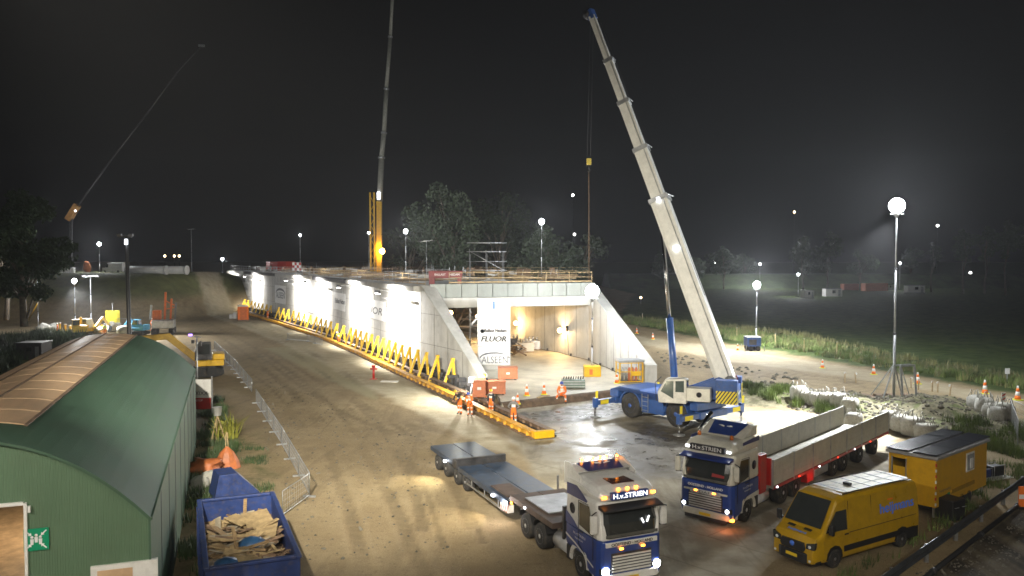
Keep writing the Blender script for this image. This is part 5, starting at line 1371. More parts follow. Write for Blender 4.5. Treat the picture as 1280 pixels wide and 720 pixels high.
far_mast(950,330,950,345,300,0,18000,'distant light mast on the road just above the blue light tower',2,1.2,rad=.45)
far_mast(998,343,998,372,235,0,5500,'distant light mast at the far edge of the field, left of the orange containers',2,1.0,rad=.4)
far_mast(1125,329,1125,362,290,0,6000,'distant light mast just right of the orange containers',2,1.0,rad=.4)
# unlit masts
for (lx, ly, Y, zb, lab, r) in ((113,346,122,0,'unlit lamp post with two heads beside the lit mast and yellow machines',.09),(239,287,210,0,'unlit tall thin post rising above the white container',.12),(533,302,120,HT,'bare thin pole on the deck left of the big tree',.06)):
    p = D(lx, ly, Y); t = mast('lamp_post', Vector((p.x,p.y,zb)), p.z-zb, lab, r, cat='pole')
    MB().bar((-1.0,0,p.z-zb),(1.0,0,p.z-zb+.2),.1).build('cross_arm', M['steel'], t)
    for x in (-1,1): MB().box((x,0,p.z-zb+.1),(.5,.3,.2)).build('lamp_housing', M['dsteel'], t)
g = G(48,413); t = mast('flag_pole', g, zat(46,345,g), 'thin pale pole with a yellow stay leaning on it at the left', .06, cat='pole')
a_ = G(33,404)-g; MB().tube([(a_.x,a_.y,0),(0,0,4.3)], .09, 8).build('stay', M['yellow'], t)
# dark leaning pole right behind the shed
g = G(166,560); p = D(158,296,g.y)
t = thing('camera_pole', g, 0, 'dark slightly leaning pole with a small cross head, right behind the green shed', 'pole')
MB().tube([(0,0,0),(p.x-g.x,0,p.z)], [.14,.1], 12).build('pole', M['black'], t)
MB().bar((p.x-g.x-.45,0,p.z),(p.x-g.x+.35,0,p.z),.08).build('cross_arm', M['black'], t)
MB().box((p.x-g.x-.4,0,p.z+.1),(.25,.2,.14)).build('camera', M['dsteel'], t); MB().box((p.x-g.x+.25,0,p.z+.1),(.25,.2,.14)).build('camera', M['dsteel'], t)
MB().box((p.x-g.x+.05,-.15,p.z-.3),(.14,.08,.3)).build('white_lamp', M['headd'], t)
t = mast('light_mast', Vector((-8,9,0)), 18, 'unseen stand-in floodlight mast left of the viewpoint, added as fill over the dirt plain', .13); ledhead(t, 18, 2, .8, 300, .3, rad=.3)
lamp('SPOT', 'fill_long_throw', (.3,.5,17.6), 125000, (1,.93,.78), .3, aim=(3,60,0), cone=62, blend=1.0, parent=t)  # added fill spot on an unseen mast, lights the plain and trucks
# unseen masts added outside the frame, standing in for site light from the camera's side
for (x, y, z, pw, lab) in ((-16,2,17,12000,'unseen stand-in floodlight mast added beside the shed, left of the view'),(17,4,17,6500,'unseen stand-in floodlight mast added by the access road, right of the view'),(1,-6,18,11000,'unseen stand-in floodlight mast added behind the viewpoint')):
    t = mast('light_mast', Vector((x,y,0)), z, lab, .13); ledhead(t, z, 3, 1.0, pw, .3, rad=.6, col=(1,.93,.8))

# ============================================================ the green shed
e1 = Vector((-9.18,20.1,0)); e2 = Vector((-19.0,47.8,0)); ax = (e2-e1).normalized(); lt = Vector((-ax.y,ax.x,0))
LS = (e2-e1).length; WS = 4.55; EV = 4.45; AP = 6.75
t = thing('shed', e1, math.atan2(ax.y, ax.x), 'long dark green corrugated shed with a curved roof and a translucent strip along the ridge', 'shed')
# local x along the shed (away), local y to the left
gg = bumpwave(mat('shed_green', (.05,.105,.065), .55, var=.14, scale=.5, dirt=.1), 'X', 5, .5, .02)
gg2 = bumpwave(mat('shed_green_gable', (.1,.17,.1), .6, var=.1, scale=.5, dirt=.08), 'Y', 5.5, .5, .02)
sl = mat('skylight', (.62,.42,.25), .45, var=.22, scale=.7, stretch=(.3,1,1), dirt=.12)
def rz_(s): # height of the roof at lateral offset s from the ridge
    return EV+(AP-EV)*(1-(abs(s)/WS)**2.3) if abs(s) < WS else EV
def roof(s0, s1, x0, x1, k, name, m, lift=0, th=.06):
    b = MB(); ss = [s0+(s1-s0)*j/k for j in range(k+1)]
    sec = [(s, rz_(s)+lift) for s in ss]; low_ = [(s, rz_(s)+lift-th) for s in reversed(ss)]
    b.loft([[(x, WS+s, z) for s, z in sec+low_] for x in (x0, x1)], smooth=False); return b.build(name, m, t)
roof(-WS-.02, WS+.02, -.05, LS+.05, 28, 'roof', gg)
for q in range(14):
    x0 = 2.2+q*(LS-2.6)/14; roof(-1.35, 2.6, x0, x0+(LS-2.6)/14-.1, 10, 'skylight_panel', sl, .035, .03)
for s in (-.9,.25,1.4): 
    pass
for s in (-1.4, 0.2, 1.3, 2.62): roof(s-.04, s+.04, 2.0 if abs(s)<2 else 2.0, LS-.2, 1, 'batten', M['wood3'], .06, .03)
b = MB(); b.bb(0,LS,0,.05,0,EV); b.build('side_wall', gg, t); b = MB(); b.bb(0,LS,2*WS-.05,2*WS,0,EV); b.build('side_wall', gg, t)
# gables with a door opening in the front one
def gable(x, th, hole, name):
    b = MB(); ys = [WS+WS*math.sin(PI/2*(j/20*2-1)) for j in range(21)]
    if hole:
        y0, y1, hz2 = hole; ys = sorted([y for y in ys if abs(y-y0) > .05 and abs(y-y1) > .05]+[y0, y1])
    for i in range(len(ys)-1):
        ya, yb = ys[i], ys[i+1]; zb = 0
        if hole and ya >= hole[0]-.001 and yb <= hole[1]+.001: zb = hole[2]
        za, zc = rz_(ya-WS)-.06, rz_(yb-WS)-.06
        b.add([(x,ya,zb),(x,yb,zb),(x,yb,zc),(x,ya,za),(x+th,ya,zb),(x+th,yb,zb),(x+th,yb,zc),(x+th,ya,za)], [(3,2,1,0),(4,5,6,7),(0,1,5,4),(2,3,7,6)])
    return b.build(name, gg2, t)
# door: find local y of the jamb from the photograph
fn = -ax
def gp(px, py):
    r = ray(px, py); O = Vector((0,0,H)); s = (e1+fn*.06-O).dot(fn)/r.dot(fn); p = O+r*s
    return (p-e1).dot(lt), p.z
jy, jz = gp(29,632)
gable(.02, .06, (jy, jy+3.4, jz), 'gable_wall'); gable(LS-.08, .06, None, 'gable_wall')
fy0, _ = gp(46,715)
MB().bb(-.05,.12,jy-.07,jy,0,jz+.05).bb(-.05,.12,jy,jy+3.4,jz,jz+.08).build('door_frame', M['white'], t)
y0, z0 = gp(113,709)
y1, z1 = gp(197,716)
MB().bb(-.06,.1,y1,y0,0,z0).build('side_door', M['white'], t)
MB().bb(-.075,-.06,y0-.95,y0-.15,.2,z0-.12).build('door_panel', sl, t)
sy, sz = gp(45,675)
sg = MB().bb(-.03,.0,sy-.27,sy+.27,sz-.27,sz+.27).build('assembly_sign', M['sgreen'], t)
b = MB()
for (dy, dz) in ((-.09,.0),(0,.05),(.09,.0)):
    b.lathe([(.035,-.004),(.035,0)], (-.034, sy+dy, sz+dz+.06), 'x', 10); b.add([(-.035,sy+dy-.04,sz+dz+.02),(-.035,sy+dy+.04,sz+dz+.02),(-.035,sy+dy+.03,sz+dz-.12),(-.035,sy+dy-.03,sz+dz-.12)], [(0,1,2,3)])
for sxx in (-1,1):
    for szz in (-1,1):
        b.bar((-.035,sy+sxx*.22,sz+szz*.22),(-.035,sy+sxx*.13,sz+szz*.13),.006,.03); b.add([(-.036,sy+sxx*.1,sz+szz*.1),(-.036,sy+sxx*.18,sz+szz*.11),(-.036,sy+sxx*.11,sz+szz*.18)], [(0,1,2)])
b.build('pictogram', M['tw'], sg)
MB().box((-.05, jy-.12, jz-.1),(.06,.06,.16)).build('hook', M['white'], t)
for q in range(1, 9):
    x_ = LS*q/9; b = MB(); b.bb(x_-.02,x_+.02,-.012,-.0,.05,EV-.05); b.build('sheet_overlap', M['dsteel'], t)
b = MB(); b.bb(-.05,LS+.05,-.05,.0,EV-.03,EV+.03); b.build('gutter', gg, t)
edge = MB()
for j in range(24):
    a, c = -WS+2*WS*j/24, -WS+2*WS*(j+1)/24; edge.bar((-.06,WS+a,rz_(a)+.01),(-.06,WS+c,rz_(c)+.01),.08,.07)
edge.build('verge_trim', gg, t)
o = MB().bb(.2,LS-.2,.1,2*WS-.1,-.01,.03); o = o.build('shed_floor', mat('shed_floor', (.45,.3,.18), .6, var=.25, dirt=.2), t)
lamp('AREA', 'interior_light', (3.5,WS+2.0,4.3), 320, (1,.82,.55), parent=t)
lamp('AREA', 'interior_light', (14,WS,4.3), 300, (1,.82,.55), parent=t)
MB().bb(2.9,4.1,WS+1.9,WS+2.1,4.3,4.4).build('ceiling_light', M['warm'], t)
py_, pz_ = gp(10,640)
pal = e1+ax*1.9+lt*(jy+1.0)
t2 = thing('plywood_stack', pal, math.atan2(ax.y, ax.x)+.1, 'stack of pale plywood sheets just inside the shed door', 'plywood stack')
MB().bb(-.7,1.6,-.6,.6,0,.12).build('pallet', M['wood3'], t2)
for q in range(10): MB().bb(-.7+random.uniform(-.03,.03),1.6,-.6+random.uniform(-.02,.02),.6,.125+q*.19,.30+q*.19).build('sheet', mat('plywood', (.6,.42,.18), .6, var=.15), t2)

# ============================================================ skips
ra, rb, rc, rd = G(249.4,612,2.0), G(339,617,2.0), G(376,713,2.0), G(263,716,2.0)
ctr = (ra+rb+rc+rd)/4; ctr.z = 0; dl = ((ra-rd)+(rb-rc)).normalized(); Lk = 7.2; Wk = 2.7
t = thing('waste_skip', ctr, heading(dl), 'large open blue waste skip full of broken timber beside the green shed', 'skip')
b = MB(); hx, hy = Wk/2, Lk/2
b.bb(-hx+.1,hx-.1,-hy+.1,hy-.1,.15,.25); b.build('floor', M['skip'], t)
for (x0,x1,y0,y1,nm) in ((-hx,-hx+.08,-hy,hy,'side'),(hx-.08,hx,-hy,hy,'side'),(-hx+.08,hx-.08,hy-.08,hy,'end_wall'),(-hx+.08,hx-.08,-hy,-hy+.08,'end_wall')):
    b = MB(); b.bb(x0,x1,y0,y1,.15,1.95); o = b.build(nm, M['skip'], t)
r_ = MB(); r_.bb(-hx-.05,-hx+.12,-hy-.05,hy+.05,1.95,2.05).bb(hx-.12,hx+.05,-hy-.05,hy+.05,1.95,2.05).bb(-hx+.12,hx-.12,hy-.12,hy+.05,1.95,2.05).bb(-hx+.12,hx-.12,-hy-.05,-hy+.12,1.95,2.05); r_.build('rim', M['skip'], t, bevel=.02)
b = MB()
for s in (-1,1):
    for j in range(7): b.bb(s*hx-(.0 if s>0 else .08),s*hx+(.08 if s>0 else 0),-hy+.5+j*1.0,-hy+.62+j*1.0,.2,1.95)
b.build('rib', M['skip'], t)
RM = Matrix.Rotation(heading(dl), 3, 'Z')
wm3 = [M['wood'],M['wood2'],M['wood3'],mat('board_grey', (.35,.3,.22), .8, var=.3),M['wood2']]
for j in range(230):
    L_ = random.choice([.6,.8,1.2,1.5,2.0]); w_ = random.choice([.09,.12,.2,.3,.5]); x = random.uniform(-hx+.35,hx-.35); y = random.uniform(-hy+.4,hy-1.6)
    z = 1.2+random.uniform(0,.6)*(1-abs(x)/hx*.5)+(.15 if y < 0 else 0)
    if w_ > .3: L_ = random.uniform(.5,1.0)
    an = random.uniform(0, PI); tl_ = random.uniform(-.35,.35)
    ex = abs(math.cos(an))*L_/2; ey = abs(math.sin(an))*L_/2
    x = max(-hx+.15+ex, min(hx-.15-ex, x)) if ex < hx-.2 else 0; y = max(-hy+.15+ey, min(hy-.3-ey, y))
    o = MB().box((0,0,0),(L_,w_,.025 if w_ > .1 else w_*.7)).build('scrap_plank', random.choice(wm3))
    o.location = ctr+RM@Vector((x,y,z)); o.rotation_euler = (random.uniform(-.4,.4), tl_, an+heading(dl))
    tag(o, 'short broken plank in the tangled timber pile inside the blue skip', 'plank', 'broken planks filling the skip')
b = MB(); b.loft([[(-hx+.1+(2*hx-.2)*i/8, y, 1.0+.25*random.random()) for i in range(9)] for y in [-hy+.1+(Lk-.2)*j/14 for j in range(15)]], closed=False, cap=False)
o = b.build('debris', M['wood3']); o.location = ctr; o.rotation_euler = (0,0,heading(dl)); tag(o, kind='stuff')
for (a_, b_, lab) in (((-.1,-.6,.9),(.25,2.6,2.15),'longest plank in the skip, leaning up against its far end'),((.25,-.1,.9),(.5,2.3,1.7),'second long plank leaning beside the longest one in the skip')):
    o = MB().bar(a_, b_, .12, .06).build('long_plank', M['wood']); o.location = ctr; o.rotation_euler = (0,0,heading(dl)); tag(o, lab, 'plank')
for (x, y, r, lab) in ((.15,-1.2,.42,'round blue plastic bag in the middle of the skip timber'),(-.7,-2.8,.4,'blue plastic bag in the near left corner of the skip')):
    b = MB(); b.ball((0,0,0), r, n=16, sz=.65); o = b.build('plastic_bag', mat('blue_bag', (.03,.09,.2), .35, var=.2, bump=.6, bscale=6))
    for v in o.data.vertices: v.co *= 1+.18*mnoise.noise(v.co*5)
    o.location = ctr+RM@Vector((x,y,1.72)); tag(o, lab, 'bag')
for k, (x, y, w_, l_, a_, lab) in enumerate(((.55,.9,.9,1.5,.1,'large pale board lying in the far right corner of the skip'),(.7,-.3,.7,1.2,-.2,'second large board on the right side of the skip'),(-.1,1.2,.5,.9,.6,'square board lying near the far end of the skip'))):
    o = MB().box((0,0,0),(w_,l_,.03)).build('scrap_board', M['wood2']); o.location = ctr+RM@Vector((x,y,1.85)); o.rotation_euler = (.12,-.1,a_+heading(dl)); tag(o, lab, 'board')
# blue tipping skip behind
g = G(289,615); t = thing('tipping_skip', G(291,622), heading(dl)+.15, 'small blue tipping skip with a pale striped sloping side behind the large skip', 'skip')
b = MB(); b.prism([(-1.3,.3),(-1.0,1.6),(.1,1.6),(1.5,.3)], -.95,.95,'y')
b.build('body', M['skip'], t, bevel=.03)
b = MB()
for k in range(4): b.add([(1.5,-.9+.5*k,.33),(1.5,-.65+.5*k,.33),(.13,-.65+.5*k,1.6),(.13,-.9+.5*k,1.6)], [(0,1,2,3)])
b.build('pale_stripe', mat('stripe_pale', (.35,.38,.5), .5), t)
MB().bb(-1.2,.9,-.8,-.6,0,.3).bb(-1.2,.9,.6,.8,0,.3).build('base_frame', M['skip'], t)

t.scale = (.72,.72,.8)
# ============================================================ tarps, bags, weeds, board beside the shed
def blob(name, loc, dims, m, lab, cat, seed, rough=.5, n=18, base=True):
    b = MB(); b.ball((0,0,.5), .5, n=n); o = b.build(name, m); rnd = random.Random(seed); off = Vector((rnd.random()*50,rnd.random()*50,0))
    for v in o.data.vertices:
        k = 1+rough*mnoise.noise(v.co*2.6+off)+rough*.5*mnoise.noise(v.co*7+off)
        c = v.co-Vector((0,0,.5)); c *= k; v.co = c+Vector((0,0,.5)); v.co = Vector((v.co.x*dims[0], v.co.y*dims[1], max(0, v.co.z)*dims[2]))
    o.location = loc; return tag(o, lab, cat)
blob('tarpaulin', G(256,592), (1.7,1.6,.8), M['tarp'], 'crumpled orange tarpaulin heap against the shed wall', 'tarpaulin', 1, .7)
g = G(284,585); t = thing('tarpaulin_tent', g, .2, 'small orange tarpaulin standing like a tent beside the poles', 'tarpaulin')
b = MB(); b.loft([[(.7*math.cos(a)*s_, .5*math.sin(a)*s_, z) for a in [2*PI*k/10 for k in range(10)]] for s_, z in ((1,0),(.85,.4),(.5,.85),(.1,1.15))]); b.build('sheet', M['tarp'], t)
for x in (-.1,.1): MB().bar((x,0,0),(x*.3,0,1.9),.04).build('pole', M['wood2'], t)
for (px, py, s, lab, sd_) in ((250,612,.9,'pale sack nearest the shed corner behind the large skip',3),(264,607,1.0,'pale sack beside the orange tarpaulin heap',4)): blob('sack', G(px,py), (s,s*.8,s*.75), M['bag'], lab, 'sack', sd_, .3)
# sign board
g = G(251,520); t = thing('site_board', g, .05, 'white and red notice board on posts at the rear corner of the shed', 'sign')
MB().bb(-.75,.75,-.04,.04,1.3,2.6).build('white_panel', M['white'], t); MB().bb(-.7,.7,-.05,.04,.5,1.28).build('red_panel', M['red'], t)
text(t, 'lettering', 'XIXX', (-.35,-.06,1.5), (1,0,0), (0,0,1), .25, M['tk'])
text(t, 'lettering', 'STOP', (-.3,-.06,1.05), (1,0,0), (0,0,1), .14, M['tw'])
for x in (-.8,.8): MB().bar((x,0,0),(x,0,2.8),.07).build('post', M['steel'], t)
g = G(247,500); t = thing('camera_stand', g, 0, 'thin post with a small purple lamp and cameras beside the notice board', 'post')
zt = zat(246,420,g); MB().tube([(0,0,0),(0,0,zt)], .06, 8).build('post', M['steel'], t); MB().bar((-.5,0,zt),(.35,0,zt-.1),.06).build('arm', M['steel'], t)
MB().box((-.5,0,zt+.08),(.25,.15,.15)).build('purple_lamp', mat('purple_lamp', (.4,.2,1), emit=3), t); MB().box((-.3,0,zt-.45),(.2,.2,.25)).build('camera', M['dsteel'], t); MB().box((.3,0,zt-.6),(.15,.15,.4)).build('camera', M['dsteel'], t)
g = G(272,552); t = thing('drum_stand', g, 0, 'white bucket on top of leaning poles and yellow fern-like weeds near the shed', 'stand')
MB().lathe([(.22,0),(.28,.5),(.3,.5)], (0,0,1.6), 'z', 14).build('bucket', M['white'], t)
for a in range(3): MB().bar((.5*math.cos(a*2.1),.5*math.sin(a*2.1),0),(0,0,1.62),.05).build('leg', M['wood2'], t)

def tuft(name, loc, r, h, n, m, lab, cat='plant', w=.03, lean=.5, seed=0, kind=None):
    rnd = random.Random(seed); b = MB()
    for _ in range(n):
        a = rnd.uniform(0, 2*PI); q = r*math.sqrt(rnd.random()); x, y = q*math.cos(a), q*math.sin(a); hh = h*rnd.uniform(.5,1.1); la = rnd.uniform(0,2*PI); ll = lean*hh*rnd.uniform(.3,1)
        dx, dy = math.cos(la)*ll, math.sin(la)*ll; wx, wy = -math.sin(la)*w, math.cos(la)*w
        b.add([(x-wx,y-wy,0),(x+wx,y+wy,0),(x+dx*.4+wx*.8,y+dy*.4+wy*.8,hh*.6),(x+dx*.4-wx*.8,y+dy*.4-wy*.8,hh*.6),(x+dx,y+dy,hh)], [(0,1,2,3),(3,2,4)])
    o = b.build(name, m, recalc=False); o.location = loc
    if kind: tag(o, kind=kind)
    else: tag(o, lab, cat)
    return o
tuft('fern', G(282,548), .7, 1.5, 90, M['leafy'], 'yellow green drooping fern like plant on the poles beside the shed', w=.05, lean=1.1, seed=4)
def scatter(name, poly, n, h, m, seed, w=.02, hv=.5, z=0, clump=True):
    "grass: many blades inside a pixel polygon"
    rnd = random.Random(seed); P = [tuple(G(*p)[:2]) for p in poly]; xs = [p[0] for p in P]; ys = [p[1] for p in P]
    def inside(x, y):
        c = False
        for i in range(len(P)):
            a, b_ = P[i], P[i-1]
            if (a[1] > y) != (b_[1] > y) and x < (b_[0]-a[0])*(y-a[1])/(b_[1]-a[1])+a[0]: c = not c
        return c
    b = MB(); k = 0; tries = 0; pts = []
    while k < n and tries < n*20:
        tries += 1; x, y = rnd.uniform(min(xs),max(xs)), rnd.uniform(min(ys),max(ys))
        if not inside(x, y): continue
        if clump and mnoise.noise(Vector((x/1.7,y/1.7,seed))) < -.02+rnd.random()*.1: continue
        pts.append((x,y)); k += 1
    Z_ = terrain(np.array([p[0] for p in pts]), np.array([p[1] for p in pts]))
    for (x, y), z0 in zip(pts, Z_):
        for _ in range(4):
            xx, yy = x+rnd.gauss(0,.12), y+rnd.gauss(0,.12); hh = h*rnd.uniform(1-hv,1+hv); a = rnd.uniform(0,2*PI); l_ = hh*rnd.uniform(.1,.6); dx, dy = math.cos(a)*l_, math.sin(a)*l_; wx, wy = -math.sin(a)*w, math.cos(a)*w
            b.add([(xx-wx,yy-wy,z0-.02),(xx+wx,yy+wy,z0-.02),(xx+dx,yy+dy,z0+hh)], [(0,1,2)])
    o = b.build(name, m, recalc=False); tag(o, kind='stuff'); return o
scatter('grass', [(780,404),(880,420),(1000,441),(1130,465),(1280,488),(1280,478),(1130,455),(1000,425),(880,410),(780,398)], 4200, .5, M['grassm'], 1, w=.05)
scatter('dry_grass', [(780,404),(880,420),(1000,441),(1130,465),(1280,488),(1280,474),(1130,448),(1000,418),(880,406),(780,396)], 2600, .6, M['grassy'], 2, w=.04)
scatter('weeds', [(1080,720),(1290,595),(1290,550),(1240,552),(1235,590),(1150,672),(1020,735)], 900, .35, M['grassm'], 3, w=.02)
scatter('grass', [(900,497),(1000,512),(1060,530),(1075,522),(1010,503),(910,485)], 1300, .5, M['grassm'], 4, w=.03)
scatter('weeds', [(1230,560),(1280,575),(1290,545),(1250,540),(1180,540),(1190,552)], 500, .5, M['grassm'], 5, w=.03)
scatter('weeds', [(222,720),(246,560),(252,500),(275,495),(300,560),(262,610),(255,720)], 1500, .35, M['leaf'], 6, w=.03)
scatter('weeds', [(300,560),(330,560),(345,640),(320,610)], 160, .2, M['leaf'], 7, w=.02)
scatter('bushes', [(0,470),(60,440),(110,425),(60,418),(0,425)], 1600, 1.0, M['leafd'], 8, w=.1, z=0)
# stones in the rubble bank
def stones(poly, n, r0, r1, seed, name='rubble'):
    rnd = random.Random(seed); P = [tuple(G(*p)[:2]) for p in poly]; X_, Y_ = [], []
    xs = [p[0] for p in P]; ys = [p[1] for p in P]
    while len(X_) < n:
        x, y = rnd.uniform(min(xs),max(xs)), rnd.uniform(min(ys),max(ys)); c = False
        for i in range(len(P)):
            a, b_ = P[i], P[i-1]
            if (a[1] > y) != (b_[1] > y) and x < (b_[0]-a[0])*(y-a[1])/(b_[1]-a[1])+a[0]: c = not c
        if c: X_.append(x); Y_.append(y)
    Z_ = terrain(np.array(X_), np.array(Y_)); b = MB()
    for x, y, z in zip(X_, Y_, Z_):
        r = rnd.uniform(r0, r1)*rnd.uniform(.6,1.2); sec = []
        for zz, s in ((-.5,.6),(0,1),(.45,.75),(.75,.25)):
            sec.append([(x+r*s*math.cos(2*PI*k/6+zz)*rnd.uniform(.75,1.2), y+r*s*math.sin(2*PI*k/6+zz)*rnd.uniform(.75,1.2), z+r*zz) for k in range(6)])
        b.loft(sec)
    o = b.build(name, M['stone'], recalc=False); tag(o, kind='stuff')
stones([(905,482),(960,482),(1080,499),(1190,499),(1280,530),(1320,558),(1200,550),(1070,528),(990,512)], 1300, .05, .2, 11)
stones([(640,500),(810,480),(812,486),(640,508)], 0, .1, .2, 12) if False else None
stones([(822,452),(1000,480),(1000,470),(822,440)], 70, .12, .3, 13)
stones([(330,470),(560,560),(560,700),(380,700),(330,560)], 500, .03, .08, 14, 'loose_stones')
stones([(1240,720),(1290,690),(1290,640),(1140,720)], 300, .02, .06, 15, 'loose_stones')
# ============================================================ big bags
def make_bag(sd_):
    t = thing('bulk_bag', (0,0,0), 0, '', 'bulk bag')
    rnd = random.Random(sd_); b = MB(); secs = []
    for z, s in ((0,.44),(.1,.52),(.45,.56),(.8,.53),(.95,.42),(.98,.25)):
        secs.append([(s*(abs(math.cos(a))**.5)*(1 if math.cos(a)>0 else -1)*rnd.uniform(.93,1.06), s*(abs(math.sin(a))**.5)*(1 if math.sin(a)>0 else -1)*rnd.uniform(.93,1.06), z*rnd.uniform(.96,1.04)) for a in [2*PI*k/16+.01 for k in range(16)]])
    b.loft(secs, smooth=True); b.build('sack', M['bag'], t)
    for x in (-1,1):
        for y in (-1,1): MB().tube([(x*.4,y*.4,.85),(x*.3,y*.3,1.2+rnd.uniform(-.1,.15)),(x*.15,y*.35,1.22),(x*.1,y*.4,.9)], .025, 5).build('loop', M['bag'], t)
    return t
bags = [make_bag(1), make_bag(2), make_bag(3)]; bu = [0,0,0]
bp_ = [(999,507,'A'),(1010,509,'A'),(1021,511,'A'),(1034,513,'A'),(1048,516,'A'),(1062,521,'A'),(1112,538,'B'),(1127,542,'B'),(1141,545,'B'),(1156,549,'B'),(1067,534,'B'),(1222,519,'C'),(1231,524,'C'),(1239,528,'C'),(1247,534,'C'),(1255,531,'C')]
ll_ = {'A':'white bulk bag in the weedy row behind the dropside trailer','B':'pale bulk bag in the row between the dropside trailer and the yellow cabin','C':'white bulk bag in the group behind the yellow cabin by the haul road'}
for i, (px, py, k) in enumerate(bp_):
    j = i % 3; o = bags[j] if not bu[j] else copy_tree(bags[j]); bu[j] = 1
    g = G(px, py); s = random.uniform(.95,1.2); g.z = float(terrain(np.array([g.x]), np.array([g.y]))[0])*.7
    o.location = g; o.rotation_euler = (0,0,random.uniform(0,6)); o.scale = (s,)*3; tag(o, ll_[k], 'bulk bag', 'bulk bags '+{'A':'behind the trailer','B':'between trailer and cabin','C':'by the haul road'}[k])
# ============================================================ cones and barriers
def make_cone():
    t = thing('traffic_cone', (0,0,0), 0, '', 'traffic cone')
    MB().prism([(-.2,-.17),(-.17,-.2),(.17,-.2),(.2,-.17),(.2,.17),(.17,.2),(-.17,.2),(-.2,.17)],0,.04,'z').build('base', M['hiy'], t)
    prof = [(.15,.04),(.12,.24),(.09,.45),(.06,.62),(.035,.75)]
    for k in range(4): MB().lathe([prof[k], prof[k+1]], (0,0,0), 'z', 14).build('band', M['hiv'] if k in (0,2) else M['refl'], t)
    return t
cn = make_cone(); cu_ = False
cones = [(647,505,1.1,.45,'cone just left of the jutting bracket on the portal slab'),(658.5,494.5,1.2,.45,'red and white cone left of the long one on the slab edge'),(680,493,1.2,.45,'red and white cone between the seated worker and the other slab cones'),
 (771,479,1.2,.45,'cone beside the yellow gas cage'),(1092,468,1.3,0,'cone on the haul road nearest the tallest light mast'),(1147,480,1.4,0,'lit cone on the haul road, first right of the tallest light mast'),(1231,492,1.5,0,'brightly lit cone on the haul road, left one of the last two'),
 (1272,500,1.5,0,'brightly lit cone at the right end of the haul road'),(922,438,1.1,0,'small cone left of the blue light tower'),(816,424,1.2,0,'white cone where the field begins right of the wing wall'),(796,417,1.2,0,'white cone closest to the wing wall on the field edge'),(1028,460,1.2,0,'small dim cone on the sand strip right of the light tower')]
for (px, py, s, z, lab) in cones:
    o = cn if not cu_ else copy_tree(cn); cu_ = True
    o.location = G(px, py, z); o.scale = (s,)*3; tag(o, lab, 'traffic cone', 'traffic cones')
for i, px in enumerate((1056,1070,1139,1148,1165,1172,1187,1214)):
    py = {0:478,1:479,2:485,3:487,4:490,5:491,6:495,7:501}[i]
    t = thing('marker_stake', G(px, py), 0, 'short pale marker stake in the line along the haul road edge', 'stake', 'marker stakes along the haul road')
    MB().bar((0,0,-.1),(random.uniform(-.1,.1),0,.9),.08).build('stake', M['wood2'], t); MB().box((0,0,.85),(.16,.03,.16)).build('tag', M['hatw'], t)
g = G(1254,512); t = thing('warning_board', g, .2, 'red and white striped warning board above the bulk bags by the haul road', 'warning board')
b = MB().bb(-.15,.15,-.02,.02,.25,1.25).build('panel', M['hatw'], t)
for k in range(3): MB().add([(-.15,-.025,.35+.3*k),(.15,-.025,.5+.3*k),(.15,-.025,.62+.3*k),(-.15,-.025,.47+.3*k)],[(0,1,2,3)]).build('red_stripe', M['red'], b)
MB().bb(-.25,.25,-.15,.15,0,.1).build('foot', M['black'], t); MB().bar((0,0,.1),(0,0,.3),.05).build('post', M['steel'], t)
g = G(1259,480); t = thing('white_marker', g, 0, 'small white board on a low fence beyond the haul road at the right', 'board'); MB().bb(-.2,.2,-.02,.02,.9,1.4).build('panel', M['hatw'], t); MB().bar((0,.03,0),(0,.03,1.3),.05).build('post', M['steel'], t)
t = thing('orange_marker', G(1277,636), 0, 'small orange and white marker post behind the guard rail at the right edge', 'marker post')
MB().bb(-.14,.14,-.03,.03,.1,1.0).build('panel', M['hiv'], t); MB().bb(-.14,.14,-.04,-.03,.45,.65).build('band', M['refl'], t); MB().bb(-.2,.2,-.15,.15,0,.1).build('foot', M['black'], t)
# ============================================================ fences
def fence(pts, name, lab, h=2.0, gm=None, dense=.22, feet=True):
    pts = [Vector(p) for p in pts]; o = pts[0]; t = thing(name, o, 0, lab, 'fence'); m = M['steel']
    for i in range(len(pts)-1):
        a, b_ = pts[i]-o, pts[i+1]-o; L_ = (b_-a).length; d = (b_-a)/L_; k = max(1, round(L_/3.4))
        for j in range(k):
            p, q = a+d*(L_*j/k+.04), a+d*(L_*(j+1)/k-.04); up_ = Vector((0,0,1))
            f = MB(); f.tube([p+up_*.1,p+up_*h,q+up_*h,q+up_*.1,p+up_*.1], .022, 6); po = f.build('panel_frame', m, t)
            g = MB(); n_ = int((q-p).length/dense)
            for s in range(1, n_): c = p+(q-p)*s/n_; g.bar(c+up_*.12, c+up_*(h-.02), .009)
            for s in range(1, 5): g.bar(p+up_*h*s/5, q+up_*h*s/5, .008)
            g.build('mesh', m, po)
            if feet:
                n2 = Vector((d.y,-d.x,0)); MB().bar(p-n2*.3+up_*.04, p+n2*.3+up_*.04, .1, .08).build('foot', M['steel'], t)
    return t
fence([G(268,438),G(292,462),G(315,491)], 'site_fence', 'far run of mesh fence panels curving past the excavator', 1.15)
fence([G(320,504),G(352,556),G(387,620)], 'site_fence', 'long run of mesh fence panels beside the tyre tracks, left of the low loader', 1.1)
fence([G(387,621),G(353,646)], 'site_fence', 'single mesh fence panel turned sideways at the near end of the long run', 1.1)
fence([G(1272,560),G(1262,530),G(1290,545)], 'site_fence', 'grey mesh fence at the right edge behind the bulk bags', 1.7)
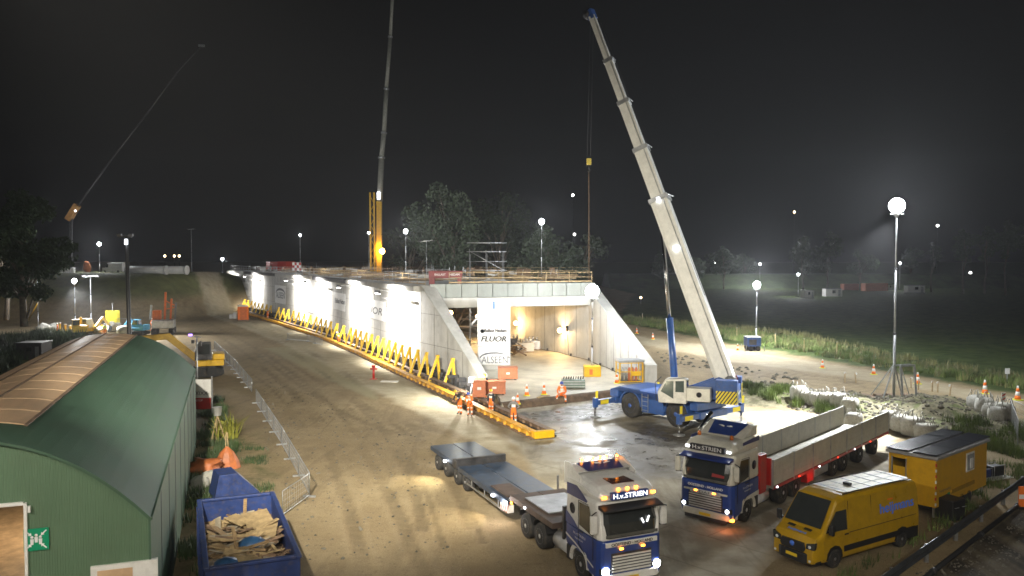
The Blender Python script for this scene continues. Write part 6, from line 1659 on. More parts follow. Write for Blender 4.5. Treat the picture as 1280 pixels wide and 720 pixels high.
# field edge posts
for i, (px, py) in enumerate(((880,417),(921,425),(969,434),(1005,441),(1046,446),(803,404),(841,411))):
    t = thing('fence_post', G(px, py), 0, 'thin post in the sparse row along the field edge', 'post', 'posts along the field edge'); MB().bar((0,0,0),(0,0,1.7),.07).build('post', M['wood2'], t); MB().box((0,0,1.7),(.09,.09,.06)).build('cap', M['steel'], t)
# guard rail bottom right
a, b_ = G(1128,728), G(1283,612); o = a-(b_-a)*.25; e = b_+(b_-a)*.8
t = thing('guard_rail', o, 0, 'dark steel guard rail beside the road in the bottom right corner', 'guard rail'); v = e-o; L_ = v.length; d = v/L_
n2 = Vector((d.y,-d.x,0)); k = int(L_/3)
gm = mat('guard_steel', (.1,.11,.12), .45, .6, var=.25, dirt=.35)
secs = [[q+n2*off+Vector((0,0,z)) for off, z in ((0,.35),(.08,.42),(.02,.5),(.02,.55),(.08,.63),(0,.72),(-.03,.72),(-.03,.35))] for q in (v*0, v)]
MB().loft(secs).build('beam', gm, t)
for j in range(k): MB().bar(d*L_*j/k-n2*.08, d*L_*j/k-n2*.08+Vector((0,0,.68)), .12).build('post', M['steel'], t)
# pipes along the kerb below it
for j, lab in enumerate(('black pipe lying along the foot of the guard rail',)):
    p, q = o+n2*(.5+.45*j), e+n2*(.5+.45*j); t = thing('pipe', p, 0, lab, 'pipe'); w = q-p
    MB().tube([Vector((0,0,.12)), w+Vector((0,0,.12))], .09, 10).build('tube', [M['black'], M['conc2']][j], t)
    for s in range(1, 6): MB().tube([w*s/6+Vector((0,0,.12))-d*.12, w*s/6+Vector((0,0,.12))+d*.12], .115, 10).build('joint', M['dsteel'], t)
# ============================================================ trees
def tree(name, base, h, r, n, lab, seed, mat_=None, trunk=.3, crown0=.3, leaf=.16, group=None, cat='tree', lobes=9, flat=1.0):
    rnd = random.Random(seed); t = thing(name, base, rnd.uniform(0,6), lab, cat, group)
    tb = MB(); top = h*.75; P = [Vector((rnd.uniform(-.02,.02)*h*k, rnd.uniform(-.02,.02)*h*k, top*k/4)) for k in range(5)]
    tb.tube(P, [trunk, trunk*.8, trunk*.6, trunk*.4, trunk*.15], 9)
    L_ = []
    for k in range(lobes):
        a = rnd.uniform(0, 2*PI); zz = h*(crown0+(1-crown0)*(.12+.78*k/(lobes-1)))
        s = math.sin(PI*min(1,max(.12,(zz/h-crown0)/(1-crown0)))*.9+.2); q = r*rnd.uniform(.2,.62)*max(.3,s)
        c = Vector((q*math.cos(a), q*math.sin(a), zz)); L_.append((c, r*rnd.uniform(.34,.52)*max(.45,s)))
        tb.tube([P[min(3,int(zz/h*4))]*.9, c*.6+Vector((0,0,zz*.3)), c], [trunk*.35, trunk*.2, trunk*.06], 6)
    tb.build('trunk', M['bark'], t)
    tot = sum(q**2 for _, q in L_); V, Fc, Mi = [], [], []
    for c, q in L_:
        for _ in range(int(n*q*q/tot)):
            u = Vector((rnd.gauss(0,1), rnd.gauss(0,1), rnd.gauss(0,1))); u.normalize(); d_ = q*(rnd.random()**.45)
            if mnoise.noise((c+u*d_)*(1.6/q)+Vector((seed,0,0))) < -.12: continue
            p = c+Vector((u.x*d_*flat, u.y*d_*flat, u.z*d_*.8)); s = leaf*rnd.uniform(.6,1.4)
            a = Vector((rnd.gauss(0,1),rnd.gauss(0,1),rnd.gauss(0,1))).normalized(); b_ = a.orthogonal().normalized()
            i = len(V); V += [p-a*s, p+b_*s*.5, p+a*s, p-b_*s*.5]; Fc.append((i,i+1,i+2,i+3))
    mb = MB(); mb.add(V, Fc); mb.build('crown', mat_ or M['leaf'], t, recalc=False)
    return t
# big trees behind the deck
for i, (px, py, Y, h, r, n, lab) in enumerate((
  (560,345,150,26,11,9000,'tall pale tree behind the deck, its crown left of the sign box'),
  (625,345,158,25,11,9000,'broad tree behind the deck straight above the sign box'),
  (690,345,150,18,9,6000,'lower tree behind the deck right of the mast with lamps'),
  (735,345,170,17,8,4500,'dark tree beyond the right end of the deck beside the hook rope'),
  (518,345,170,20,8,4500,'narrow dim tree between the yellow rig and the tall pale tree'))):
    p = D(px, py, Y); p.z = 0; tree('deciduous_tree', p, h, r, n, lab, 20+i, mat('leaf_pale', (.03,.045,.02), .6, var=.4, scale=.4), .5, .25, .3, lobes=13)
# dark tree at the left
tree('deciduous_tree', Vector((-66,108,2)), 19, 7.3, 19000, 'big dark tree at the left edge in front of the embankment', 41, M['leafd'], .5, .14, .3, lobes=17)
tree('deciduous_tree', Vector((-76,120,2)), 17, 6, 4000, 'smaller dark tree half outside the left edge of the picture', 42, M['leafd'], .4, .28, .22)
# trees at the far side of the field
far = [(830,318,300,11,7,'dark tree seen through the haze right of the crane boom'),(870,320,310,10,7,'low dark tree left of the distant road lamp'),(905,318,300,13,8,'dark tree below the distant road lamp'),(930,330,330,11,7,'tree left of the pale trunk row, behind the road'),
       (1005,310,290,16,9,'leafy tree lit from below behind the distant field mast'),(1035,306,285,17,9,'widest lit tree right of the distant field mast'),(1075,330,300,12,7,'dark tree behind the orange containers'),
       (1165,322,270,14,4,'slender pale tree with a bare trunk right of the white sheds'),(1205,318,260,17,6,'tall dark tree fourth from the right edge'),(1232,318,255,18,6,'tall dark tree third from the right edge'),(1258,318,250,19,6,'tall dark tree second from the right edge'),(1285,318,245,19,6,'tall dark tree cut by the right edge'),(1140,322,330,13,7,'dim tree behind the white sheds')]
for i, (px, py, Y, h, r, lab) in enumerate(far):
    p = D(px, py, Y); p.z = 0; tree('deciduous_tree', p, h*1.25, r, 2400, lab, 60+i, M['leafd'] if i not in (4,5,7) else MATS['leaf_pale'], .35, .3 if i < 7 else .45, .4, 'trees beyond the field', lobes=8)
# distant embankment road with hedge beyond the field
b = MB(); b.prism([(306,0),(318,5.4),(328,5.4),(340,0)], 38, 240, 'x'); o = b.build('road_embankment', mat('verge', (.05,.07,.03), .9, var=.4, scale=.2)); o.rotation_euler = (0,0,.0); tag(o, kind='structure')
b = MB(); b.bb(40,150,318.6,327.4,5.4,5.42); o = b.build('far_road', mat('far_asphalt', (.2,.2,.19), .8)); tag(o, kind='structure')
# orange containers, white sheds
p = G(1093,364); container(p, .25, (9,2.5,2.8), M['terra'], 'larger orange container at the far edge of the field'); p = G(1062,363); container(p, .1, (5.5,2.5,2.4), mat('dull_orange', (.3,.1,.06), .6), 'smaller dull container left of the orange one across the field')
def hut(px, py, w, h, lab, m=None):
    t = thing('site_hut', G(px, py), .1, lab, 'hut'); MB().bb(-w/2,w/2,-1.2,1.2,.15,h).build('wall', m or M['white'], t); MB().bb(-w/2-.1,w/2+.1,-1.3,1.3,h,h+.12).build('roof', M['dsteel'], t)
    MB().bb(-w*.1,w*.1,-1.23,-1.2,1.1,h-.4).build('window', M['glass'], t); MB().bb(w*.25,w*.4,-1.23,-1.2,.2,h-.3).build('door', M['steel'], t)
hut(1143,366,6,2.4,'white hut right of the far lit mast behind the field'); hut(1009,373,3,2.3,'small white hut right of the mast at the field edge'); hut(1040,371,5,2.4,'long white hut left of the dull container'); hut(1111,363,2.5,2.2,'tiny white hut beside the orange container')
hut(238,356,7,2.7,'pale yellow lit container hut at the end of the embankment', mat('hut_cream', (.6,.55,.35), .5))
# street lamps far away (only their small bright heads show)
for i, (px, py, Y, lab, c) in enumerate(((993,265,420,'high lone yellowish orb reflection shaped as a lamp above the far trees','warm'),(1040,305,350,'small white orb reflection shaped as a lamp among the lit trees','led'),(1172,282,380,'small white orb reflection shaped as a lamp high at the right','led'),(1213,341,330,'faint lamp above the right hand trunks','led'),(893,328,320,'lamp just left of the distant road mast','led'),  # the first three are orb reflections built as lamps
    (557,322,260,'tiny blue white lamp between the tree trunks left of the scaffold','led'),(718,293,300,'tiny lamp above the right tree','led'),(716,244,330,'tiny lamp highest above the right tree','led'),(206,320,330,'tiny yellowish lamp low over the embankment, left of two others','warm'),(218,320,335,'middle tiny lamp low over the embankment','warm'),(224,320,340,'right tiny lamp low over the embankment','warm'),(801,372,200,'small yellowish lamp at the start of the field','warm'),(3,307,150,'bright lamp behind the leaves at the left edge','led'))):
    p = D(px, py, Y); zb = 0 if i != 12 else 0
    t = thing('street_lamp', Vector((p.x,p.y,zb)), 0, lab, 'street lamp'); MB().tube([(0,0,0),(0,0,p.z)], [.12,.07], 8).build('post', M['dsteel'], t)
    MB().ball((0,0,p.z), .0016*Y if c == 'led' else .0014*Y, n=8).build('globe', mat('lamp_far_'+c, (1,.98,.95) if c == 'led' else (1,.75,.4), emit=12), t)
# ============================================================ cranes behind
# central yellow telescopic crane: mast + long boom leaving the frame
base = D(470,330,185); base.z = 0
t = thing('telescopic_crane', base, 0, 'yellow crane behind the deck whose slim grey boom rises out of the frame', 'mobile crane')
yz = lambda px, py: D(px, py, 185)-base
MB().bb(-2,2,-5,5,.8,2.6).build('carrier', M['yellow'], t, bevel=.1)
for y in (-3.5,-1.5,1.5,3.5):
    for s in (-1,1): wheel(t, s*1.7, y, .8, .5, s, M['rim'])
p1, p2 = yz(474,330), yz(474,252)
MB().bar(Vector((p1.x,0,2.6)), p2, 1.0, 1.2).build('lower_boom', M['yellow'], t, bevel=.05)
a, b_ = yz(467,330), yz(466,241)
for dx in (-.45,.45): MB().bar(Vector((a.x+dx,-1,2.6)), b_+Vector((dx,-1,0)), .35).build('jib_mast', M['yellow'], t)
bz = b_.z
mb = MB()
for k in range(12): mb.bar((a.x-.45+(k%2)*.9,-1,6+k*(bz-7)/12),(a.x+.45-(k%2)*.9,-1,6+(k+1)*(bz-7)/12),.15)
mb.build('mast_bracing', M['yellow'], t)
pts = [yz(474.5,252), yz(477,196), yz(480,165), yz(483,110), yz(488,45), yz(492,-30)]; rr = [.65,.56,.5,.42,.36]
for k in range(5):
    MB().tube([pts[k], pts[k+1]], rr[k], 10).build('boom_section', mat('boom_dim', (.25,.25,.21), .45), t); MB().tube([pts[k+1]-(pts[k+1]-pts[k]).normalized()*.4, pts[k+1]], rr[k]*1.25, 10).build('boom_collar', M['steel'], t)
pl = yz(477,314); MB().ball(pl, .75, n=10).build('orange_lamp', M['orl'], t); lamp('POINT', 'light', pl+Vector((0,-1.2,0)), 1500, (1,.6,.25), .4, parent=t)
pl = yz(474,245); MB().box(pl+Vector((0,-.8,0)),(.6,.2,1.6)).build('boom_lamp', M['headd'], t)
# left crane behind the dark tree
base = D(88,330,190); base.z = 5
t = thing('telescopic_crane', base, 0, 'crane hidden by the dark tree with a thin boom slanting up to the right', 'mobile crane')
yz2 = lambda px, py: D(px, py, 190)-base
MB().bb(-1.8,1.8,-5,5,.8,2.4).build('carrier', M['yellow'], t, bevel=.1)
for y in (-3.5,-1.2,1.2,3.5):
    for s in (-1,1): wheel(t, s*1.5, y, .8, .5, s, M['rim'])
MB().bar((0,0,2.2), yz2(89,268), .5, .6).build('tower_boom', M['dsteel'], t)
MB().bar(yz2(85,275), yz2(97,256), 1.3, 1.4).build('boom_knuckle', mat('dim_orange', (.3,.15,.04), .6), t, bevel=.1)
pts = [yz2(92,265), yz2(135,205), yz2(185,140), yz2(222,90), yz2(252,57)]
for k in range(4): MB().tube([pts[k], pts[k+1]], .24-.04*k, 8).build('boom_section', M['dsteel'], t)
MB().box(pts[-1],(1.4,.4,.5)).build('boom_head', M['steel'], t)
MB().ball(yz2(97,264)+Vector((0,-1,0)), .2, n=8).build('knuckle_lamp', M['headd'], t)
# ============================================================ embankment things
def simple_van(g, rz, L_, h, m, lab, cat='van', name='parked_van'):
    t = thing(name, g, rz, lab, cat)
    b = MB(); b.loft([rsec(y, .98, .88, .35, 1.2, z, .12) for y, z in ((-L_*.7,h),(L_*.05,h),(L_*.2,1.15),(L_*.3,.95))]); b.build('body', m, t, bevel=.04)
    MB().add([(-.8,L_*.075+.05,h*.93),(.8,L_*.075+.05,h*.93),(.84,L_*.19+.03,1.25),(-.84,L_*.19+.03,1.25)], [(0,1,2,3)]).build('windscreen', M['glass'], t)
    for s in (-1,1):
        MB().add([(s*.99,0,1.25),(s*.99,L_*.14,1.25),(s*.93,L_*.06,h-.25),(s*.93,0,h-.25)],[(0,1,2,3)]).build('side_window', M['glass'], t)
        for y in (-L_*.5, L_*.17): wheel(t, s*.88, y, .34, .22, s, M['rim'])
    return t
p = D(140,342,168); p.z = 8.2; simple_van(p, 1.2, 5.5, 2.2, M['white'], 'white van parked on top of the embankment beside the lit mast')
for i, (px, py, L_, lab) in enumerate(((185,345,9,'left long white pipe section on the embankment top'),(207,348,10,'right long white pipe section at the embankment shoulder'))):
    p = D(px, py, 160); p.z = 8.2; t = thing('concrete_pipe', p, -.1, lab, 'pipe'); MB().tube([(-L_/2,0,.8),(L_/2,-1,.8)], .8, 14).build('pipe_wall', M['conc2'], t); MB().tube([(L_/2-.3,-1,.8),(L_/2+.1,-1,.8)], .92, 14).build('socket', M['conc2'], t)
p = D(109,335,170); p.z = 8.2; blob('tarpaulin', p, (1.6,1.2,2.4), M['tarp'], 'small upright orange heap on the embankment top', 'tarpaulin', 9, .4)
def crates(g, n, lab):
    t = thing('box_stack', g, .2, lab, 'boxes')
    for k in range(n): MB().bb(-1+.7*k,-.4+.7*k,-.5,.5,0,.8+.3*(k%2)).build('box', M['white'], t, bevel=.02)
p = D(82,340,165); p.z = 8.3; crates(p, 4, 'low white boxes on the embankment left of the lit mast'); p = D(40,352,160); p.z = 8.1; crates(p, 6, 'pale boxes on the embankment behind the dark tree')
# machines below
def mini_digger(g, rz, m, m2, lab, name='mini_excavator', s=1.0, cat='excavator'):
    t = thing(name, g, rz, lab, cat); t.scale = (s,)*3
    for x in (-.8,.8):
        b = MB(); pr = [(1.25*math.cos(a)+(.0), .38+.36*math.sin(a)) for a in [2*PI*k/16 for k in range(16)]]; pr = [(max(-1.3,min(1.3,p*1.25)), z) for p, z in pr]
        b.prism(pr, x-.22, x+.22, 'x'); b.build('track', M['dark'], t, bevel=.03)
    MB().bb(-.7,.7,-.7,.7,.45,.8).build('undercarriage', M['dsteel'], t); MB().bb(-.95,.95,-1.3,.7,.85,1.3).build('house', m, t, bevel=.06); MB().bb(-.9,.9,-1.35,-.5,1.3,1.75).build('engine_cover', m, t, bevel=.08)
    c = MB().prism([(-.4,1.3),(-.4,2.6),(.5,2.6),(.75,1.9),(.75,1.3)], -.85, .1, 'x').build('cab', m2, t, bevel=.04)
    MB().add([(-.86,-.3,1.75),(-.86,.65,1.75),(-.86,.45,2.5),(-.86,-.3,2.5)],[(0,1,2,3)]).add([(-.8,.76,1.8),(.05,.76,1.8),(.05,.52,2.5),(-.8,.52,2.5)],[(0,1,2,3)]).add([(-.8,-.41,1.8),(.05,-.41,1.8),(.05,-.41,2.5),(-.8,-.41,2.5)],[(0,1,2,3)]).build('cab_glass', M['glass'], c)
    MB().bar((.4,.7,1.2),(.4,2.0,2.7),.3,.4).build('boom', m, t, bevel=.04); MB().bar((.4,1.9,2.7),(.4,3.0,1.4),.24,.3).build('arm', m, t, bevel=.04)
    MB().prism([(2.8,1.5),(3.2,1.3),(3.1,.6),(2.6,.5),(2.5,.8)], .1, .7, 'x').build('bucket', M['dsteel'], t, bevel=.02)
    MB().tube([(.4,1.0,1.1),(.4,1.7,1.9)], .09, 8).build('ram', M['chrome'], t)
    return t
mini_digger(G(99,422), .6, M['yellow'], M['yellow'], 'left yellow mini excavator under the lit mast beyond the shed')
mini_digger(G(111,421), -.5, M['yellow'], M['white'], 'right yellow mini excavator beside the unlit two headed post')
mini_digger(G(174,419), 1.4, mat('cyan_paint', (.1,.4,.65), .4), MATS['cyan_paint'], 'light blue machine just right of the dark leaning pole', 'blue_excavator', .9)
g = G(205,417); t = thing('drilling_rig', g, .3, 'orange and grey rig with upright masts, left of the dirt road behind the shed', 'rig')
for x in (-1.2,1.2): MB().bb(x-.35,x+.35,-2,2,0,.9).build('track', M['dark'], t, bevel=.1)
MB().bb(-1.5,1.5,-1.6,1.6,.9,2.1).build('body', M['steel'], t, bevel=.08); MB().bb(-1.5,-.4,-.6,1.2,2.1,3.5).build('cab', M['orange'], t, bevel=.08); MB().bb(-1.52,-1.5,-.4,.9,2.6,3.3).build('cab_glass', M['glass'], t)
for x, z, m_ in ((.1,6.2,M['orange']),(.9,5.2,M['orange']),(1.5,4.6,M['greycl'] if 'greycl' in M else M['steel']),(-1.9,4.3,M['steel'])): MB().bar((x,.3,2.1),(x+.2,.2,z),.28).build('mast', m_, t)
MB().bar((.1,.3,5),(1.5,.2,4.2),.14).bar((.1,.3,3.6),(1.5,.2,3.9),.14).build('brace', M['orange'], t)
# big excavator beyond the shed
g = G(257,470); t = mini_digger(g, 1.95, M['yellow'], M['dsteel'], 'yellow excavator with a long low boom reaching left behind the shed', s=1.25)
for c in children(t):
    if c.name.startswith(('boom','arm','bucket','ram')): bpy.data.objects.remove(c)
MB().bar((.3,.6,1.3),(.3,2.6,3.1),.35,.5).build('boom', mat('boom_brown', (.5,.3,.03), .5, dirt=.3), t, bevel=.05); MB().bar((.3,2.4,3.1),(.3,5.2,2.9),.34,.45).build('boom', MATS['boom_brown'], t, bevel=.05); MB().bar((.3,5.1,3.0),(.3,6.2,1.0),.3,.35).build('arm', MATS['boom_brown'], t, bevel=.04)
MB().prism([(5.9,1.1),(6.5,1.0),(6.4,.1),(5.8,0),(5.6,.5)], -.2, .8, 'x').build('bucket', M['dsteel'], t, bevel=.02)
# yellow fence, white stuff, sign beside the machines
g = G(141,411); t = thing('yellow_sign', g, .1, 'square yellow sign on a thin post left of the dark leaning pole', 'sign'); zt = zat(141,388,g)
MB().bb(-1.1,1.1,-.04,.04,zt-2.0,zt).build('panel', mat('sign_yellow', (.8,.7,.05), .5), t); MB().bar((0,.06,0),(0,.06,zt+1.2),.1).build('post', M['steel'], t)
for i, px in enumerate((120,127,134)):
    t = thing('yellow_barrier', G(px,413), .1, ('left','middle','right')[i]+' one of three low yellow barriers between the machines and the yellow sign', 'barrier'); MB().bb(-.8,.8,-.25,.25,0,.8).build('body', M['yellow'], t, bevel=.1); MB().bb(-.6,.6,-.12,.12,.8,.95).build('grip', M['yellow'], t, bevel=.05)
for i, (px, py) in enumerate(((75,417),(82,419),(88,421))):
    t = thing('yellow_post', G(px,py), 0, ('first','second','third')[i]+' of three short yellow posts left of the yellow machines', 'post'); MB().bar((0,0,0),(0,0,1.6),.2).build('post', M['yellow'], t); MB().box((0,0,1.6),(.3,.3,.1)).build('cap', M['white'], t)
for i, (px, py, s, lab) in enumerate(((142,415,1.8,'white wrapped heap under the yellow sign'),(125,421,1.5,'low white heap just beyond the shed ridge'),(55,416,1.6,'pale heap beside the pole with the yellow stay'),(66,413,1.2,'second pale heap right of the pole with the yellow stay'),(155,420,1.6,'pale sand heap left of the dark leaning pole'))):
    blob('covered_heap', G(px,py), (s*1.3,s,s*.9), M['bag'], lab, 'heap', 30+i, .4)
t = fence([G(147,412),G(163,413)], 'site_fence', 'short mesh fence between the yellow sign and the dark pole', 1.8)
hut(43,450,2.6,1.9,'small dark hut in the grass left of the shed', M['dsteel'])
t = thing('info_sign', G(9,395), 0, 'small grey sign on a post at the far left edge', 'sign'); MB().bb(-.4,.4,-.03,.03,1.6,2.4).build('panel', M['steel'], t); MB().bar((0,.05,0),(0,.05,2.3),.08).build('post', M['steel'], t)
# toilet, barriers on the plain
g = G(304,400); t = thing('portable_toilet', g, .35, 'orange portable toilet with white roof beside the yellow rail', 'portable toilet')
MB().bb(-.95,.95,-.95,.95,.1,2.5).build('cabin', M['hiv'], t, bevel=.06); MB().prism([(-1,2.5),(-.8,2.75),(.8,2.75),(1,2.5)], -1, 1, 'y').build('roof', M['hatw'], t, bevel=.04); MB().bb(-.6,.6,-1.0,-.95,.2,2.3).build('door', M['orange'], t); MB().bb(-1.1,1.1,-1.1,1.1,0,.1).build('base', M['dsteel'], t)
g = G(294,398); crates(g, 2, 'small white boxes just left of the portable toilet')
t = fence([G(359,425),G(385,427),G(403,432)], 'plastic_barrier', 'faint low red and white barrier run in the middle of the dirt plain', .9)
g = G(467,474); t = thing('hydrant_stand', g, 0, 'red hydrant standpipe alone on the dirt plain', 'hydrant'); MB().tube([(0,0,0),(0,0,1.1)], .11, 10).tube([(0,0,1.1),(0,0,1.3)], .17, 10).build('pipe', M['red'], t); MB().tube([(-.3,0,.95),(.35,0,.95)], .08, 8).build('outlet', M['red'], t); MB().box((0,0,.03),(.6,.6,.06)).build('base', M['red'], t)
o = MB().box((0,0,.02),(1.6,.9,.04)).build('white_board', M['hatw']); o.location = G(487,477); tag(o, 'white board lying flat on the dirt near the rail', 'board')
# ============================================================ on the slab
def toolbox(px, py, w, dp, h, m, lab, z=.45, items=False):
    t = thing('site_chest', G(px,py,z), .05, lab, 'chest'); MB().bb(-w/2,w/2,0,dp,.08,h).build('body', m, t, bevel=.03); MB().bb(-w/2-.03,w/2+.03,-.03,dp+.03,h,h+.08).build('lid', m, t, bevel=.02)
    MB().bb(-.15,.15,-.02,0,h*.5,h*.66).build('label_plate', M['hatw'], t)
    for x in (-w/2+.2,w/2-.2): MB().bb(x-.1,x+.1,0,dp,0,.08).build('foot', M['dsteel'], t)
    return t
toolbox(635,475,1.7,1.2,1.0,M['terra'],'rust red chest in front of the white sign box')
toolbox(618,494,1.75,1.1,1.0,M['terra'],'rust red chest nearer the workers with a white plate on its front')
toolbox(599,498,1.0,1.4,1.3,M['terra'],'tall rust coloured chest at the foot of the wing wall')
t = thing('gas_cage', G(789,478.5,.45), .1, 'yellow framed mesh gas cage with a grey roof standing by the right wing wall', 'cage')
for x in (-1,1):
    for y in (0,1.4): MB().bar((x,y,0),(x,y,1.75),.1).build('post', M['yellow'], t)
for z in (.1,.95,1.7):
    MB().bar((-1,0,z),(1,0,z),.07).bar((-1,1.4,z),(1,1.4,z),.07).bar((-1,0,z),(-1,1.4,z),.07).bar((1,0,z),(1,1.4,z),.07).build('rail', M['yellow'], t)
MB().bar((0,0,.1),(0,0,1.7),.07).build('post', M['yellow'], t)
MB().bb(-1.15,1.15,-.12,1.5,1.78,1.95).build('roof', M['steel'], t, bevel=.05)
b = MB(); 
for k in range(20): b.bar((-1+.1*k,0,.1),(-1+.1*k,0,1.7),.012)
b.build('mesh', M['steel'], t)
MB().bb(.05,.85,-.06,-.04,.6,.95).build('panel', M['yellow'], t); MB().bb(-.9,.9,.02,1.35,.02,.08).build('floor', M['dsteel'], t)
for x in (-.6,-.3,0,.3,.6): MB().lathe([(.12,.08),(.12,1.1),(.05,1.25),(.001,1.27)], (x,.7,0), 'z', 10).build('gas_bottle', M['steel'] if x < 0 else M['orange'], t)
t = thing('equipment_crate', G(717,486,.45), 0, 'grey green open crate of tools beside the seated worker', 'crate')
MB().bb(-.95,.95,0,1.0,.06,.7).build('body', mat('crate_green', (.12,.18,.15), .6), t, bevel=.02)
for k in range(9): MB().bar((-.8+.2*k,.5,.7),(-.75+.2*k,.4+.02*k,.95),.07).build('tool', M['dsteel'], t)
for k in range(3): MB().bb(-.97,.97,-.03,0,.15+.2*k,.22+.2*k).build('slat', M['steel'], t)
for i, (px, py) in enumerate(((656,440),(664,437),(640,434))):
    t = thing('pallet_crate', G(px,py,.45), .1, ('grey crate with bottles inside the tunnel right of the sign box','second grey crate behind the first inside the tunnel','dark crate just right of the sign box in the tunnel')[i], 'crate')
    MB().bb(-1,1,-.6,.6,.12,1.1).build('body', [M['conc2'],M['steel'],M['dsteel']][i], t, bevel=.02); MB().bb(-1,1,-.6,.6,0,.12).build('pallet', M['wood3'], t)
    for k in range(4): MB().lathe([(.13,1.1),(.13,1.45),(.05,1.55),(.001,1.56)], (-.7+.45*k,0,0), 'z', 8).build('bottle', M['steel'], t)
t = thing('rubble_heap', G(628,445,.45), 0, 'dark heap of dismantled formwork between the sign box and the inner wall', 'heap')
for k in range(26): MB().box((random.uniform(-.5,2.2),random.uniform(-1,2),random.uniform(.1,1.4)),(random.uniform(.8,2.2),.2,.12),R=Matrix.Rotation(random.uniform(0,PI),3,'Z')@Matrix.Rotation(random.uniform(-.5,.5),3,'Y')).build('board', random.choice([M['wood3'],M['dsteel'],M['wood']]), t)
o = MB().bar(G(672,498,.5)+Vector((0,0,.06)), G(686,496,.5)+Vector((0,0,.12)), .3, .06).build('plank', M['wood2']); tag(o, 'pale plank lying on the soil edge below the cones', 'plank')
# cable along the right inner wall with small sockets
a, b_ = Rr[1], Rr[0]; nn = nrm(a, b_)
cab = []
for k in range(14):
    p = Rr[1]+(Rr[2]-Rr[1])*(.55-.55*k/6) if k < 6 else Rr[1]+(Rr[0]-Rr[1])*((k-6)/7*.8)
    q = nrm(Rr[0], Rr[1])*-.5; cab.append(p+q+Vector((0,0,.55+.05*math.sin(k*2))))
t = thing('cable', cab[0], 0, 'black cable with small junction boxes along the foot of the right inner wall', 'cable')
MB().tube([p-cab[0] for p in cab], .035, 6).build('cable_run', M['black'], t)
for k in range(1, 13, 2): MB().box(cab[k]-cab[0]+Vector((0,0,.1)), (.2,.2,.28)).build('junction_box', M['dsteel'], t)
p = Rr[1]+(Rr[2]-Rr[1])*.14+Vector((-.2,0,0)); t = thing('cable_reel', p+Vector((0,0,3.4)), 0, 'dark cable reel hanging on the right inner wall of the tunnel', 'cable reel'); MB().lathe([(.3,-.12),(.3,.12)], (0,0,0), 'x', 14).build('drum', M['black'], t); MB().tube([(0,0,0),(.1,-.4,-1.5),(.1,-1,-2.9)], .025, 5).build('lead', M['black'], t)
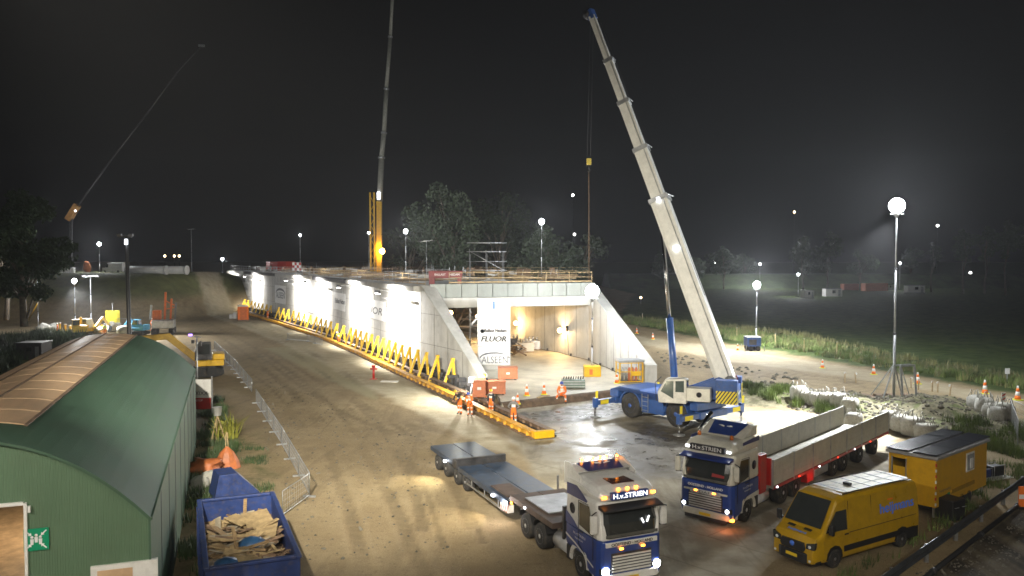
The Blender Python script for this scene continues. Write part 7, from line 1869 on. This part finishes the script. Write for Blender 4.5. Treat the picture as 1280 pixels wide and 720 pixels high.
# ============================================================ people
def person(loc, rz, lab, pose='stand', top='navy', legs='hiv', hat='hatw', vest=None, scale=1.0, seed=0, hold=None):
    rnd = random.Random(seed); t = thing('person', loc, rz, lab, 'person'); t.scale = (scale,)*3
    J = dict(pel=(0,0,.95), sp=(0,.0,1.15), ch=(0,.0,1.38), nk=(0,.0,1.53), hd=(0,.03,1.62), ht=(0,.03,1.76))
    for s, n in ((-1,'l'),(1,'r')):
        J.update({n+'hip':(s*.1,0,.9), n+'kn':(s*.12,.03,.5), n+'an':(s*.13,0,.09), n+'to':(s*.15,.17,.05), n+'sh':(s*.19,0,1.44), n+'el':(s*.25,-.02,1.16), n+'wr':(s*.24,.1,.93)})
    if pose == 'hips': J.update(lel=(-.36,-.08,1.2), lwr=(-.2,.1,1.05), rel=(.36,-.08,1.2), rwr=(.2,.1,1.05))
    if pose == 'walk': J.update(lkn=(-.11,.2,.52), lan=(-.12,.25,.12), lto=(-.13,.42,.1), rkn=(.11,-.05,.5), ran=(.12,-.32,.12), rto=(.13,-.16,.05), lel=(-.25,-.12,1.18), lwr=(-.24,-.02,.95), rel=(.25,.1,1.18), rwr=(.22,.3,1.05))
    if pose == 'work': J.update(sp=(0,.06,1.14), ch=(0,.18,1.34), nk=(0,.28,1.46), hd=(0,.36,1.53), ht=(0,.42,1.66), lsh=(-.19,.22,1.39), rsh=(.19,.22,1.39), lel=(-.24,.3,1.12), rel=(.24,.32,1.12), lwr=(-.14,.5,1.0), rwr=(.14,.5,1.02))
    if pose == 'sit': J.update(pel=(0,0,.5), sp=(0,.05,.7), ch=(0,.15,.92), nk=(0,.2,1.06), hd=(0,.25,1.14), ht=(0,.28,1.28), lhip=(-.11,.02,.48), rhip=(.11,.02,.48), lkn=(-.25,.42,.5), rkn=(.25,.42,.48), lan=(-.28,.4,.09), ran=(.3,.48,.09), lto=(-.32,.58,.05), rto=(.34,.66,.05), lsh=(-.19,.16,.98), rsh=(.19,.16,.98), lel=(-.27,.25,.72), rel=(.27,.25,.72), lwr=(-.16,.45,.62), rwr=(.16,.45,.6))
    V = {k: i for i, k in enumerate(J)}
    E = [('pel','sp','L'),('sp','ch','T'),('ch','nk','T'),('nk','hd','S'),('hd','ht','S')]
    for n in 'lr': E += [('pel',n+'hip','L'),(n+'hip',n+'kn','L'),(n+'kn',n+'an','L'),(n+'an',n+'to','B'),('ch',n+'sh','T'),(n+'sh',n+'el','T'),(n+'el',n+'wr','T')]
    R_ = dict(pel=.15,sp=.14,ch=.155,nk=.065,hd=.1,ht=.075,hip=.11,kn=.075,an=.055,to=.045,sh=.08,el=.055,wr=.04)
    me = bpy.data.meshes.new('sk'); me.from_pydata([J[k] for k in V], [(V[a],V[b]) for a,b,_ in E], [])
    o = bpy.data.objects.new('sk', me); COL.objects.link(o); md = o.modifiers.new('s','SKIN'); md.use_smooth_shade = True
    for k, i in V.items():
        r = R_.get(k, R_.get(k[1:], .06)); me.skin_vertices[0].data[i].radius = (r, r*.82 if k in ('ch','sp','pel') else r)
    me.skin_vertices[0].data[V['pel']].use_root = True
    sb = o.modifiers.new('u','SUBSURF'); sb.levels = 1; sb.render_levels = 1
    dg = bpy.context.evaluated_depsgraph_get(); em = bpy.data.meshes.new_from_object(o.evaluated_get(dg)); bpy.data.objects.remove(o)
    mb = MB(); mb.v = [tuple(v.co) for v in em.vertices]
    segs = [(Vector(J[a]), Vector(J[b]), c, b) for a, b, c in E]
    mi = {'S':0,'T':1,'L':2,'B':3}
    for p in em.polygons:
        c = Vector(p.center); best = None
        for a, b_, k, nm in segs:
            d_ = b_-a; u = max(0,min(1,(c-a).dot(d_)/d_.length_squared)); q = (a+d_*u-c).length
            if best is None or q < best[0]: best = (q, k, u, nm)
        m = mi[best[1]]; k, u, nm = best[1:]
        if k == 'L' and nm.endswith('an') and .35 < u < .62: m = 4
        if k == 'L' and nm.endswith('kn') and .7 < u < .85: m = 4
        if vest and nm in ('ch','nk') : m = 5 if not (.25 < u < .6 and nm == 'ch') else 4
        if vest is None and nm == 'ch' and .3 < u < .5: m = 4
        mb.f.append(tuple(p.vertices)); mb.m.append(m); mb.sm.append(True)
    # hands: palm, four fingers, thumb
    for n, s in (('l',-1),('r',1)):
        w = Vector(J[n+'wr']); d_ = (w-Vector(J[n+'el'])).normalized(); x = d_.cross(Vector((0,1,0.2))).normalized()*s; y = d_.cross(x)
        mb.bar(w-d_*.02, w+d_*.09, .08, .03, m=0)
        for k, L_ in enumerate((.06,.075,.08,.07)):
            q = w+d_*.085+x*(.03-.02*k); mb.tube([q, q+d_*L_*.5+y*.008, q+d_*L_*.85+y*.03], [.01,.009,.007], 5, m=0)
        q = w+d_*.02+x*.035; mb.tube([q, q+x*.03+d_*.03, q+x*.035+d_*.06+y*.01], [.012,.011,.009], 5, m=0)
    # nose, eyes, ears
    h = Vector(J['hd']); mb.box(h+Vector((0,.105,.02)), (.025,.03,.04), m=0)
    for s in (-1,1): mb.box(h+Vector((s*.035,.1,.045)), (.02,.01,.012), m=6); mb.box(h+Vector((s*.1,0,.02)), (.02,.03,.05), m=0)
    mb.box(h+Vector((0,.1,-.035)), (.045,.01,.01), m=6)
    mb.build('body', [M['skin'],M[top],M[legs],M['boot'],M['refl'],M[vest] if vest else M[top],M['hair']], t, recalc=False)
    tp = Vector(J['ht']); hv = MB().lathe([(.135,-.06),(.125,-.05),(.12,.0),(.09,.06),(.04,.09),(.001,.095)], tuple(tp+Vector((0,0,-.02))), 'z', 14).prism([(-.09,.1),(-.05,.17),(.05,.17),(.09,.1)], tp.z-.085, tp.z-.07, 'z')
    ho = hv.build('hard_hat', M[hat], t)
    if pose in ('work','sit'):
        pass
    if hold == 'reel': 
        r_ = MB().lathe([(.14,-.04),(.14,.04)], (.3,.15,.85), 'x', 12); oo = r_.build('held_disc', M['black']); oo.parent = None; oo.location = loc; oo.rotation_euler = (0,0,rz); tag(oo, 'black round tool hanging from the hand of the man in the white vest', 'tool')
    return t
person(G(575,518), 2.4, 'man in dark jacket, orange trousers and yellow helmet stooping by the lit rail', 'work', 'navy', 'hiv', 'haty', scale=1.05, seed=1)
person(G(587.5,520), 2.9, 'man in orange and white vest bending beside the man with the yellow helmet', 'work', 'hiv', 'hiv', 'hatb', 'refl', 1.02, 2)
person(G(605.5,499), 3.4, 'man in dark jacket and orange overalls standing before the tall rust chest', 'stand', 'navy', 'hiv', 'haty', scale=1.12, seed=3)
person(G(614,518), 2.6, 'man in white vest, orange shorts and dark sleeves near the rust red chests', 'stand', 'navy', 'hiv', 'haty', 'refl', 1.0, 4)
person(G(642,531), 0, 'man in grey hooded top and orange trousers seen from behind beside the rail', 'hips', 'greycl', 'hiv', 'hatw', scale=1.03, seed=5)
person(G(703,503), 2.9, 'worker in orange and white crouched on the edge of the portal slab', 'sit', 'hiv', 'hiv', 'hatb', 'refl', 1.25, 6)
person(G(335,400), 1.2, 'worker in orange standing alone by the rail, right of the portable toilet', 'stand', 'hiv', 'hiv', 'hatb', scale=1.05, seed=7)
person(G(424,433), .8, 'worker in bright orange and yellow at the gap after the middle A-frames', 'work', 'hiy', 'hiv', 'hatw', 'hiv', 1.1, 8)
p = G(175,391.5); person(p, 3.0, 'person all in red orange standing alone below the embankment right of the dark pole', 'stand', 'hiv', 'hiv', 'hatw', scale=1.2, seed=9)
for i, (px, py, lab) in enumerate(((246,382,'left worker in orange at the far bend of the rail'),(250.5,383,'second worker in orange at the far bend of the rail'),(258.5,386,'third worker in orange, closest to the far wall end'))): person(G(px,py), 1.0+i, lab, ('walk','stand','work')[i], 'hiv', 'hiv', 'hatw', scale=1.1, seed=10+i)
for px, py, lab in ((72,421,'worker in orange left of the three short yellow posts'),(131,422,'worker in yellow jacket between the machines and the yellow sign'),(190,414,'worker in orange between the light blue machine and the orange rig')):
    person(G(px,py), px*.03, lab, 'walk' if px > 100 else 'stand', 'hiy' if px == 131 else 'hiv', 'hiv', 'hatw', scale=1.1, seed=px)
# a driver's reflective jacket lies on the low loader dashboard; strip of light at the wing tip
lp = G(590,500); t = thing('work_light', lp, 0, 'dazzling small work light on a tripod at the tip of the left wing wall', 'work light')
for a in range(3): MB().bar((.35*math.cos(a*2.1),.35*math.sin(a*2.1),0),(0,0,1.3),.04).build('leg', M['steel'], t)
MB().box((0,0,1.6),(.5,.15,.4)).build('lamp_head', M['dsteel'], t); MB().box((0,-.1,1.6),(.44,.03,.34)).build('lens', M['led'], t)
lamp('POINT', 'light', (-.3,-.3,2.0), 3200, (1,.97,.85), .15, parent=t)
